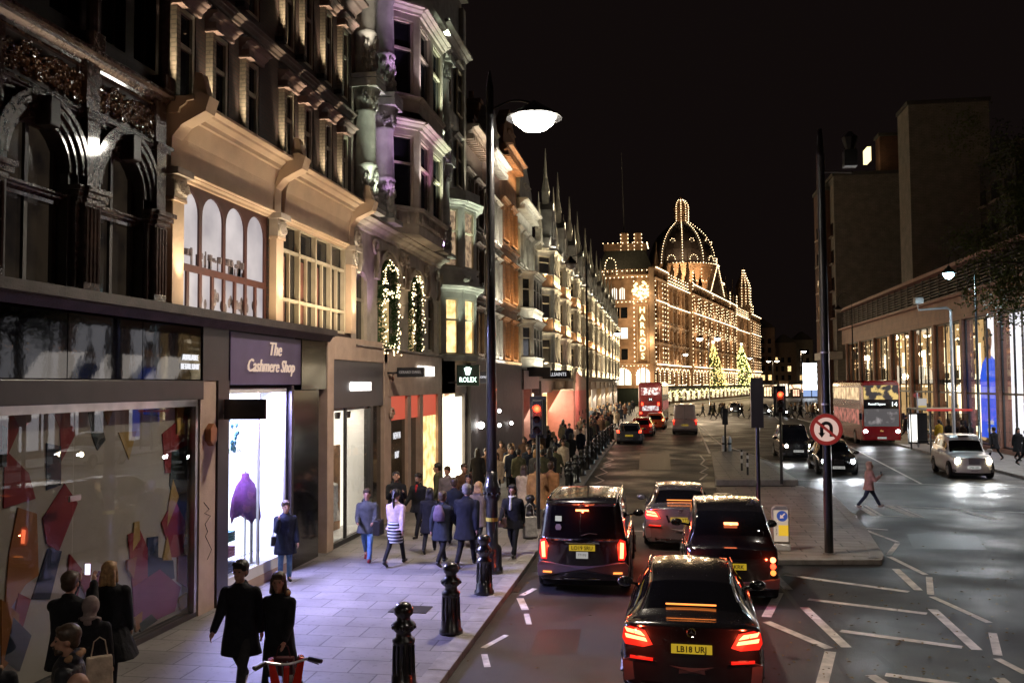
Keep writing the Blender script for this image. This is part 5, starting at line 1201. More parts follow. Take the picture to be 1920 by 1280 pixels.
# ---- near saloon
st = [(0, .22, .86, 1.02, .70, 1.05), (.12, .2, .90, 1.03, .74, 1.09), (.5, .2, .92, 1.02, .72, 1.10), (1.35, .2, .925, .98, .60, 1.38), (2.0, .2, .925, .97, .62, 1.455), (2.9, .2, .925, .95, .62, 1.44), (3.25, .2, .92, .93, .60, 1.36),
      (3.95, .2, .90, .90, .70, 1.0), (4.6, .22, .87, .82, .6, .88), (4.88, .25, .80, .66, .5, .72)]
def saloon(label, paint, plate, group=None, hot=True):
    c = Car('saloon_car', label, 'car', paint, st, .92, [('rear_window', .62, 1.4, 5.1, 9), ('windscreen', 3.3, 3.95, 5, 9), ('side', .95, 3.6, 4.1, 4.9)], None, lean=.12, zl=.75, bul=.2, group=group)
    c.wheels((.98, 3.92), .34)
    c.patch('tail_light', [(.50, 0.810), (.62, 0.770), (.86, 0.775), (.905, 0.850), (.885, 0.970), (.80, 1.010), (.60, 0.980)], m_reddim, .014, mir=True)
    c.patch('brake_light', [(.60, 0.910), (.84, 0.940), (.865, 0.985), (.66, 0.965)], m_redw, .03, mir=True); c.patch('brake_light', [(.57, 0.845), (.85, 0.865), (.865, 0.910), (.595, 0.885)], m_redw, .03, mir=True)
    c.patch('number_plate_recess', [(-.32, 0.710), (.32, 0.710), (.38, 0.890), (-.38, 0.890)], m_pb, .004)
    c.plate(plate, .79, m_plate_y)
    c.patch('bumper', [(-.88, 0.300), (.88, 0.300), (.90, 0.570), (.7, 0.650), (-.7, 0.650), (-.90, 0.570)], m_gryp, .03, th=.1)
    c.patch('bumper_trim', [(-.62, 0.270), (.62, 0.270), (.66, 0.320), (-.66, 0.320)], m_chr, .045)
    c.patch('reflector', [(.5, 0.610), (.8, 0.610), (.8, 0.640), (.5, 0.640)], m_reddim, .04, mir=True)
    c.patch('exhaust_trim', [(.38, 0.255), (.62, 0.255), (.64, 0.320), (.40, 0.320)], m_chr, .06, mir=True)
    MB().box(-.34, .34, .68, .70, 1.185, 1.203).build('high_brake_light', m_amb, c.t)
    k = MB()
    for i in range(3):
        a = PI/2+i*2*PI/3; q = PI/2-.0; p0 = (0, c.rear(0, 1.0)-.02, 1.0); k.add([(p0[0]+.05*math.cos(a), p0[1]-.003, p0[2]+.05*math.sin(a)), (.010*math.cos(a+PI/2), p0[1]-.008, p0[2]+.010*math.sin(a+PI/2)), (-.010*math.cos(a+PI/2), p0[1]-.008, p0[2]-.010*math.sin(a+PI/2))], [(0, 1, 2)])
    k.tube([(.055*math.cos(j*PI/8), c.rear(0, .88)-.022, 1.0+.055*math.sin(j*PI/8)) for j in range(17)], .005, 5); k.build('badge', m_chr, c.t)
    text('E220d', .055, m_chr, c.t, (-.66, c.rear(.66, .98)-.02, .99), depth=.003)
    c.mirrors(3.05, .98, paint); c.handles((1.75, 2.65), .80)
    for sx in (-1, 1):
        MB().tube([(sx*.665, .95, 1.22), (sx*.60, 1.6, 1.43), (sx*.63, 2.4, 1.455), (sx*.63, 3.1, 1.40), (sx*.72, 3.7, 1.08)], .012, 5).build('roof_trim', m_chr, c.t)
        for y in (2.25,): MB().tube([(sx*.93, y, .35), (sx*.935, y, .75), (sx*.90, y, .95)], .005, 4).build('panel_gap', m_tyre, c.t)
        MB().tube([(sx*.72, .62, 1.065), (sx*.76, .16, .975), (sx*.72, .02, .93)], .004, 4).build('panel_gap', m_tyre, c.t)
    c.patch('boot_lip', [(-.72, 1.02), (.72, 1.02), (.70, 1.04), (-.70, 1.04)], paint, .025)
    c.glow([(.74, -.12, .90), (-.74, -.12, .90)], 12)
    return c
c1 = saloon('black saloon car nearest the camera with lit tail lamps and a long LED brake bar', m_pb, 'LB18 URJ'); c1.place(.33, 11.9, R(-1.5))
m_slv = mat('silver_car_paint', (.22, .21, .22), rough=.2, metal=.6, var=.05, coat=.8)
c2 = saloon('silver saloon car mostly hidden ahead between the two black taxis', m_slv, 'LD16 YTN'); c2.place(.42, 23.0, 0)

# ---- modern taxi (upright tail, tall lamps)
st = [(0, .28, .88, 1.12, .74, 1.80), (.18, .24, .93, 1.14, .76, 1.86), (.9, .22, .94, 1.12, .76, 1.885), (2.0, .22, .94, 1.08, .77, 1.88), (2.9, .22, .94, 1.06, .75, 1.84), (3.3, .22, .93, 1.05, .72, 1.70), (3.95, .22, .92, 1.04, .76, 1.16), (4.5, .24, .90, .98, .66, 1.06), (4.85, .28, .84, .80, .55, .88)]
c = Car('black_taxi', 'black van-like taxi beside the kerb, with tall narrow tail lamps and yellow plate', 'taxi', m_pb, st, .94, [('windscreen', 3.35, 3.95, 5, 9), ('side', .5, 3.6, 4.15, 4.85)], (1.14, 1.68, .70), lean=.22, zl=1.05, bul=.14)
c.wheels((.85, 3.9), .36)
c.patch('tail_light', [(.72, .68), (.84, .68), (.88, .80), (.86, 1.06), (.76, 1.10), (.70, 1.0)], m_reddim, .012, mir=True); c.patch('brake_light', [(.75, .72), (.82, .72), (.835, 1.02), (.765, 1.04)], m_redw, .03, mir=True)
c.plate('LO19 SRU', .93, m_plate_y); c.patch('tailgate_handle', [(-.36, 1.01), (.36, 1.01), (.33, 1.05), (-.33, 1.05)], m_chr, .035)
k = MB().box(-.12, .12, c.rear(0, .8)-.025, c.rear(0, .8)-.01, .72, .85); lp = k.build('licence_plate', emit('licence_white', (.75, .72, .68), .35, False), c.t); text('77193', .07, m_ink, lp, (0, c.rear(0, .8)-.03, .79), depth=.001)
c.patch('high_brake_light', [(-.13, 1.645), (.13, 1.645), (.13, 1.675), (-.13, 1.675)], m_redw, .03)
c.patch('bumper', [(-.90, .34), (.90, .34), (.92, .56), (.86, .64), (-.86, .64), (-.92, .56)], m_gryp, .05, th=.12); c.patch('bumper_trim', [(-.36, .31), (.36, .31), (.36, .33), (-.36, .33)], m_chr, .06)
c.patch('reflector', [(.62, .42), (.80, .42), (.80, .45), (.62, .45)], m_amb, .06, mir=True); c.patch('tailgate_edge', [(-.70, 1.085), (.70, 1.085), (.70, 1.1), (-.70, 1.1)], m_pb, .025)
c.patch('sticker', [(-.55, 1.44), (-.42, 1.44), (-.42, 1.54), (-.55, 1.54)], m_plate_w, .015); c.patch('sticker', [(-.53, 1.27), (-.44, 1.27), (-.42, 1.32), (-.45, 1.38), (-.53, 1.38), (-.55, 1.32)], mat('grey_sticker', (.2, .2, .2)), .015)
MB().tube([(-.02, c.rear(0, 1.2)-.02, 1.17), (.15, c.rear(.1, 1.22)-.03, 1.22), (.30, c.rear(.3, 1.2)-.03, 1.2)], .012, 5).build('wiper', m_tyre, c.t)
c.mirrors(3.35, 1.18, m_pb); c.handles((1.4, 2.2), .98)
for sx in (-1, 1): MB().tube([(sx*.70, .2, 1.83), (sx*.715, 1, 1.895), (sx*.715, 2.9, 1.86)], .018, 6).build('roof_rail', m_chr, c.t)
c.glow([(.80, -.06, .92), (-.80, -.06, .92), (0, .02, 1.66)], 7); c.place(-1.66, 18.4, R(.5))
# ---- classic taxi
st = [(0, .30, .80, 1.02, .66, 1.06), (.10, .28, .86, 1.08, .70, 1.16), (.22, .26, .88, 1.10, .69, 1.52), (.62, .25, .89, 1.10, .66, 1.75), (1.2, .24, .89, 1.08, .68, 1.82), (2.3, .24, .89, 1.06, .68, 1.80), (2.75, .24, .89, 1.04, .64, 1.68), (3.25, .24, .88, 1.03, .70, 1.14), (3.9, .25, .84, .98, .6, 1.05), (4.45, .28, .76, .84, .5, .92)]
def taxi(label, paint, plate, light=True):
    c = Car('london_taxi', label, 'taxi', paint, st, .89, [('rear_window', .13, .52, 5.15, 9), ('windscreen', 2.8, 3.3, 5, 9), ('side', .75, 2.95, 4.2, 4.8)], None, lean=.2, zl=.9, bul=.16, fb=.28)
    c.wheels((.80, 3.68), .34)
    c.mirrors(2.85, 1.14, paint); c.handles((1.35, 1.75), .92)
    k = MB(); k.box(-.22, .22, 2.5, 2.72, 1.74, 1.80); k.build('roof_sign', m_blk, c.t, bevel=.03)
    c.patch('bumper', [(-.86, .32), (.86, .32), (.88, .50), (-.88, .50)], m_gryp, .07, th=.14)
    if light:
        for z in (.62, .74, .86): 
            for sx in (-1, 1): MB().ball((sx*.76, c.rear(.76, z)-.01, z), (.055, .035, .055), 10, 7).build('tail_light', m_redw if z > .8 else (m_red if z > .7 else m_amb), c.t)
        c.patch('high_brake_light', [(-.13, 1.50), (.13, 1.50), (.13, 1.53), (-.13, 1.53)], m_redw, -.12)
        c.plate(plate, .74, m_plate_y); c.patch('plate_lamp', [(-.3, .82), (.3, .82), (.26, .86), (-.26, .86)], paint, .05)
        c.glow([(.76, -.1, .86), (-.76, -.1, .86), (0, .2, 1.52)], 6)
    return c
c = taxi('black classic rounded taxi on the right lane with an oval rear window', m_pb, 'LT67 KRK'); MB().box(-.13, .13, .26, .29, 1.50, 1.53).build('high_brake_light', m_redw, c.t); c.place(1.28, 17.4, R(-.5))
def frontend(c, plate, hm, zc=.72, xh=.58, rr_=.11, W_=0, grill=.22, left=1.0):
    for sx in (-1, 1):
        y = c.front(xh, zc)-.02; k = MB().ball((sx*xh, y, zc), (rr_, .07, rr_), 12, 8); k.build('headlight', hm, c.t)
    k = MB()
    for i in range(6): z = zc-.12+i*.04; k.box(-grill, grill, c.front(0, z)-.02, c.front(grill, z)+.035, z, z+.018)
    k.build('grille', m_chr, c.t); c.plate(plate, zc-.26, m_plate_w, 'front')
    c.patch('front_bumper', [(-.8, .3), (.8, .3), (.82, .42), (-.82, .42)], m_gryp, .03, end='front')
    if W_:
        for sx in (-1, 1):
            l = lamp('SPOT', (sx*xh, c.L+.15, zc), (.9, .95, 1), W_, .08, spot=70, blend=.8, name='headlight_light'); l.rotation_euler = (R(84), 0, 0); l.parent = c.t
m_wp = mat('white_car_paint', (.82, .78, .76), rough=.25, var=.05, coat=.8)
c = taxi('white classic taxi with blazing headlights driving towards the camera', m_wp, 'LP66 UZL', False); frontend(c, 'LP66 UZL', m_headw, .78, .60, .14, 110); c.place(13.7, 43.6, PI-R(4))
c = taxi('black classic taxi with one headlight visible, queued behind the dark hatchback', m_pb, 'LR15 OXT', False); frontend(c, 'LR15 OXT', m_headw, .78, .60, .1, 70); c.place(7.3, 53.5, PI)
# ---- hatchbacks
st = [(0, .25, .84, .92, .66, 1.30), (.12, .22, .88, .95, .66, 1.42), (.7, .2, .89, .95, .64, 1.48), (1.8, .2, .89, .93, .64, 1.50), (2.6, .2, .89, .91, .60, 1.40), (3.2, .2, .87, .88, .68, 1.0), (3.9, .22, .84, .80, .58, .86), (4.2, .26, .76, .66, .5, .70)]
def hatch(label, paint, plate, front=False, group=None, hm=m_head, W_=0, tail=m_red):
    c = Car('hatchback_car', label, 'car', paint, st, .89, [('windscreen', 2.65, 3.2, 5, 9), ('side', .5, 2.9, 4.15, 4.85)], (.96, 1.34, .62), lean=.45, zl=.95, bul=.14, group=group, fb=.25)
    c.wheels((.75, 3.4), .31)
    if front: frontend(c, plate, hm, .64, .62, .11, W_)
    else: c.patch('tail_light', [(.66, .80), (.82, .80), (.84, 1.0), (.70, .98)], tail, .015, mir=True); c.plate(plate, .62, m_plate_y); c.patch('bumper', [(-.84, .3), (.84, .3), (.86, .46), (-.86, .46)], m_gryp, .03)
    c.mirrors(2.7, .96, paint); return c
hatch('dark hatchback with bright bluish headlights beside the no U-turn post', m_pb, 'YH67 HZD', True, W_=130).place(8.05, 45.2, PI-R(2))
m_dg = mat('dark_grey_paint', (.06, .06, .07), rough=.25, coat=.6); m_rp = mat('red_car_paint', (.35, .012, .012), rough=.25, coat=.8, var=.05)
hatch('dark grey hatchback stopped by the far left kerb', m_dg, 'LN12 PZE').place(-2.35, 63, 0)
hatch('red hatchback just ahead of the grey one by the left kerb', m_rp, 'KP14 FVC').place(-1.75, 72.5, R(-3))
hatch('orange red car with a lit yellow plate behind the far bus', mat('orange_car_paint', (.4, .06, .02), rough=.3, coat=.6), 'LX08 KLM', tail=m_redw).place(-.75, 83, R(-3))
for i, (px, py) in enumerate([(1432, 779), (1380, 775), (1640, 792), (1545, 777), (1465, 782)]):
    p = at(px, py, ZR); hatch(['small oncoming car left of the red signal, headlights lit', 'oncoming car at the far junction behind the crossing people', 'parked dark car beyond the right bus', 'far car under the white billboard', 'oncoming car just right of the red signal'][i], m_dg, 'LK17 ABC', True, 'cars at the far junction', m_headw if i % 2 else m_head).place(p.x, p.y+4, PI, exact=True)
# ---- van
st = [(0, .35, .94, 1.3, .80, 2.40), (.2, .3, .98, 1.32, .82, 2.46), (1.2, .3, .99, 1.32, .84, 2.5), (3.6, .3, .99, 1.3, .84, 2.5), (4.2, .3, .98, 1.28, .78, 2.3), (4.9, .3, .96, 1.25, .8, 1.4), (5.4, .32, .9, 1.0, .7, 1.1)]
c = Car('panel_van', 'pale grey panel van seen from behind in the middle of the road', 'van', mat('van_grey', (.30, .27, .27), rough=.35, coat=.4, var=.08), st, .99, [('windscreen', 4.25, 4.9, 5, 9)], None, lean=.06, zl=1.2, bul=.06)
c.wheels((.9, 4.4), .35); c.patch('tail_light', [(.84, .8), (.94, .8), (.94, 1.25), (.86, 1.25)], m_reddim, .02, mir=True)
for sx in (-1, 1): MB().ball((sx*.9, .0, 1.15), (.07, .05, .09), 8, 6).build('brake_light', m_red, c.t)
MB().box(-.006, .006, -.02, .02, .45, 2.35).build('panel_gap', m_tyre, c.t); c.plate('MX65 GTU', .78, m_plate_y); c.patch('bumper', [(-.96, .33), (.96, .33), (.96, .5), (-.96, .5)], m_gryp, .06, th=.1); MB().ball((.1, -.04, 1.3), (.03, .02, .05), 6, 5).build('door_handle', m_tyre, c.t); c.mirrors(4.4, 1.5, m_tyre)
c.place(1.8, 74.5, R(-1))

# ---- double-decker buses
m_busr = mat('bus_red', (.30, .004, .008), rough=.25, var=.08, coat=.6); m_busin = emit('bus_interior', (1, .74, .42), .9, False, (.35, .2, .1), 1.6, (.35, .65)); m_busin2 = emit('bus_lower_interior', (.8, .25, .2), .5, False, (.05, .012, .012), 2.6, (.42, .62))
def bus(label, x, y, rz, front=True, num='14', dest='Russell Square', plate='BD51 YCE'):
    t = thing('double_decker_bus', label, 'bus', (x, y, ZR), rz); L_ = 10.4; W2_ = 1.26; Hh = 4.35
    pf = [(-W2_, .32), (-W2_, 3.95), (-W2_+.06, 4.18), (-W2_+.25, 4.33), (W2_-.25, 4.33), (W2_-.06, 4.18), (W2_, 3.95), (W2_, .32)]
    k = MB(); n = len(pf); vs = []
    for (yy, sc_) in ((0.0, .93), (.08, .985), (.3, 1), (L_-.5, 1), (L_-.12, .975), (L_, .9)):
        vs += [(a*sc_, yy, (b if b < 4.2 else b-(1-sc_)*1.2)) for a, b in pf]
    fs = [tuple(range(n)), tuple(range(6*n-1, 5*n-1, -1))]+[(j*n+i, j*n+(i+1) % n, (j+1)*n+(i+1) % n, (j+1)*n+i) for j in range(5) for i in range(n)]
    k.add(vs, fs); k.build('body', m_busr, t)
    for sx in (-1, 1):
        xo = sx*(W2_+.012)
        for (z0, z1, m_) in ((3.0, 3.85, m_busin), (1.35, 2.35, m_busin2)):
            for j in range(6):
                a = .55+j*1.55; 
                if z0 < 2 and j == 5 and sx < 0: continue
                MB().box(xo-sx*.02, xo, a, a+1.45, z0, z1).build('side_window', m_, t)
        MB().box(sx*W2_, sx*(W2_+.02), 9.0, 10.0, .45, 2.4).build('door', m_cg, t) if sx < 0 else None
    for yy in (2.6, 8.1):
        for sx in (-1, 1):
            w_ = MB().tube([(sx*(W2_-.25), yy, .48), (sx*(W2_+.015), yy, .48)], .48, 18).build('wheel', m_tyre, t); MB().tube([(sx*(W2_+.01), yy, .48), (sx*(W2_+.03), yy, .48)], .28, 14).build('rim', m_rim, w_)
    fy = L_+.01
    MB().box(-1.1, 1.1, fy-.06, fy+.015, 1.25, 2.42).build('windscreen', emit('bus_cab_glass', (.10, .09, .09), .6, False, (.5, .45, .45), 2.2, (.55, .8)), t)
    MB().box(-1.1, 1.1, fy-.06, fy+.02, 2.42, 3.05).build('destination_panel', m_blk, t)
    up = MB().box(-1.1, 1.1, fy-.06, fy+.015, 3.05, 4.0).build('upper_windscreen', emit('bus_upper_glass', (.9, .62, .2), .7, False, (.04, .03, .03), 2.0, (.42, .5)), t)
    text(dest, .21, emit('led_text', (.9, 1, 1), 2.2, False), t, (.28, fy+.03, 2.74), rot=(PI/2, 0, PI), depth=.004, sx=.9); text(num, .42, emit('led_text', (.9, 1, 1), 2.2, False), t, (-.82, fy+.03, 2.72), rot=(PI/2, 0, PI), depth=.004)
    for sx in (-1, 1):
        if front:
            MB().ball((sx*1.02, fy, .92), (.14, .05, .11), 12, 8).build('headlight', m_head, t); MB().ball((sx*1.12, fy-.08, 2.9), (.05, .04, .05), 8, 6).build('marker_light', emit('marker_light', (1, .95, .9), 6, False), t)
            l = lamp('SPOT', (sx*1.02, L_+.3, .9), (.9, .95, 1), 90, .1, spot=70, blend=.8, name='headlight_light'); l.rotation_euler = (R(84), 0, 0); l.parent = t
        MB().box(sx*.85-.1, sx*.85+.1, -.03, 0, 1.9, 2.2).build('tail_light', m_red, t); MB().box(sx*1.0-.1, sx*1.0+.1, -.03, 0, 1.0, 1.2).build('tail_light', m_red, t)
        MB().box(sx*1.36-.09, sx*1.36+.09, L_-.05, L_+.15, 1.7, 2.15).build('mirror', m_blk, t, bevel=.03)
    k = MB(); k.prism([(-1.15, .62), (1.15, .62), (.9, 1.2), (.4, 1.12), (-.4, 1.12), (-.9, 1.2)], fy-.05, fy+.02, 'y'); k.build('front_panel', m_busr, t, bevel=.01)
    text('Go', .16, emit('gold_mark', (1, .6, .2), .8, False), t, (0, fy+.03, .95), rot=(PI/2, 0, PI), depth=.003)
    p = MB().box(-.28, .28, fy, fy+.03, .42, .54).build('number_plate', m_plate_w, t); text(plate, .10, m_ink, p, (0, fy+.034, .48), rot=(PI/2, 0, PI), depth=.001)
    MB().box(-1.12, 1.12, L_-.02, fy+.02, .32, .6).build('bumper', m_busr, t, bevel=.02)
    MB().box(-.95, .95, -.02, .05, 3.0, 3.75).build('rear_window', emit('bus_rear_glass', (1, .9, .8), 1.2, False, (.25, .05, .05), 3, (.45, .55)), t)
    MB().box(-.85, .85, -.03, .05, 1.35, 1.85).build('rear_panel', emit('bus_rear_advert', (.9, .85, .85), .8, False, (.3, .08, .08), 4, (.45, .6)), t); MB().box(-.25, .25, -.035, .0, 2.35, 2.7).build('number_panel', m_blk, t); text(num, .33, emit('led_text', (.9, 1, 1), 2.2, False), t, (0, -.04, 2.52), depth=.004)
    return t
bus('red double-decker bus facing the camera with a lit destination board', 14.65, 71.2, PI)
bus('red double-decker bus seen from behind near the store, waiting in the left lane', -1.3, 96, R(-4), False)
# ================= PEOPLE  (local frame: facing +y, feet on z = 0)
m_skin = mat('skin', (.38, .20, .135), rough=.55, var=.08, scale=8); m_skind = mat('skin_tan', (.26, .14, .09), rough=.55, var=.08, scale=8)
def cloth(n, c, r=.85): return mat('cloth_'+n, c, rough=r, var=.25, scale=9, bump=.9, bscale=11, spec=.25)
K_ = cloth('black', (.012, .012, .015)); NV = cloth('navy', (.010, .013, .026)); GR = cloth('grey', (.075, .078, .082)); JN = cloth('denim', (.12, .22, .40)); TR = cloth('trench', (.36, .20, .085)); CRM = cloth('cream', (.5, .40, .30)); PK = cloth('pink', (.50, .27, .24))
PW = cloth('pale_pink', (.55, .42, .44)); OL = cloth('olive', (.07, .07, .04)); BR = cloth('brown', (.10, .055, .035)); DJ = cloth('dark_denim', (.03, .04, .07)); REDC = cloth('red', (.35, .02, .02)); FUR = cloth('fur', (.30, .17, .09)); WT = cloth('white', (.6, .58, .55)); YL = cloth('yellow', (.5, .33, .03))
HB = mat('hair_black', (.012, .009, .008), rough=.45, var=.3, scale=20, bump=.4); HBR = mat('hair_brown', (.05, .028, .015), rough=.5, var=.35, scale=20, bump=.4); HBL = mat('hair_blonde', (.36, .21, .09), rough=.5, var=.35, scale=20, bump=.4); HGY = mat('hair_grey', (.2, .18, .17), rough=.6, var=.3, scale=20, bump=.3)
SHO = mat('shoe_leather', (.015, .013, .012), rough=.35); SHR = mat('shoe_red', (.25, .012, .015), rough=.5); SHW = mat('trainer_white', (.6, .5, .45), rough=.6)
m_strp = None
def stripes():
    m, nt, b = nodes_of('striped_knit'); N = nt.nodes; L = nt.links; tc = N.new('ShaderNodeTexCoord'); wv = N.new('ShaderNodeTexWave'); wv.bands_direction = 'Z'; wv.inputs['Scale'].default_value = 4.4; wv.inputs['Distortion'].default_value = .6
    L.new(tc.outputs['Object'], wv.inputs['Vector']); rp = N.new('ShaderNodeValToRGB'); rp.color_ramp.elements[0].position = .48; rp.color_ramp.elements[1].position = .54; rp.color_ramp.elements[0].color = (.01, .012, .03, 1); rp.color_ramp.elements[1].color = (.6, .6, .62, 1)
    L.new(wv.outputs['Fac'], rp.inputs[0]); L.new(rp.outputs[0], b.inputs['Base Color']); b.inputs['Roughness'].default_value = .9; return m
def remesh(mb, name, m, parent, vox, smooth=2):
    me = mb.mesh('tmp', m); o = bpy.data.objects.new('tmp', me); C.objects.link(o)
    r = o.modifiers.new('r', 'REMESH'); r.mode = 'VOXEL'; r.voxel_size = vox; r.use_smooth_shade = True
    if smooth: s_ = o.modifiers.new('s', 'SMOOTH'); s_.iterations = smooth; s_.factor = .6
    dg = bpy.context.evaluated_depsgraph_get(); nm = bpy.data.meshes.new_from_object(o.evaluated_get(dg)); bpy.data.objects.remove(o); bpy.data.meshes.remove(me)
    nm.name = name; nm.materials.clear(); nm.materials.append(m); nm.polygons.foreach_set('use_smooth', [True]*len(nm.polygons)); nm.polygons.foreach_set('material_index', [0]*len(nm.polygons))
    ob = bpy.data.objects.new(name, nm); C.objects.link(ob); ob.parent = parent; KIDS.setdefault(parent, []).append(ob); return ob
WALK = dict(l=(24, 6), r=(-18, 22), la=(-22, 8, 18), ra=(24, 8, 26)); WALK2 = dict(l=(-16, 24), r=(22, 5), la=(20, 8, 24), ra=(-20, 8, 16)); STAND = dict(l=(2, 3), r=(-2, 3), la=(3, 9, 18), ra=(2, 9, 14))
PHONE = dict(l=(2, 3), r=(-3, 4), la=(4, 9, 20), ra=(38, 10, 128)); LOOK = dict(l=(2, 3), r=(-3, 4), la=(30, 6, 95), ra=(28, 6, 98)); HOLD = dict(l=(2, 3), r=(-2, 3), la=(88, -5, 58), ra=(88, -5, 58)); STRIDE = dict(l=(30, 3), r=(-24, 14), la=(8, 8, 20), ra=(22, 10, 105))
def person(label, x, y, face, h, pose, top, legs, hair, hs='short', length=.78, shoes=None, skin=None, lod=1, group=None, beard=False, skirt=None, hood=None, flare=.035, bulk=1.0, z=0, yaw=0, pitch=0, tagit=True, scarf=None, inner=None):
    length = .6+(length-.6)*.72 if length > .6 else length; bulk *= 1.12; skin = skin or m_skin; shoes = shoes or SHO; s = h/1.75; vox = {0: .0115, 1: .019, 2: .032}[lod]; t = thing('person', label, 'person', (x, y, z), face, group)
    nseg = 12 if lod < 2 else 8; V_ = Vector
    J = {}
    for sd, sx in (('l', -1), ('r', 1)):
        a, b = pose[sd]; a = R(a); b = R(b); hp = V_((sx*.085, 0, .92)); kn = hp+V_((sx*.01, math.sin(a), -math.cos(a)))*.43; an = kn+V_((0, math.sin(a-b), -math.cos(a-b)))*.41; J[sd] = (hp, kn, an, a-b)
    low = min(J['l'][2].z, J['r'][2].z); dz = .075-low
    for sd in 'lr': hp, kn, an, q = J[sd]; J[sd] = (hp+V_((0, 0, dz)), kn+V_((0, 0, dz)), an+V_((0, 0, dz)), q)
    base = .92+dz; lean = R(pose.get('lean', 3)); up = V_((0, math.sin(lean), math.cos(lean)))
    def tz(v): return V_((0, 0, base))+up*v
    sh = tz(.50); nk = tz(.56); hd = nk+V_((0, .025, .155)); A = {}
    for sd, sx in (('la', -1), ('ra', 1)):
        a, c, b = [R(q) for q in pose[sd]]; p0 = sh+V_((sx*.165*bulk, 0, -.05)); d1 = V_((sx*math.sin(c), math.sin(a)*math.cos(c), -math.cos(a)*math.cos(c))); el = p0+d1*.285
        d2 = V_((sx*math.sin(c)*.3-sx*.25*math.sin(b)*(1 if b > .8 else 0), math.sin(a+b), -math.cos(a+b))).normalized(); wr = el+d2*.245; A[sd] = (p0, el, wr, d2)
    S = lambda k: setattr(k, 'v', [(px*s, py*s, pz*s) for px, py, pz in k.v])
    HR_ = Matrix.Rotation(R(yaw), 3, 'Z') @ Matrix.Rotation(-R(pitch), 3, 'X')
    # body
    k = MB()
    def hb(p): return HV(hd+HR_ @ (V_(p)*1.1))
    k.ball(hb((0, -.012, .02)), (.076, .094, .098), 14, 10, HR_); k.ball(hb((0, .02, -.045)), (.056, .066, .072), 12, 8, HR_)
    if lod < 2:
        k.cap(hb((0, .085, .01)), hb((0, .108, -.028)), .010, .016, 8); k.ball(hb((0, .082, -.066)), (.024, .014, .010), 8, 6, HR_); k.ball(hb((0, .070, -.105)), (.022, .02, .016), 8, 6, HR_)
        for sx in (-1, 1): k.ball(hb((sx*.078, -.005, -.01)), (.012, .022, .032), 8, 6, HR_); k.ball(hb((sx*.03, .072, .026)), (.022, .016, .009), 8, 6, HR_)
    k.cap(nk-up*.06, hd-V_((0, .01, .05)), .052, .05, nseg); k.cap(tz(.1), tz(.42), .10, .12, nseg); k.cap(sh-V_((.12, 0, .05)), sh+V_((.12, 0, -.05)), .045, .045, nseg)
    for sd in 'lr': hp, kn, an, q = J[sd]; k.cap(hp, kn, .068, .045, nseg); k.cap(kn, an, .044, .034, nseg); k.cap(an, an+V_((0, .12, -.03)), .03, .025, nseg)
    for sd in ('la', 'ra'):
        p0, el, wr, d2 = A[sd]; sx = -1 if sd == 'la' else 1; k.cap(p0, el, .04, .034, nseg); k.cap(el, wr, .034, .024, nseg); side = V_((sx, 0, 0)); kn_ = d2.cross(side).normalized(); pc = wr+d2*.055; k.ball(pc, (.022, .034, .05), 10, 8, d2.to_track_quat('Z', 'X').to_matrix())
        if lod == 0 or lod == 1:
            w_ = d2.orthogonal().normalized() if abs(d2.z) < .5 else V_((0, 1, 0)); w_ = (w_-d2*w_.dot(d2)).normalized(); n2 = d2.cross(w_); curl = -n2*sx*.012
            for fi, (off, ln) in enumerate(((-.028, .062), (-.010, .072), (.010, .067), (.028, .052))):
                a0 = pc+d2*.035+w_*off; a1 = a0+d2*ln*.5+curl*.6; a2 = a1+d2*ln*.42+curl*1.6; k.cap(a0, a1, .0095, .0085, 6); k.cap(a1, a2, .0085, .007, 6)
            k.cap(pc-d2*.02+w_*.028, pc+d2*.03+w_*.055+curl, .011, .009, 6)
    S(k); remesh(k, 'body', skin, t, min(vox, .0135) if lod == 0 else vox, 1)
    # trousers or tights
    k = MB(); rl = 1.0 if legs is not None else 1
    for sd in 'lr': hp, kn, an, q = J[sd]; f_ = .86 if skirt else 1.0; k.cap(hp, kn, .090*f_*bulk, .068*f_, nseg); k.cap(kn, an+V_((0, -.005, .03)), .065*f_, .055*f_, nseg)
    k.cap(tz(-.02), tz(.1), .12*bulk, .12*bulk, nseg); S(k); remesh(k, 'trousers' if not skirt else 'tights', legs, t, vox, 2)
    k = MB()
    for sd in 'lr':
        hp, kn, an, q = J[sd]; ft = V_((0, math.cos(q*.7), math.sin(q*.7))); k.cap(an+V_((0, -.03, -.02)), an+ft*.14+V_((0, 0, -.045)), .042, .036, nseg); k.cap(an+V_((0, 0, .03)), an+V_((0, -.01, -.02)), .045, .044, nseg)
    S(k); remesh(k, 'shoes', shoes, t, vox, 1)
    # coat
    k = MB(); b_ = bulk
    def ell(v, rx, ry): return (tz(v), rx*b_, ry*b_)
    rings = [ell(.575, .065, .065), ell(.545, .10, .085), ell(.515, .155, .105), ell(.475, .195, .12), ell(.40, .205, .132), ell(.28, .188, .13), ell(.14, .178, .13), ell(0, .19, .14)]; dl = max(0, length-.02)-.45
    end = -(length-.45) if length > .45 else 0
    if length > .45: rings += [ell(end*.5, .195+flare*.5, .145+flare*.5), ell(end, .20+flare, .155+flare)]
    n = 18; vs = []
    for c_, rx, ry in rings:
        for i in range(n): a = 2*PI*i/n; wob = 1+(.035*math.sin(5*a+c_.z*9) if c_.z < base+.1 else 0); vs.append(c_+V_((rx*math.cos(a)*wob, ry*math.sin(a)*wob, 0)))
    m_ = len(rings); fs = [(j*n+i, j*n+(i+1) % n, (j+1)*n+(i+1) % n, (j+1)*n+i) for j in range(m_-1) for i in range(n)]+[tuple(range(n-1, -1, -1)), tuple(range((m_-1)*n, m_*n))]
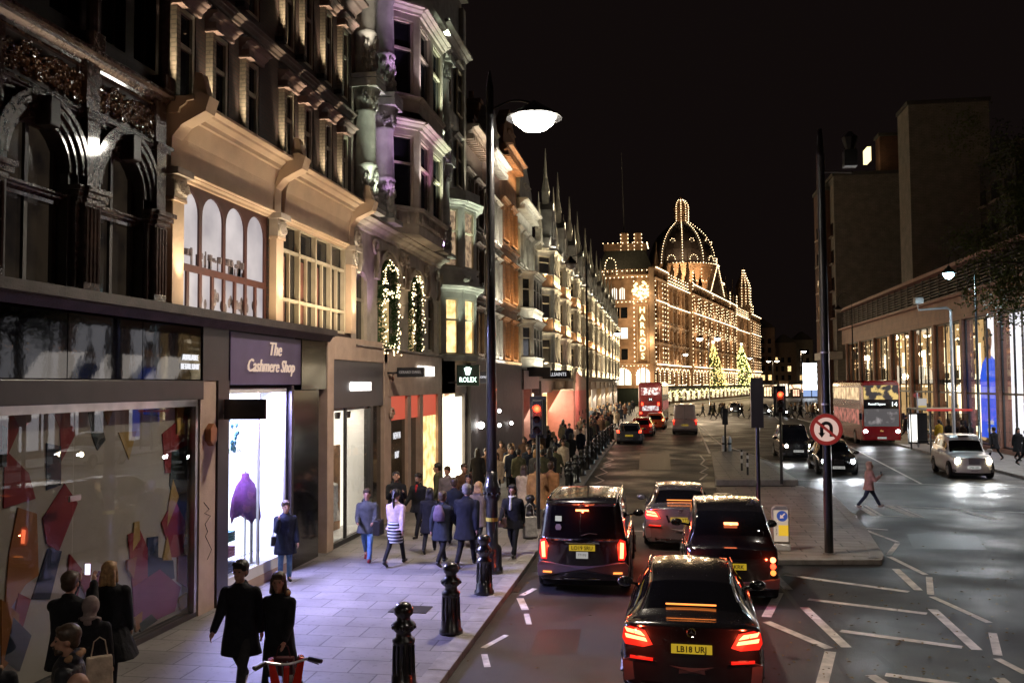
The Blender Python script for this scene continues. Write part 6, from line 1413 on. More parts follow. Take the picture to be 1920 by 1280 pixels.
    k.add(vs, fs)
    for sd in ('la', 'ra'): p0, el, wr, d2 = A[sd]; k.cap(p0+V_((0, 0, .0)), el, .072*b_, .058*b_, nseg); k.cap(el, wr-d2*.01, .058*b_, .043*b_, nseg)
    if hood: k.cap(nk+V_((-.08, -.07, .0)), nk+V_((.08, -.07, .0)), .06, .06, nseg)
    else: k.cap(nk+V_((-.035, -.03, .0)), nk+V_((.035, -.03, .0)), .05, .05, nseg)
    S(k); remesh(k, 'coat' if length > .6 else 'jacket', top, t, vox, 2)
    if hood and hood is not True:
        k = MB(); k.tube([nk+V_((.115*math.cos(PI+q*PI/12), -.02+.10*math.sin(PI+q*PI/12), .0+.035*abs(math.sin(q*PI/12)))) for q in range(-1, 14)], [.02]+[.034+.005*math.sin(q*2.1) for q in range(13)]+[.02], 9); S(k); remesh(k, 'fur_trim', hood, t, vox, 1)
    if scarf: k = MB(); k.tube([nk+V_((.075*math.cos(q*PI/6), .01+.075*math.sin(q*PI/6), .01)) for q in range(13)], .035, 8); k.cap(nk+V_((.02, .11, 0)), sh+V_((.03, .15, -.22)), .03, .035); S(k); remesh(k, 'scarf', scarf, t, vox, 1)
    if inner: k = MB(); k.ball(sh+V_((0, .095, -.08)), (.06, .05, .16), 10, 8); S(k); remesh(k, 'shirt', inner, t, vox, 1)
    if skirt: k = MB(); k.lathe([(.155, .13), (.175, .05), (.185, -.1), (.175, -.28), (.17, -.36)], (0, 0, base), 18); S(k); remesh(k, 'skirt', skirt, t, vox, 1)
    # hair / hat
    if hs != 'bald':
        k = MB()
        if hs == 'beanie': k.ball(hb((0, -.02, .05)), (.088, .102, .085), 14, 10, HR_); k.ball(hb((0, -.03, .13)), (.03, .03, .03), 8, 6)
        elif hs == 'hoodup': k.ball(hb((0, -.035, .02)), (.100, .112, .125), 14, 10, HR_); k.cap(hb((0, -.06, -.08)), nk+V_((0, -.06, 0)), .085, .09)
        else:
            k.ball(hb((0, -.026, .05)), (.094, .106, .096), 14, 10, HR_); k.cap(hb((-.04, .055, .085)), hb((.045, .05, .09)), .030, .032, 8)
            if hs in ('short', 'curly'): k.ball(hb((0, -.06, -.01)), (.082, .060, .072), 10, 8, HR_)
            if hs == 'curly':
                rr = random.Random(3)
                for i in range(14): a = rr.random()*6.28; k.ball(hb((.075*math.cos(a), -.03+.08*math.sin(a), .05+rr.uniform(-.03, .05))), .03, 7, 5)
            if hs in ('long', 'bob'):
                e = -.30 if hs == 'long' else -.14
                for q in (-.055, -.02, .02, .055): k.cap(hb((q, -.07, .0)), hb((q*1.35, -.09, e)), .045, .035, 8)
                for sx in (-1, 1): k.cap(hb((sx*.075, -.01, .03)), hb((sx*.088, .0, e*.85)), .028, .024, 8)
            if hs == 'pony': k.cap(hb((0, -.10, .05)), hb((0, -.14, -.05)), .035, .04, 8); k.cap(hb((0, -.14, -.05)), hb((.01, -.12, -.42)), .04, .018, 8)
        if beard: k.ball(hb((0, .045, -.085)), (.055, .048, .04), 10, 8, HR_); k.ball(hb((0, .095, -.052)), (.028, .012, .008), 8, 6, HR_)
        S(k); remesh(k, 'hat' if hs == 'beanie' else ('hood' if hs == 'hoodup' else 'hair'), hair, t, vox, 1)
    if lod < 2:
        k = MB()
        for sx in (-1, 1): k.ball(hb((sx*.031, .079, .008)), (.013, .008, .007), 8, 5); 
        S(k); k.build('eyes', m_ink, t)
    t['_A'] = 0; del t['_A']; t_pts = {sd: (A[sd][2]+A[sd][3]*.07)*s for sd in A}
    return t, t_pts
def wpos(t, v): return t.matrix_basis @ v if False else (Matrix.Translation(t.location) @ Matrix.Rotation(t.rotation_euler.z, 4, 'Z')) @ v
def bag(name, label, cat, pos, dims, m, rz=0, strap=.25, group=None):
    o = thing(name, label, cat, pos, rz); w_, d_, h_ = dims; k = MB(); k.prism([(-w_/2, 0), (w_/2, 0), (w_/2*.92, h_), (-w_/2*.92, h_)], -d_/2, d_/2, 'y'); k.build('bag_body', m, o, bevel=.015)
    if strap: k = MB(); k.tube([(-w_*.3, 0, h_), (-w_*.2, 0, h_+strap*.8), (0, 0, h_+strap), (w_*.2, 0, h_+strap*.8), (w_*.3, 0, h_)], .008, 5); k.build('handle', m, o)
    return o
BK, FR = 0.0, PI      # walking away from / towards the camera
# group at the near window
t, P = person('man in black coat holding a phone up to film the window display', -7.35, 11.3, R(10), 1.80, HOLD, K_, K_, HBR, 'short', .75, lod=0)
o = thing('mobile_phone', 'phone with lit screen held up above the filming man', 'phone', wpos(t, (P['la']+P['ra'])/2+Vector((0, .02, .10))), R(10)); MB().box(-.04, .04, -.006, .006, -.08, .08).build('casing', REDC, o, bevel=.004); MB().box(-.034, .034, -.009, -.0065, -.07, .07).build('screen', emit('phone_screen', (.75, .8, 1), 1.6, False), o)
person('small person in a pale grey knitted hat and hood at the near window', -6.86, 10.95, R(15), 1.58, STAND, K_, K_, cloth('grey_knit', (.26, .20, .19)), 'hoodup', .75, lod=0, hood=cloth('grey_knit', (.26, .20, .19)))
bag('shoulder_bag', 'pale canvas shoulder bag hanging at the side of the hooded person', 'bag', (-6.62, 10.75, .62), (.3, .1, .34), CRM, R(40), .22)
person('blonde woman in a long black cape at the near window', -7.5, 12.35, R(15), 1.72, STAND, K_, K_, HBL, 'bob', .98, lod=0, flare=.14, bulk=1.12)
person('bearded man with swept dark hair turning right at the bottom edge', -5.75, 8.9, R(112), 1.78, STAND, cloth('quilted_black', (.02, .02, .024), .45), K_, HBR, 'short', .7, lod=0, beard=True, hood=FUR, yaw=20)
person('bald headed man whose crown shows at the bottom edge', -5.05, 7.85, R(-15), 1.70, WALK, K_, K_, HB, 'bald', .75, lod=0)
person('dark haired person with a fur hood in the bottom left corner', -6.35, 8.6, R(30), 1.74, STAND, K_, K_, HB, 'long', .8, lod=0, hood=FUR)
# couple
t1, P1 = person('man in black coat walking hand in hand with the woman in the fur hood', -5.66, 12.25, R(186), 1.82, WALK, cloth('wool_black', (.010, .010, .014)), cloth('charcoal', (.03, .028, .028)), HB, 'short', .86, shoes=SHW, lod=0, yaw=-6)
t2, P2_ = person('woman in black fur hooded coat walking beside the man in the black coat', -5.08, 12.1, R(176), 1.68, WALK2, K_, K_, HBR, 'bob', .88, lod=0, hood=cloth('pale_fur', (.42, .26, .15)), yaw=18, pitch=-6, bulk=.95)
w_ = wpos(t2, P2_['la']); bag('handbag', 'dark handbag carried by the woman of the walking couple', 'bag', Vector((w_.x, w_.y, w_.z-.42)), (.3, .12, .28), cloth('maroon', (.06, .012, .015)), R(10), .16)
t, P = person('woman in navy coat holding a phone to her ear beside the knitwear window', -8.0, 19.3, R(215), 1.66, PHONE, NV, JN, HBR, 'pony', .84, lod=1, scarf=None)
bag('shoulder_bag', 'small black shoulder bag of the woman on the phone', 'bag', (-8.16, 19.24, .74), (.24, .1, .2), SHO, R(30), .3)
person('man in grey jacket, light blue jeans and red shoes walking towards the camera', -6.95, 21.4, R(190), 1.72, dict(WALK, la=(10, 8, 60), ra=(10, 8, 60)), GR, JN, HBR, 'short', .66, shoes=SHR, lod=1, hood=OL)
t, P = person('woman in pale pink top and striped skirt walking away with a long ponytail', -6.15, 20.9, R(-8), 1.74, WALK2, PW, K_, HB, 'pony', .5, lod=1, skirt=stripes(), bulk=.92)
bag('handbag', 'large black handbag on the arm of the woman in the striped skirt', 'bag', (-6.55, 20.95, .68), (.16, .36, .34), SHO, 0, .3)
t, P = person('man in black hooded jacket looking down at his phone by the red lit shop', -7.1, 24.2, R(200), 1.80, LOOK, K_, DJ, HB, 'short', .62, lod=1, hood=True, pitch=-22)
person('bearded man with red shirt under an open black jacket', -6.6, 24.6, R(165), 1.76, WALK, K_, K_, HB, 'curly', .64, lod=1, beard=True, inner=REDC, skin=m_skind)
t, P = person('person in grey blue coat with a mauve backpack walking away', -5.08, 20.9, R(-12), 1.70, WALK, cloth('slate_blue', (.025, .03, .042)), K_, HBR, 'short', .78, lod=1)
o = thing('backpack', 'small mauve backpack on the walker in the grey blue coat', 'backpack', (-5.11, 20.72, 1.0), R(-12)); k = MB(); k.smooth = True; k.lathe([(.02, 0), (.14, .02), (.15, .18), (.08, .36), (.02, .38)], (0, 0, 0), 12); k.v = [(a, b*.5, c) for a, b, c in k.v]; k.build('pouch', cloth('mauve', (.14, .10, .15)), o); MB().tube([(-.07, .03, .36), (-.12, .10, .45), (-.12, .2, .40)], .012, 5).tube([(.07, .03, .36), (.12, .10, .45), (.12, .2, .40)], .012, 5).build('strap', K_, o)
person('tall grey haired man in a dark navy quilted coat walking away', -4.48, 20.7, R(-4), 1.88, WALK2, cloth('navy_quilt', (.010, .011, .018)), K_, HGY, 'short', .80, lod=1, bulk=1.08)
person('blonde woman with a brown fur collar and beige coat walking away', -4.68, 23.0, R(-6), 1.68, WALK, cloth('taupe', (.17, .13, .11)), K_, HBL, 'long', .80, lod=1, hood=FUR)
person('dark haired woman in black facing the camera behind the quilted coat', -5.2, 24.4, R(170), 1.70, STAND, K_, K_, HB, 'long', .8, lod=1)
person('balding man in a navy jacket behind the backpack wearer', -5.35, 23.3, R(20), 1.76, WALK, NV, K_, HBR, 'short', .7, lod=1, skin=m_skin)
person('short person in black coat just left of the backpack wearer', -5.75, 22.4, R(5), 1.60, WALK2, K_, K_, HB, 'bob', .86, lod=1)
person('person with plaid shawl near the bright ivory shop window', -6.25, 26.4, R(170), 1.72, STAND, cloth('plaid', (.16, .13, .14)), K_, HBR, 'short', .7, lod=1)
person('man in olive jacket near the bright ivory shop window', -6.6, 26.8, R(100), 1.78, STAND, OL, K_, HB, 'short', .66, lod=1)
person('man with curly hair beside the plaid shawl wearer', -5.95, 27.2, R(190), 1.78, WALK, BR, K_, HBR, 'curly', .7, lod=1)
t, P = person('long haired woman in black carrying a white paper bag past the lamp base', -3.62, 21.9, R(176), 1.74, WALK, K_, K_, HB, 'long', .66, lod=1, scarf=WT)
bag('paper_bag', 'white paper carrier bag beside the lamp post base', 'bag', (-3.25, 22.1, .42), (.36, .14, .48), WT, R(15), .32)
bag('handbag', 'brown handbag on the arm of the long haired woman in black', 'bag', (-3.86, 21.7, .72), (.26, .12, .22), BR, 0, .25)
person('man in a belted tan trench coat walking away near the taxi', -3.72, 26.8, R(-6), 1.86, WALK, TR, DJ, HBR, 'short', .98, lod=1, flare=.09)
person('person in a brown coat just right of the tan trench coat', -3.42, 27.6, R(-8), 1.78, WALK2, cloth('camel', (.30, .15, .07)), DJ, HBR, 'short', .95, lod=1)
person('long haired woman in a cream coat and white skirt beside the trench coat', -4.2, 27.4, R(-10), 1.70, WALK2, CRM, K_, HBR, 'long', .85, lod=1, flare=.1)
bag('shopping_bag', 'white shopping bag at the knees of the trench coat walkers', 'bag', (-3.25, 26.6, .25), (.34, .16, .44), WT, R(10), .2)
# crossing woman
t, P = person('woman in pink hooded top crossing the road while looking at a phone', 6.9, 30.7, R(-82), 1.63, dict(STRIDE, la=(5, 8, 25)), PK, DJ, cloth('fair_scarf', (.52, .32, .26)), 'long', .62, shoes=SHW, lod=1, z=ZR, pitch=-10, flare=.03)
w_ = wpos(t, P['ra']); o = thing('mobile_phone', 'phone in the hand of the crossing woman', 'phone', w_, R(-82)); MB().box(-.035, .035, -.006, .006, -.02, .12).build('casing', K_, o)
# templates for the crowd, then copies
TM = []
def tmpl(label, *a, **k_): t_, _ = person(label, *a, lod=2, **k_); TM.append(t_); return t_
G1 = 'crowd on the left pavement'
def crowd(label, tm, spots, group, z=0):
    for i, (x, y, f, sc_) in enumerate(spots):
        if z == 0: lb = '%s, %s, %s' % (label, 'kerb side' if x > -5 else ('mid pavement' if x > -6 else 'close to the shops'), 'before the pink hoarding' if y < 45 else 'level with the maroon shop' if y < 55 else 'by the black shop sign' if y < 64 else 'beside the pink hoarding' if y < 73 else 'past the pink hoarding' if y < 82 else 'below the third gabled house' if y < 95 else 'below the fourth gabled house' if y < 112 else 'below the farthest gabled houses')
        else: q = x/y; lb = '%s, %s' % (label.replace(' seen from behind', '').replace('in long black coat', 'in long coat'), 'behind the small dark signal' if q < .072 else 'left of the signal back' if q < .095 else 'right behind the signal back' if q < .13 else 'left of the tall sign post' if q < .16 else 'just beyond the tall sign post')
        c_ = dup(tm, loc=(x, y, z) if z == 0 else Vector((x, y, z)), rz=f, label=lb); c_.scale = (sc_,)*3; c_['group'] = group
kinds = [('in a black coat walking away', BK, K_, K_, HB, 'short', .8), ('in a navy coat facing the camera', FR, NV, K_, HBR, 'short', .8), ('in a long black coat with long dark hair', BK, K_, K_, HB, 'long', .95), ('in a beige coat facing the camera', FR, CRM, K_, HBR, 'long', .85), ('in a brown jacket facing the camera', FR, BR, DJ, HBR, 'short', .65),
         ('in a grey coat walking away', BK, GR, K_, HBL, 'bob', .85), ('with fair hair facing the camera in a dark coat', FR, K_, DJ, HBL, 'long', .8), ('in a dark olive jacket and jeans', BK, OL, DJ, HB, 'short', .65), ('in a yellow jacket', BK, YL, K_, HB, 'short', .66)]
first = [(-6.2, 33.2), (-5.7, 34.3), (-5.1, 36.0), (-5.9, 35.2), (-5.4, 38.0), (-4.7, 33.6), (-6.8, 36.0), (-4.2, 35.4), (17.0, 56.0)]
for i, ((d_, f, tp_, lg, hr_, hs_, ln), (x, y)) in enumerate(zip(kinds, first)):
    tmpl('person %s before the dark shop wall' % d_ if i < 8 else 'person in a bright yellow jacket waiting beside the bus shelter', x, y, f+R(random.uniform(-20, 20)), 1.74, (WALK, STAND, WALK2, WALK, STAND, WALK, WALK2, WALK, STAND)[i], tp_, lg, hr_, hs_, ln)
short = ['person in black coat seen from behind', 'person in navy coat facing us', 'long haired person in long black coat', 'person in beige coat', 'person in brown jacket', 'blond bobbed person in grey coat', 'fair haired person in dark coat', 'person in olive jacket']
rr = random.Random(11); occ = []
for kk in range(8):
    d_ = kinds[kk][0]; sp = []
    for i in range(13):
        for _ in range(30):
            y = 33+rr.random()**1.5*95; x = rr.uniform(-6.9 if y < 80 else -7.6, -4.1)
            if all((x-a)**2+(y-b)**2 > .3 for a, b in occ): break
        if y < 82 and y > 64 and x < -5.9: x = rr.uniform(-5.8, -4.2)
        occ.append((x, y)); sp.append((x, y, kinds[kk][1]+R(rr.uniform(-25, 25)), rr.uniform(.93, 1.05)))
    crowd('%s' % short[kk], TM[kk], sp, 'people crowding the far left pavement')
for kk in range(8):
    sp = []
    for i in range(4):
        px = rr.uniform(1312, 1420) if i < 2 else rr.uniform(1478, 1535); p = at(px, rr.uniform(776, 786), ZR); sp.append((p.x, p.y, R(rr.choice((-90, 90))+rr.uniform(-15, 15)), rr.uniform(.95, 1.05)))
    crowd('%s at the far crossing' % short[kk], TM[kk], sp, 'people crossing at the far junction', ZR)
rp = [(16.6, 60, 2), (17.1, 61, 0), (16.9, 59.2, 7), (17.2, 54.8, 1), (17.6, 54.2, 6), (17.9, 55, 3), (18.2, 53.8, 0), (17.5, 53.2, 4), (18.4, 55.5, 2), (17.4, 47.8, 0), (18.3, 47.0, 2), (18.6, 45.8, 1), (17.7, 44.5, 0), (18.9, 62, 5), (17.6, 66, 0), (17.0, 70, 2)]
nm_ = ['person in long black coat at the kerb right of the facing bus', 'person in black behind the bus stop pole', 'person in olive jacket between bus and stop flag', 'navy coated person waiting at the shelter', 'fair haired person waiting at the shelter', 'beige coated person waiting at the shelter', 'black coated person at the back of the shelter queue', 'person in brown jacket at the front of the shelter queue', 'long haired person behind the shelter queue', 'person in black standing behind the white taxi under the big poster',
       'long haired person by the second window poster', 'navy coated person at the right edge under the tree', 'black coated person at the right edge nearest the camera', 'person in grey beyond the bus stop', 'black coated person walking beside the facing bus', 'long haired person far along the right pavement']
for (x, y, kk), lb in zip(rp, nm_): c_ = dup(TM[kk], loc=(x, y, 0), rz=rr.uniform(0, 6), label=lb); c_['group'] = 'people on the right pavement'
# mannequin in the warm window
o = thing('mannequin', 'mannequin in white dress coat and grey bobble hat in the warm lit window', 'mannequin', (XL-.2, 23.5, .14), R(60))
k = MB(); k.cap((0, 0, 1.5), (0, 0, 1.6), .05, .09); k.ball((0, 0, 1.68), (.08, .09, .12)); k.cap((-.08, 0, .9), (-.09, .02, .08), .08, .045); k.cap((.08, 0, .9), (.12, .1, .08), .08, .045); k.cap((0, 0, .9), (0, 0, 1.35), .14, .16); remesh(k, 'body', m_white, o, .02)
k = MB(); k.lathe([(.06, 1.48), (.2, 1.40), (.18, 1.1), (.22, .8), (.27, .5)], (0, 0, 0), 18); k.cap((-.2, 0, 1.38), (-.26, .03, .95), .06, .05); k.cap((.2, 0, 1.38), (.26, .05, .95), .06, .05); remesh(k, 'dress', WT, o, .02); k = MB(); k.ball((0, 0, 1.76), (.1, .11, .09)); k.ball((0, 0, 1.88), .05); remesh(k, 'hat', GR, o, .02)
k = MB(); k.cap((-.09, .02, .08), (-.09, .12, .05), .05, .04); k.cap((.12, .1, .08), (.12, .2, .05), .05, .04); k.cap((-.09, .02, .08), (-.09, .02, .3), .05, .05); k.cap((.12, .1, .08), (.12, .08, .3), .05, .05); remesh(k, 'boots', K_, o, .02)
# ================= STREET FURNITURE
WARM = (1, .76, .50); WHT = (1, .90, .76)
m_iron = mat('black_cast_iron', (.012, .012, .013), rough=.28, spec=.6, var=.2, coat=.5, bump=.1)
m_lampw = emit('lamp_bowl_warm', (1, .93, .80), 45, False); m_lampc = emit('lamp_bowl_cool', (.45, .88, 1), 28, False); m_lampf = emit('lamp_bowl_far', (1, .84, .62), 22, False); m_lampo = mat('lamp_bowl_off', (.3, .25, .22), rough=.2)
def street_lamp(label, x, y, z0, hx, hz, top, bowl, W_, col, r=.10, ornate=False, size=.28, twin=None, swan=False, spot=165):
    o = thing('street_lamp', label, 'street lamp', (x, y, z0)); k = MB(); k.smooth = True
    if ornate:
        k.lathe([(.24, 0), (.24, .10), (.215, .14), (.21, .52), (.19, .58), (.135, .62), (.13, 1.55), (.16, 1.58), (.18, 1.66), (.16, 1.74), (.20, 1.82), (.17, 1.9), (.14, 2.0), (.12, 2.2)], (0, 0, 0), 16)
        for i in range(10): a = i*.628; k.ball((.17*math.cos(a), .17*math.sin(a), 1.72), .035, 6, 4)
        k.build('base', m_iron, o); MB().lathe([(.138, 1.12), (.138, 1.20)], (0, 0, 0), 16).build('band', mat('yellow_tape', (.5, .4, .05), rough=.5), o); k = MB(); k.smooth = True; k.tube([(0, 0, 2.1), (0, 0, top*.6), (0, 0, top-.4), (0, 0, top)], [.12, .10, .085, .02], 14)
    else: k.tube([(0, 0, 0), (0, 0, 1.2), (0, 0, 1.21), (0, 0, top-.3), (0, 0, top)], [r*1.35, r*1.3, r*.8, r*.55, .02], 10)
    k.build('pole', m_iron, o)
    for i, hh in enumerate([hx] if twin is None else [hx, twin]):
        k = MB(); h_ = hz-z0; sg = 1 if hh > 0 else -1
        if swan: pts = [(0, 0, h_-.2), (0, 0, h_+.7), (hh*.2, 0, h_+1.25), (hh*.55, 0, h_+1.4), (hh*.85, 0, h_+1.15), (hh, 0, h_+.6), (hh, 0, h_+.3)]
        else: pts = [(0, 0, h_+.25), (hh*.5, 0, h_+.45), (hh, 0, h_+.35), (hh, 0, h_+.2)]
        pts = crom(pts, 3); k.tube(pts, r*.24, 6); a_ = k.build('arm', m_iron, o)
        k = MB(); k.smooth = True; k.lathe([(.04, .42), (size*.45, .30), (size*1.25, .06), (size*1.3, .02)], (hh, 0, h_), 16, closed=False); ln = k.build('lantern', m_iron, o)
        k = MB(); k.smooth = True; k.lathe([(size*1.0, .03), (size*.9, -.08), (size*.55, -.22), (.02, -.28)], (hh, 0, h_), 14); k.build('bowl', bowl, ln)
        if W_:
            l = lamp('SPOT', (hh, 0, h_-.36), col, W_, size*.5, spot=spot, blend=.25, name='street_lamp_light'); l.parent = o
    return o
street_lamp('tall ornate street lamp with blazing white bowl on the near left kerb', -3.77, 20.0, 0, 1.0, 9.95, 11.1, m_lampw, 1950, (1, .84, .66), ornate=True, size=.48, spot=152)
street_lamp('tall slim dark lamp post by the kerb farther along the left pavement', -3.8, 46, 0, -.8, 10.2, 10.6, m_lampo, 0, WARM, r=.09)
street_lamp('cool blue white lit swan neck street lamp on the right pavement', 16.0, 46.0, 0, -1.25, 9.6, 9.9, m_lampc, 900, (.66, .88, 1), r=.09, swan=True, spot=176)
street_lamp('unlit swan neck street lamp on the right beside the rust red bay', 16.0, 76.0, 0, -1.1, 10.2, 10.4, m_lampo, 0, WARM, r=.09, swan=True)
def lamp_at(label, px, py, W_, dx=.0, twin=None, hz=10.0, y=None, bowl=m_lampf, size=.4):
    y = y or (hz-H)*1700/(718-py); x = (px-1241)/1700*y; return street_lamp(label, x-dx, y, ZR, dx or .01, hz, hz+.5, bowl, W_, WARM, r=.12, size=size, twin=twin)
lamp_at('lit street lamp in front of the store corner above the left pavement', 1158, 625, 900, .6)
lamp_at('twin headed lit street lamp in the middle distance before the store', 1345, 635, 1500, 1.15, -1.15, size=.42)
lamp_at('small lit street lamp with its post left of the twin headed one', 1285, 665, 900, .9, size=.5)
lamp_at('lit street lamp in front of the far end of the store', 1406, 672, 1200, -.9, size=.5)
lamp_at('far twin headed street lamp just right of the store', 1456, 678, 900, 1.1, -1.1, size=.6)
lamp_at('far single street lamp low on the right of the store', 1437, 690, 0, -.6, size=.6)
lamp_at('far street lamp left of the white billboard, low one', 1488, 692, 0, .6, size=.6)
lamp_at('far street lamp between the two red signals', 1470, 691, 0, .6, size=.6)
lamp_at('lit greenish street lamp directly above the white billboard', 1507, 660, 900, .6, size=.5)
# unseen lamps added behind the viewpoint to light the foreground
street_lamp('unseen street lamp added behind the viewpoint on the left kerb', -3.8, -3.5, 0, 1.2, 9.5, 10.5, m_lampw, 480, (1, .88, .76), size=.3, spot=140)
street_lamp('unseen street lamp added on the right behind the viewpoint', 9.0, 4.0, ZR, -1.2, 9.8, 10.5, m_lampw, 330, (1, .88, .76), size=.3, spot=140)
# no U-turn sign on the tall dark post
o = thing('sign_post', 'tall dark post on the traffic island carrying the round no U-turn sign', 'sign post', (3.95, 22.0, 0))
k = MB(); k.tube([(0, 0, 0), (0, 0, 6), (0, 0, 9.7), (0, 0, 10.3)], [.105, .10, .095, .05], 14); k.build('pole', m_iron, o)
MB().tube([(.06, 0, 9.25), (.72, 0, 9.2)], .025, 6).build('bracket', m_silver, o); k = MB(); k.box(.55, .85, -.1, .2, 9.35, 9.75); k.lathe([(.1, 0), (.2, .3), (.05, .45)], (.7, 0, 9.75), 8); k.build('camera_housing', m_iron, o)
MB().lathe([(.11, 0), (.112, .04)], (0, 0, 3.55), 12).lathe([(.11, 0), (.112, .04)], (0, 0, 4.8), 12).build('band', m_silver, o)
k = MB(); k.lathe([(.15, 0), (.15, .02)], (0, 0, 0), 12); k.build('base_plate', m_silver, o)
sg = thing('no_u_turn_sign', 'round red and white no U-turn sign on the tall dark post', 'sign', (3.92, 21.86, 2.97))
m_sr = emit('sign_red', (.32, .02, .015), .45, False); m_sw = emit('sign_white', (.62, .42, .36), .75, False)
def disc(r, y0, y1, n=36): return MB().prism([(r*math.cos(2*PI*i/n), r*math.sin(2*PI*i/n)) for i in range(n)], y0, y1, 'y')
disc(.385, -.02, .02).build('sign_plate', m_silver, sg); disc(.375, -.026, -.0205).build('red_ring', m_sr, sg); disc(.285, -.032, -.0265).build('white_face', m_sw, sg)
k = MB(); arch_ring(k, .0, .045, .07, .15, .033, .038, 12); k.fb(-.15, -.07, .033, .038, -.12, .045); k.fb(.07, .15, .033, .038, -.17, .045); k.prism([(-.19, -.08), (-.03, -.08), (-.11, -.20)], -.038, -.033, 'y'); k.build('u_turn_arrow', m_ink, sg)
T_ = Matrix.Rotation(R(40), 4, 'Y'); k = MB(); k.T = T_; k.box(-.36, .36, -.045, -.039, -.032, .032); k.build('red_slash', m_sr, sg)
# traffic signals
m_sigr = emit('signal_red', (1, .03, .01), 7, False); m_lens = mat('unlit_lens', (.03, .01, .01), rough=.2)
def signal(label, x, y, z0, zh, back=False, boxh=1.0, W_=0, base=True, sc_=1.0):
    o = thing('traffic_light', label, 'traffic light', (x, y, z0)); MB().tube([(0, 0, 0), (0, 0, zh+.1)], .06*sc_, 10).build('pole', m_iron, o)
    sg = 1 if back else -1; k = MB(); k.box(-.15*sc_, .15*sc_, -.12, .14, zh-boxh*.75, zh+boxh*.25); hd = k.build('signal_head', m_blkm, o, bevel=.03)
    k = MB(); k.box(-.24*sc_, .24*sc_, .141*1, .155, zh-boxh*.85, zh+boxh*.35) if not back else k.box(-.16, .16, -.155, -.141, zh-boxh*.85, zh+boxh*.35); k.build('backing_board', m_blkm, o, bevel=.02)
    if not back:
        for i in range(3):
            zz = zh-i*.3; MB().ball((0, -.13, zz), (.105, .04, .105), 12, 8).build('lens', m_sigr if i == 0 else m_lens, hd)
            k = MB(); 
            for q in range(8): a = PI*q/8; b = PI*(q+1)/8; k.quad((.12*math.cos(a), -.13, zz+.12*math.sin(a)), (.12*math.cos(b), -.13, zz+.12*math.sin(b)), (.12*math.cos(b), -.30, zz+.11*math.sin(b)), (.12*math.cos(a), -.30, zz+.11*math.sin(a)))
            k.build('hood', m_blkm, hd)
        if W_: l = lamp('POINT', (0, -.25, zh), (1, .08, .02), W_, .05, name='signal_light'); l.parent = o
    return o
signal('red traffic light on the left pavement above the crowd', -3.58, 26, 0, 3.4, W_=25)
signal('red traffic light on the island right of the traffic signal backs', 4.78, 37.0, 0, 3.62, W_=25)
o = signal('traffic light seen from the back, with a slim pole behind the rounded taxi', 2.48, 24.0, 0, 3.85, True, 1.1); MB().tube([(0, 0, 0), (0, 0, .85)], .075, 10).build('yellow_sleeve', m_yel, o)
signal('small dark traffic light seen from behind between two white posts', 3.62, 53, 0, 2.35, True, .8)
for i, px in enumerate((1357, 1368)):
    p = at(px, 849, .0); o = thing('white_post', ['left of two short white posts at the island tip', 'right of two short white posts at the island tip'][i], 'bollard', p); MB().lathe([(.11, 0), (.11, .85), (.07, .95), (.02, 1.0)], (0, 0, 0), 10).build('post', m_white, o); MB().lathe([(.115, .5), (.115, .6)], (0, 0, 0), 10).build('band', m_blkm, o)
for i, (px, py) in enumerate(((1391, 882), (1402, 890))):
    p = at(px, py, .12); o = thing('marker_post', ['left slim black and white marker post on the raised island', 'right slim black and white marker post on the raised island'][i], 'bollard', p); MB().cyl((0, 0, 0), .045, .95, 8).build('post', m_blkm, o); MB().cyl((0, 0, .35), .048, .18, 8).cyl((0, 0, .7), .048, .15, 8).build('white_band', m_white, o)
# keep-left bollard
p = at(1464, 1030, 0); o = thing('island_bollard', 'yellow and white island bollard with a blue keep left arrow disc', 'bollard', p)
k = MB(); k.prism([(-.2, 0), (.2, 0), (.2, 1.0), (.12, 1.08), (-.12, 1.08), (-.2, 1.0)], -.12, .12, 'y'); k.build('shell', mat('bollard_shell', (.28, .25, .22), rough=.4), o, bevel=.02)
MB().box(-.17, .17, -.135, -.122, .22, .98).build('front_panel', emit('bollard_white', (.62, .48, .36), .55, False), o); MB().box(-.06, .17, -.14, -.1355, .36, .62).build('yellow_panel', emit('bollard_yellow', (.75, .45, .03), .75, False), o)
MB().box(-.22, .22, -.15, .15, 0, .16).build('base', m_white, o, bevel=.02)
k = MB(); k.prism([(.03+.13*math.cos(2*PI*i/24), .84+.13*math.sin(2*PI*i/24)) for i in range(24)], -.145, -.136, 'y'); dd = k.build('blue_disc', emit('blue_disc', (.03, .07, .30), .6, False), o)
T_ = Matrix.Translation((.03, 0, .84)) @ Matrix.Rotation(R(-45), 4, 'Y'); k = MB(); k.T = T_; k.box(-.02, .09, -.15, -.146, -.015, .015); k.prism([(-.08, 0), (-.0, .06), (-.0, -.06)], -.15, -.146, 'y'); k.build('arrow', m_sw, dd)
for i, ch in enumerate('B27'): text(ch, .1, m_ink, o, (-.115, -.142, .60-i*.1), depth=.002)
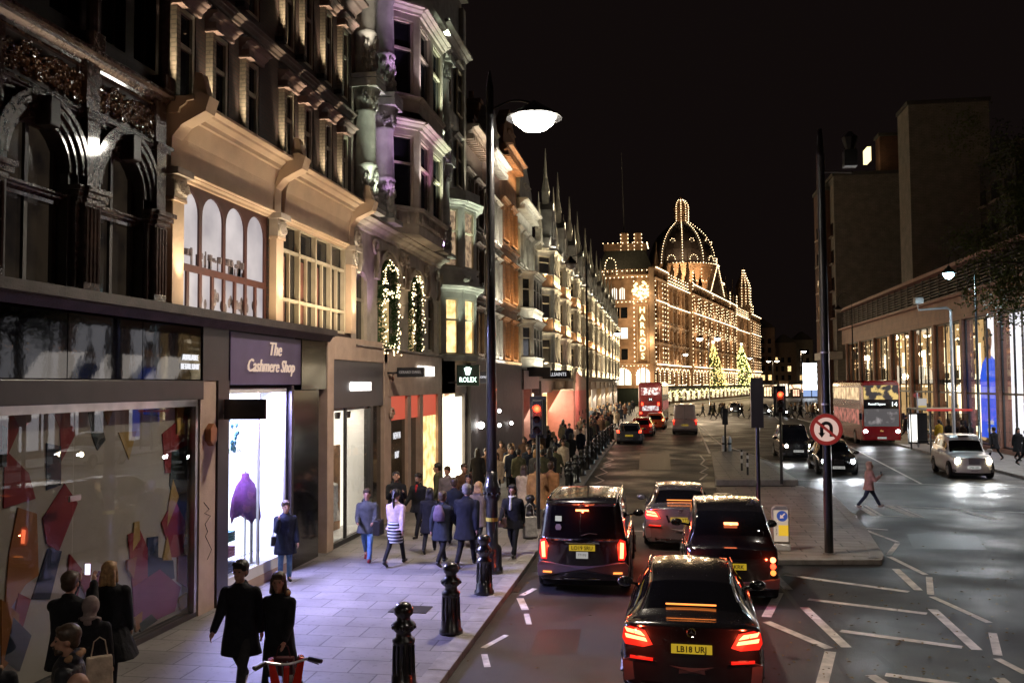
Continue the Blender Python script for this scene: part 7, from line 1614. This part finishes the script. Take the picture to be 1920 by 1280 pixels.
# cast iron bollards along the left kerb
prof = [(.20, 0), (.20, .06), (.17, .09), (.165, .2), (.14, .24), (.13, .60), (.155, .63), (.155, .67), (.11, .70), (.10, .76), (.15, .80), (.155, .88), (.10, .92), (.09, .97), (.13, 1.01), (.135, 1.08), (.09, 1.14), (.02, 1.16)]
b0 = thing('bollard', 'nearest ornate black bollard at the bottom edge of the pavement', 'bollard', (-3.55, 12.45, 0), group='cast iron bollards along the left kerb')
k = MB(); k.smooth = True; k.lathe(prof, (0, 0, 0), 16); k.build('post', m_iron, b0)
k = MB()
for i in range(10): a = i*.628; k.tube([(.15*math.cos(a), .15*math.sin(a), .22), (.14*math.cos(a), .14*math.sin(a), .6)], .014, 5); k.ball((.15*math.cos(a), .15*math.sin(a), .84), .03, 6, 4)
k.build('ribbing', m_iron, b0)
bl = ['second ornate black bollard from the camera', 'third ornate black bollard, just left of the lamp base', 'ornate bollard hidden behind the woman with the white bag']
ys = [15.2, 18.0, 24.4]+[35+i*2.9 for i in range(12)]
for i, y in enumerate(ys):
    dup(b0, loc=(-3.55-.004*max(0, y-18), y, 0), label=bl[i] if i < 3 else '%s black bollard of the far kerb row beyond the zigzag line' % ['first', 'second', 'third', 'fourth', 'fifth', 'sixth', 'seventh', 'eighth', 'ninth', 'tenth', 'eleventh', 'farthest'][i-3])
# right pavement: cctv, bus stop
o = thing('camera_pole', 'pale grey angled pole with a white surveillance camera on its arm', 'camera pole', (16.3, 51, 0)); m_gal = mat('galvanised', (.35, .36, .37), rough=.35, metal=.5)
MB().tube([(0, 0, 0), (0, 0, 8.1), (-.2, 0, 8.25), (-1.7, 0, 8.15), (-1.75, 0, 8.5)], [.1, .08, .07, .05, .05], 8).build('pole', m_gal, o); MB().box(-1.95, -1.5, -.35, .1, 8.5, 8.85).build('camera', mat('camera_white', (.6, .6, .6), rough=.4), o, bevel=.03)
p = at(1722, 838, 0); o = thing('bus_stop', 'bus stop flag with red roundel on a grey pole before the shelter', 'bus stop', p); MB().cyl((0, 0, 0), .06, 3.4, 8).build('pole', m_gal, o)
MB().box(0, .55, -.03, .03, 2.45, 3.05).build('flag', emit('flag_white', (.8, .75, .7), .4, False), o); MB().box(.02, .53, -.04, -.031, 2.3, 2.6).build('route_panel', emit('flag_yellow', (.8, .55, .1), .5, False), o)
k = MB(); arch_ring(k, -.05, 3.25, .1, .16, -.0, .03, 20, a1=2*PI); k.fb(-.24, .14, 0, .035, 3.21, 3.29); k.build('roundel', m_sr, o)
p = at(1800, 852, 0); o = thing('bus_shelter', 'bus shelter with thin red roof edge and lit advert panel on the right pavement', 'bus shelter', p+Vector((-.2, 0, 0)))
k = MB(); k.box(-1.5, .9, 0, 4.4, 2.45, 2.53); k.build('roof', m_blkm, o); MB().box(-1.5, .92, -.04, 0, 2.44, 2.56).build('roof_edge', emit('red_edge', (.6, .03, .02), .6, False), o)
k = MB()
for x, y in ((-1.3, .1), (-1.3, 4.2), (.8, .1), (.8, 4.2)): k.box(x-.04, x+.04, y-.04, y+.04, 0, 2.45)
k.build('frame', m_blkm, o); MB().box(-1.45, -.35, 4.2, 4.35, .35, 2.2).build('advert_case', m_blkm, o); MB().box(-1.38, -.95, 4.17, 4.195, .45, 2.1).build('advert_panel', emit('advert_white', (1, .97, .9), 1.8, False), o)
MB().box(-.4, .75, .12, .16, .2, 2.3).build('end_panel', glass('shelter_glass', (.5, .5, .5), .1), o); MB().box(-1.2, .7, 3.9, 4.1, .5, .56).build('bench', m_iron, o)
# hire bicycle at the bottom edge
o = thing('hire_bicycle', 'red hire bicycle with black basket rack at the bottom edge of the picture', 'bicycle', (-4.05, 9.9, 0), R(28))
m_bred = mat('bicycle_red', (.55, .02, .01), rough=.25, coat=.7, var=.05)
for yy in (-.55, .55):
    k = MB(); k.tube([(0, yy+.33*math.cos(a*PI/12), .34+.33*math.sin(a*PI/12)) for a in range(25)], .025, 6); w_ = k.build('wheel', m_tyre, o); k = MB()
    for a in range(12): k.tube([(0, yy, .34), (0, yy+.32*math.cos(a*PI/6), .34+.32*math.sin(a*PI/6))], .003, 3)
    k.build('spokes', m_silver, w_)
k = MB(); k.tube([(0, -.55, .34), (0, -.05, .32), (0, .42, .72)], .03, 8); k.tube([(0, -.05, .32), (0, -.2, .8)], .025, 8); k.tube([(0, .55, .34), (0, .42, .72), (0, .36, .98)], .032, 8); k.build('frame', m_bred, o)
k = MB(); k.prism([(-.02, .45), (.14, .62), (.20, 1.05), (.14, 1.07), (.05, .72), (-.05, .72), (-.14, 1.07), (-.20, 1.05), (-.14, .62), (.02, .45)], .38, .5, 'y'); k.build('front_panel', m_bred, o, bevel=.015)
k = MB(); k.tube(crom([(-.34, .22, 1.05), (-.25, .32, 1.06), (0, .38, 1.0), (.25, .32, 1.06), (.34, .22, 1.05)], 4), .014, 8); k.build('handlebar', m_silver, o)
for sx in (-1, 1): MB().tube([(sx*.24, .31, 1.06), (sx*.36, .19, 1.05)], .024, 10).build('grip', m_blkm, o); MB().tube([(sx*.22, .36, 1.03), (sx*.34, .27, 1.0)], .008, 6).build('brake_lever', m_blkm, o)
k = MB()
for i in range(6): k.tube([(-.15+.06*i, .42, .78), (-.15+.06*i, .66, .95)], .008, 5)
k.box(-.18, .18, .4, .68, .76, .79); k.build('basket', m_blkm, o); k = MB(); k.ball((0, -.22, .86), (.09, .14, .04), 10, 6); k.build('saddle', m_blkm, o)
MB().tube([(0, .55+.38*math.cos(a*PI/12), .34+.38*math.sin(a*PI/12)) for a in range(1, 12)], .035, 6).build('mudguard', m_bred, o)
# tree at the right edge
def tree(label, x, y, z0, h_, r_, n, seed, base=3.0):
    o = thing('tree', label, 'tree', (x, y, z0)); rr = random.Random(seed); k = MB()
    k.tube([(0, 0, 0), (.05, 0, base), (.1, .1, h_*.6), (0, .2, h_*.9)], [.22, .18, .1, .03], 8); tips = []
    for i in range(22):
        a = rr.random()*6.28; z = base+rr.random()*(h_-base)*.7; q = r_*rr.uniform(.5, .95)*(1-.5*abs(z/h_-.55)); t_ = Vector((q*math.cos(a), q*math.sin(a), z+rr.uniform(.3, 1.6))); k.tube([(0, 0, z), t_*.5+Vector((0, 0, z*.5+.2)), t_], [.07, .04, .012], 5); tips += [t_, t_*.6+Vector((0, 0, z*.4))]
    k.build('trunk', mat('tree_bark', (.10, .075, .055), rough=.9, bump=.6, bscale=12), o); k = MB(); cl = [t_+Vector((rr.gauss(0, .5), rr.gauss(0, .5), rr.gauss(0, .5))) for t_ in tips for _ in range(3)]
    for i in range(n):
        c_ = rr.choice(cl); p = c_+Vector((rr.gauss(0, .42), rr.gauss(0, .42), rr.gauss(0, .36))); d = Vector((rr.gauss(0, 1), rr.gauss(0, 1), rr.gauss(0, 1)-.4)).normalized()*rr.uniform(.1, .19); e = d.orthogonal().normalized()*rr.uniform(.04, .07)
        k.add([p, p+d*.5+e, p+d, p+d*.5-e], [(0, 1, 2, 3)])
    k.build('crown', mat('plane_leaf', (.13, .16, .04), rough=.6, var=.5, scale=1.5), o); return o
tree('leafy plane tree on the right pavement whose crown hangs in from the right edge', 17.3, 39.5, 0, 18, 3.6, 22000, 4, 6.0)
tree('small yellowing tree among the far buildings under the lamps', 36, 210, 0, 9, 3, 3000, 5, 3)

# ================= FLOODLIGHTS ON THE FACADES (most without a modelled fixture; strips stand in for rows of small uplights)
def L3(u, o, z): return W((XL, u, z))+Vector((o, 0, 0))
def flood(u, o, z, W_, col, tz=4, to=None, spot=40, sz=.04, blend=.8): return lamp('SPOT', L3(u, o, z), col, W_, sz, target=L3(u+.02, (o-.3 if to is None else to), z+tz), spot=spot, blend=blend, name='floodlight')
def strip(u0, u1, o, z, W_, col, tilt=-.3):
    l = lamp('AREA', L3((u0+u1)/2, o, z), col, W_, .08, name='flood_strip'); l.data.shape = 'RECTANGLE'
    d = Vector((tilt, 0, 1)).normalized(); xa = Vector((0, 1, 0)); za = -d; ya = za.cross(xa); l.rotation_euler = Matrix((xa, ya, za)).transposed().to_euler(); l.data.size = abs(u1-u0); l.data.size_y = .08; return l
CR = (1, .78, .50)
for a in (15.45, 19.58, 24.25): flood(a, .42, 5.56, 150, (1, .85, .58), 3, .1, 55)
strip(15.7, 19.3, .62, 5.5, 58, CR, -.15); strip(20.0, 23.9, .62, 5.5, 70, CR, -.15)  # strips added to wash the cream cove evenly
for a in W2:
    for z0, W_ in ((9.1, 230), (11.8, 230)): flood(a-.26, .13, z0, W_, (1, .84, .58), 2, .09, 30)
for a, c_, W_ in ((11.48, (1, .8, .6), 5), (13.12, (1, .8, .55), 6), (14.9, (1, .75, .5), 5),): flood(a, .42, 5.56, W_*1.8, c_, 3, .2, 50)
strip(11.4, 15.0, .42, 8.2, 1.5, (1, .62, .36), -.25)
PUR = (.74, .42, .95); GRN = (.86, 1, .78)
for u, o, z, W_, c_ in ((25.75, .35, 9.0, 50, (.75, .62, .9)), (26.1, .75, 9.0, 40, PUR), (26.9, .6, 9.6, 60, PUR), (26.9, .6, 12.7, 60, PUR), (24.4, .75, 9.0, 40, GRN), (24.3, .7, 12.7, 50, WHT), (26.2, .8, 12.7, 40, PUR), (29.0, 1.35, 9.6, 30, (.9, .4, .8)), (24.75, .7, 9.0, 30, GRN), (30.6, 1.4, 9.55, 110, GRN), (28.2, 1.35, 9.6, 60, (1, .9, .95)), (30.6, 1.4, 12.6, 110, GRN),
                        (28.2, 1.35, 12.6, 60, (1, .85, .95)), (32.4, .5, 9.0, 50, (.6, .35, .9)), (32.3, .6, 12.6, 50, GRN), (33.4, .6, 16.6, 160, GRN), (30, .7, 17.6, 90, GRN)): flood(u, o+.12, z+.08, W_*(2.4 if c_ == PUR else 3.6), c_, 3, o-.4, 60)
for u, W_, c_ in ((24.72, 40, WHT), (26.0, 22, PUR), (29.3, 26, CR), (31.8, 16, CR)): flood(u, .45, 5.42, W_*4, c_, 3, .1, 50)
for u in (34.4, 35.5, 36.7, 37.7):
    flood(u, 1.5 if 34.5 < u < 37.5 else .95, 5.45, 260, GRN, 3, .8, 50); flood(u, 1.5 if 34.5 < u < 37.5 else .95, 8.65, 260, GRN, 3, .8, 50)
flood(37.9, .4, 11.8, 260, (1, .95, .7), 8, .1, 30); flood(37.9, .4, 5.2, 100, (1, .9, .7), 8, .1, 30)
strip(38.6, 42.2, .5, 5.3, 10, CR); strip(38.6, 42.2, .8, 14.2, 60, (1, .85, .6), -.6)
for z in (5.2, 8.2, 11.1): strip(42.8, 47, .5, z, 60, (1, .92, .75))
strip(42.8, 47, .9, 14.6, 60, WHT)
for z in (5.2, 8.5, 11.8, 15.4): strip(47.5, 52.4, .5, z, 60, (1, .66, .30))
for z in (5.2, 8.0, 10.9, 13.9): strip(52.9, 58.8, 1.0, z, 60, (1, .94, .72))
TCOL = (1, .80, .48)
for i in range(6):
    u = N0+i*UW
    for b0_ in (1.6, 9.3):
        for z, W_ in ((4.85, 90), (7.85, 95), (10.85, 95)): strip(u+b0_+1.0, u+b0_+4.8, 1.3, z, W_*(2.0 if i > 2 else 1.3), TCOL, -.3); 
        for bx in (.45, 1.75, 4.05, 5.5):
            for z in (4.95, 7.95, 10.95): flood(u+b0_+bx, .75 if bx in (.45, 5.5) else 1.5, z, 360, TCOL, 2.5, .3 if bx in (.45, 5.5) else 1.05, 42)
    strip(u+.2, u+UW-.2, 1.2, 13.4, 170, (1, .93, .75), -.35)
    flood(u+8.35, 1.9, 13.6, 2600, (1, .86, .6), 6, .4, 50)
    for x in (4.5, 12.2): flood(u+x, 1.6, 15.6, 900, (1, .88, .62), 4, .3, 60)
    for x in (1.0, 15.9): flood(u+x, 1.3, 13.6, 500, (1, .88, .62), 4, .3, 50)
# warm point lights added before the store walls, standing in for the bulbs' light
hr_a = HA; hd_ = Vector((math.cos(hr_a), math.sin(hr_a), 0)); ho_ = Vector((math.sin(hr_a), -math.cos(hr_a), 0)); hb = W((-2.1, 170, 0))
for s_ in (4, 14, 26, 38, 50, 62, 74, 88, 104, 120, 136):
    for z, W_ in ((8.5, 330), (15, 260), (20.5, 330)): lamp('POINT', hb+hd_*s_+ho_*2.6+Vector((0, 0, z)), (1, .72, .42), W_, .5, name='bulb_glow_light')
for x, y, z, W_ in ((-7, 169.3, 9, 260), (-7, 169.3, 16, 260), (-4, 169, 20.6, 420), (-2.6, 169, 12, 300), (-7.5, 169.8, 27, 300), (-4, 168.6, 5.0, 500), (6, 229, 32, 1500), (1.5, 225, 28.5, 900), (12, 228, 31, 900), (6, 228, 38, 500)): lamp('POINT', W((x, y, z)), (1, .74, .44), W_, .5, name='bulb_glow_light')
# shop windows throwing light on the pavement
def shopL(u, o, z, col, W_, sx, sz_, tilt=-.4): return lamp('AREA', L3(u, o, z), col, W_, sx, L3(u, o+1, z+tilt), size2=sz_, name='shop_light')
shopL(18.9, -.5, 3.85, (.46, .42, 1), 1300, 2.6, .5, -1.3); shopL(24.4, -.6, 3.35, (1, .80, .58), 90, 2.6, .8, -2.5); shopL(36, -.15, 2.2, (1, .88, .62), 150, 3.4, 2.6, -.5); shopL(32.5, -.15, 2.2, (1, .7, .4), 60, 2, 2.6, -.5); shopL(54.5, .0, 2.2, (1, .75, .6), 120, 3, 3, -.5)
lamp('POINT', W((XL+3.6, 67, 3.3)), (1, .45, .35), 180, .2, name='hoarding_light')
for i in range(6): shopL(N0+i*UW+6, .6, 3.0, (1, .85, .6), 260, 6, 2, -.6); shopL(N0+i*UW+14, .6, 3.0, (1, .9, .75), 260, 5, 2, -.6)
for y in (93, 86, 80, 74, 67.5, 61.5, 55.5, 49.5, 43.5): lamp('AREA', (18.9, y*1.0136+3.1, 4.2), (1, .82, .55) if y > 60 else (1, .9, .8), 70 if y > 60 else 120, 4, (17.9, y*1.0136+3.1, 3.4), size2=5, name='shop_light')
# ================= LAMP LIGHT (tints only; some lights above stand without a modelled lamp)
WARM = (1, .80, .58); WHT = (1, .93, .80)
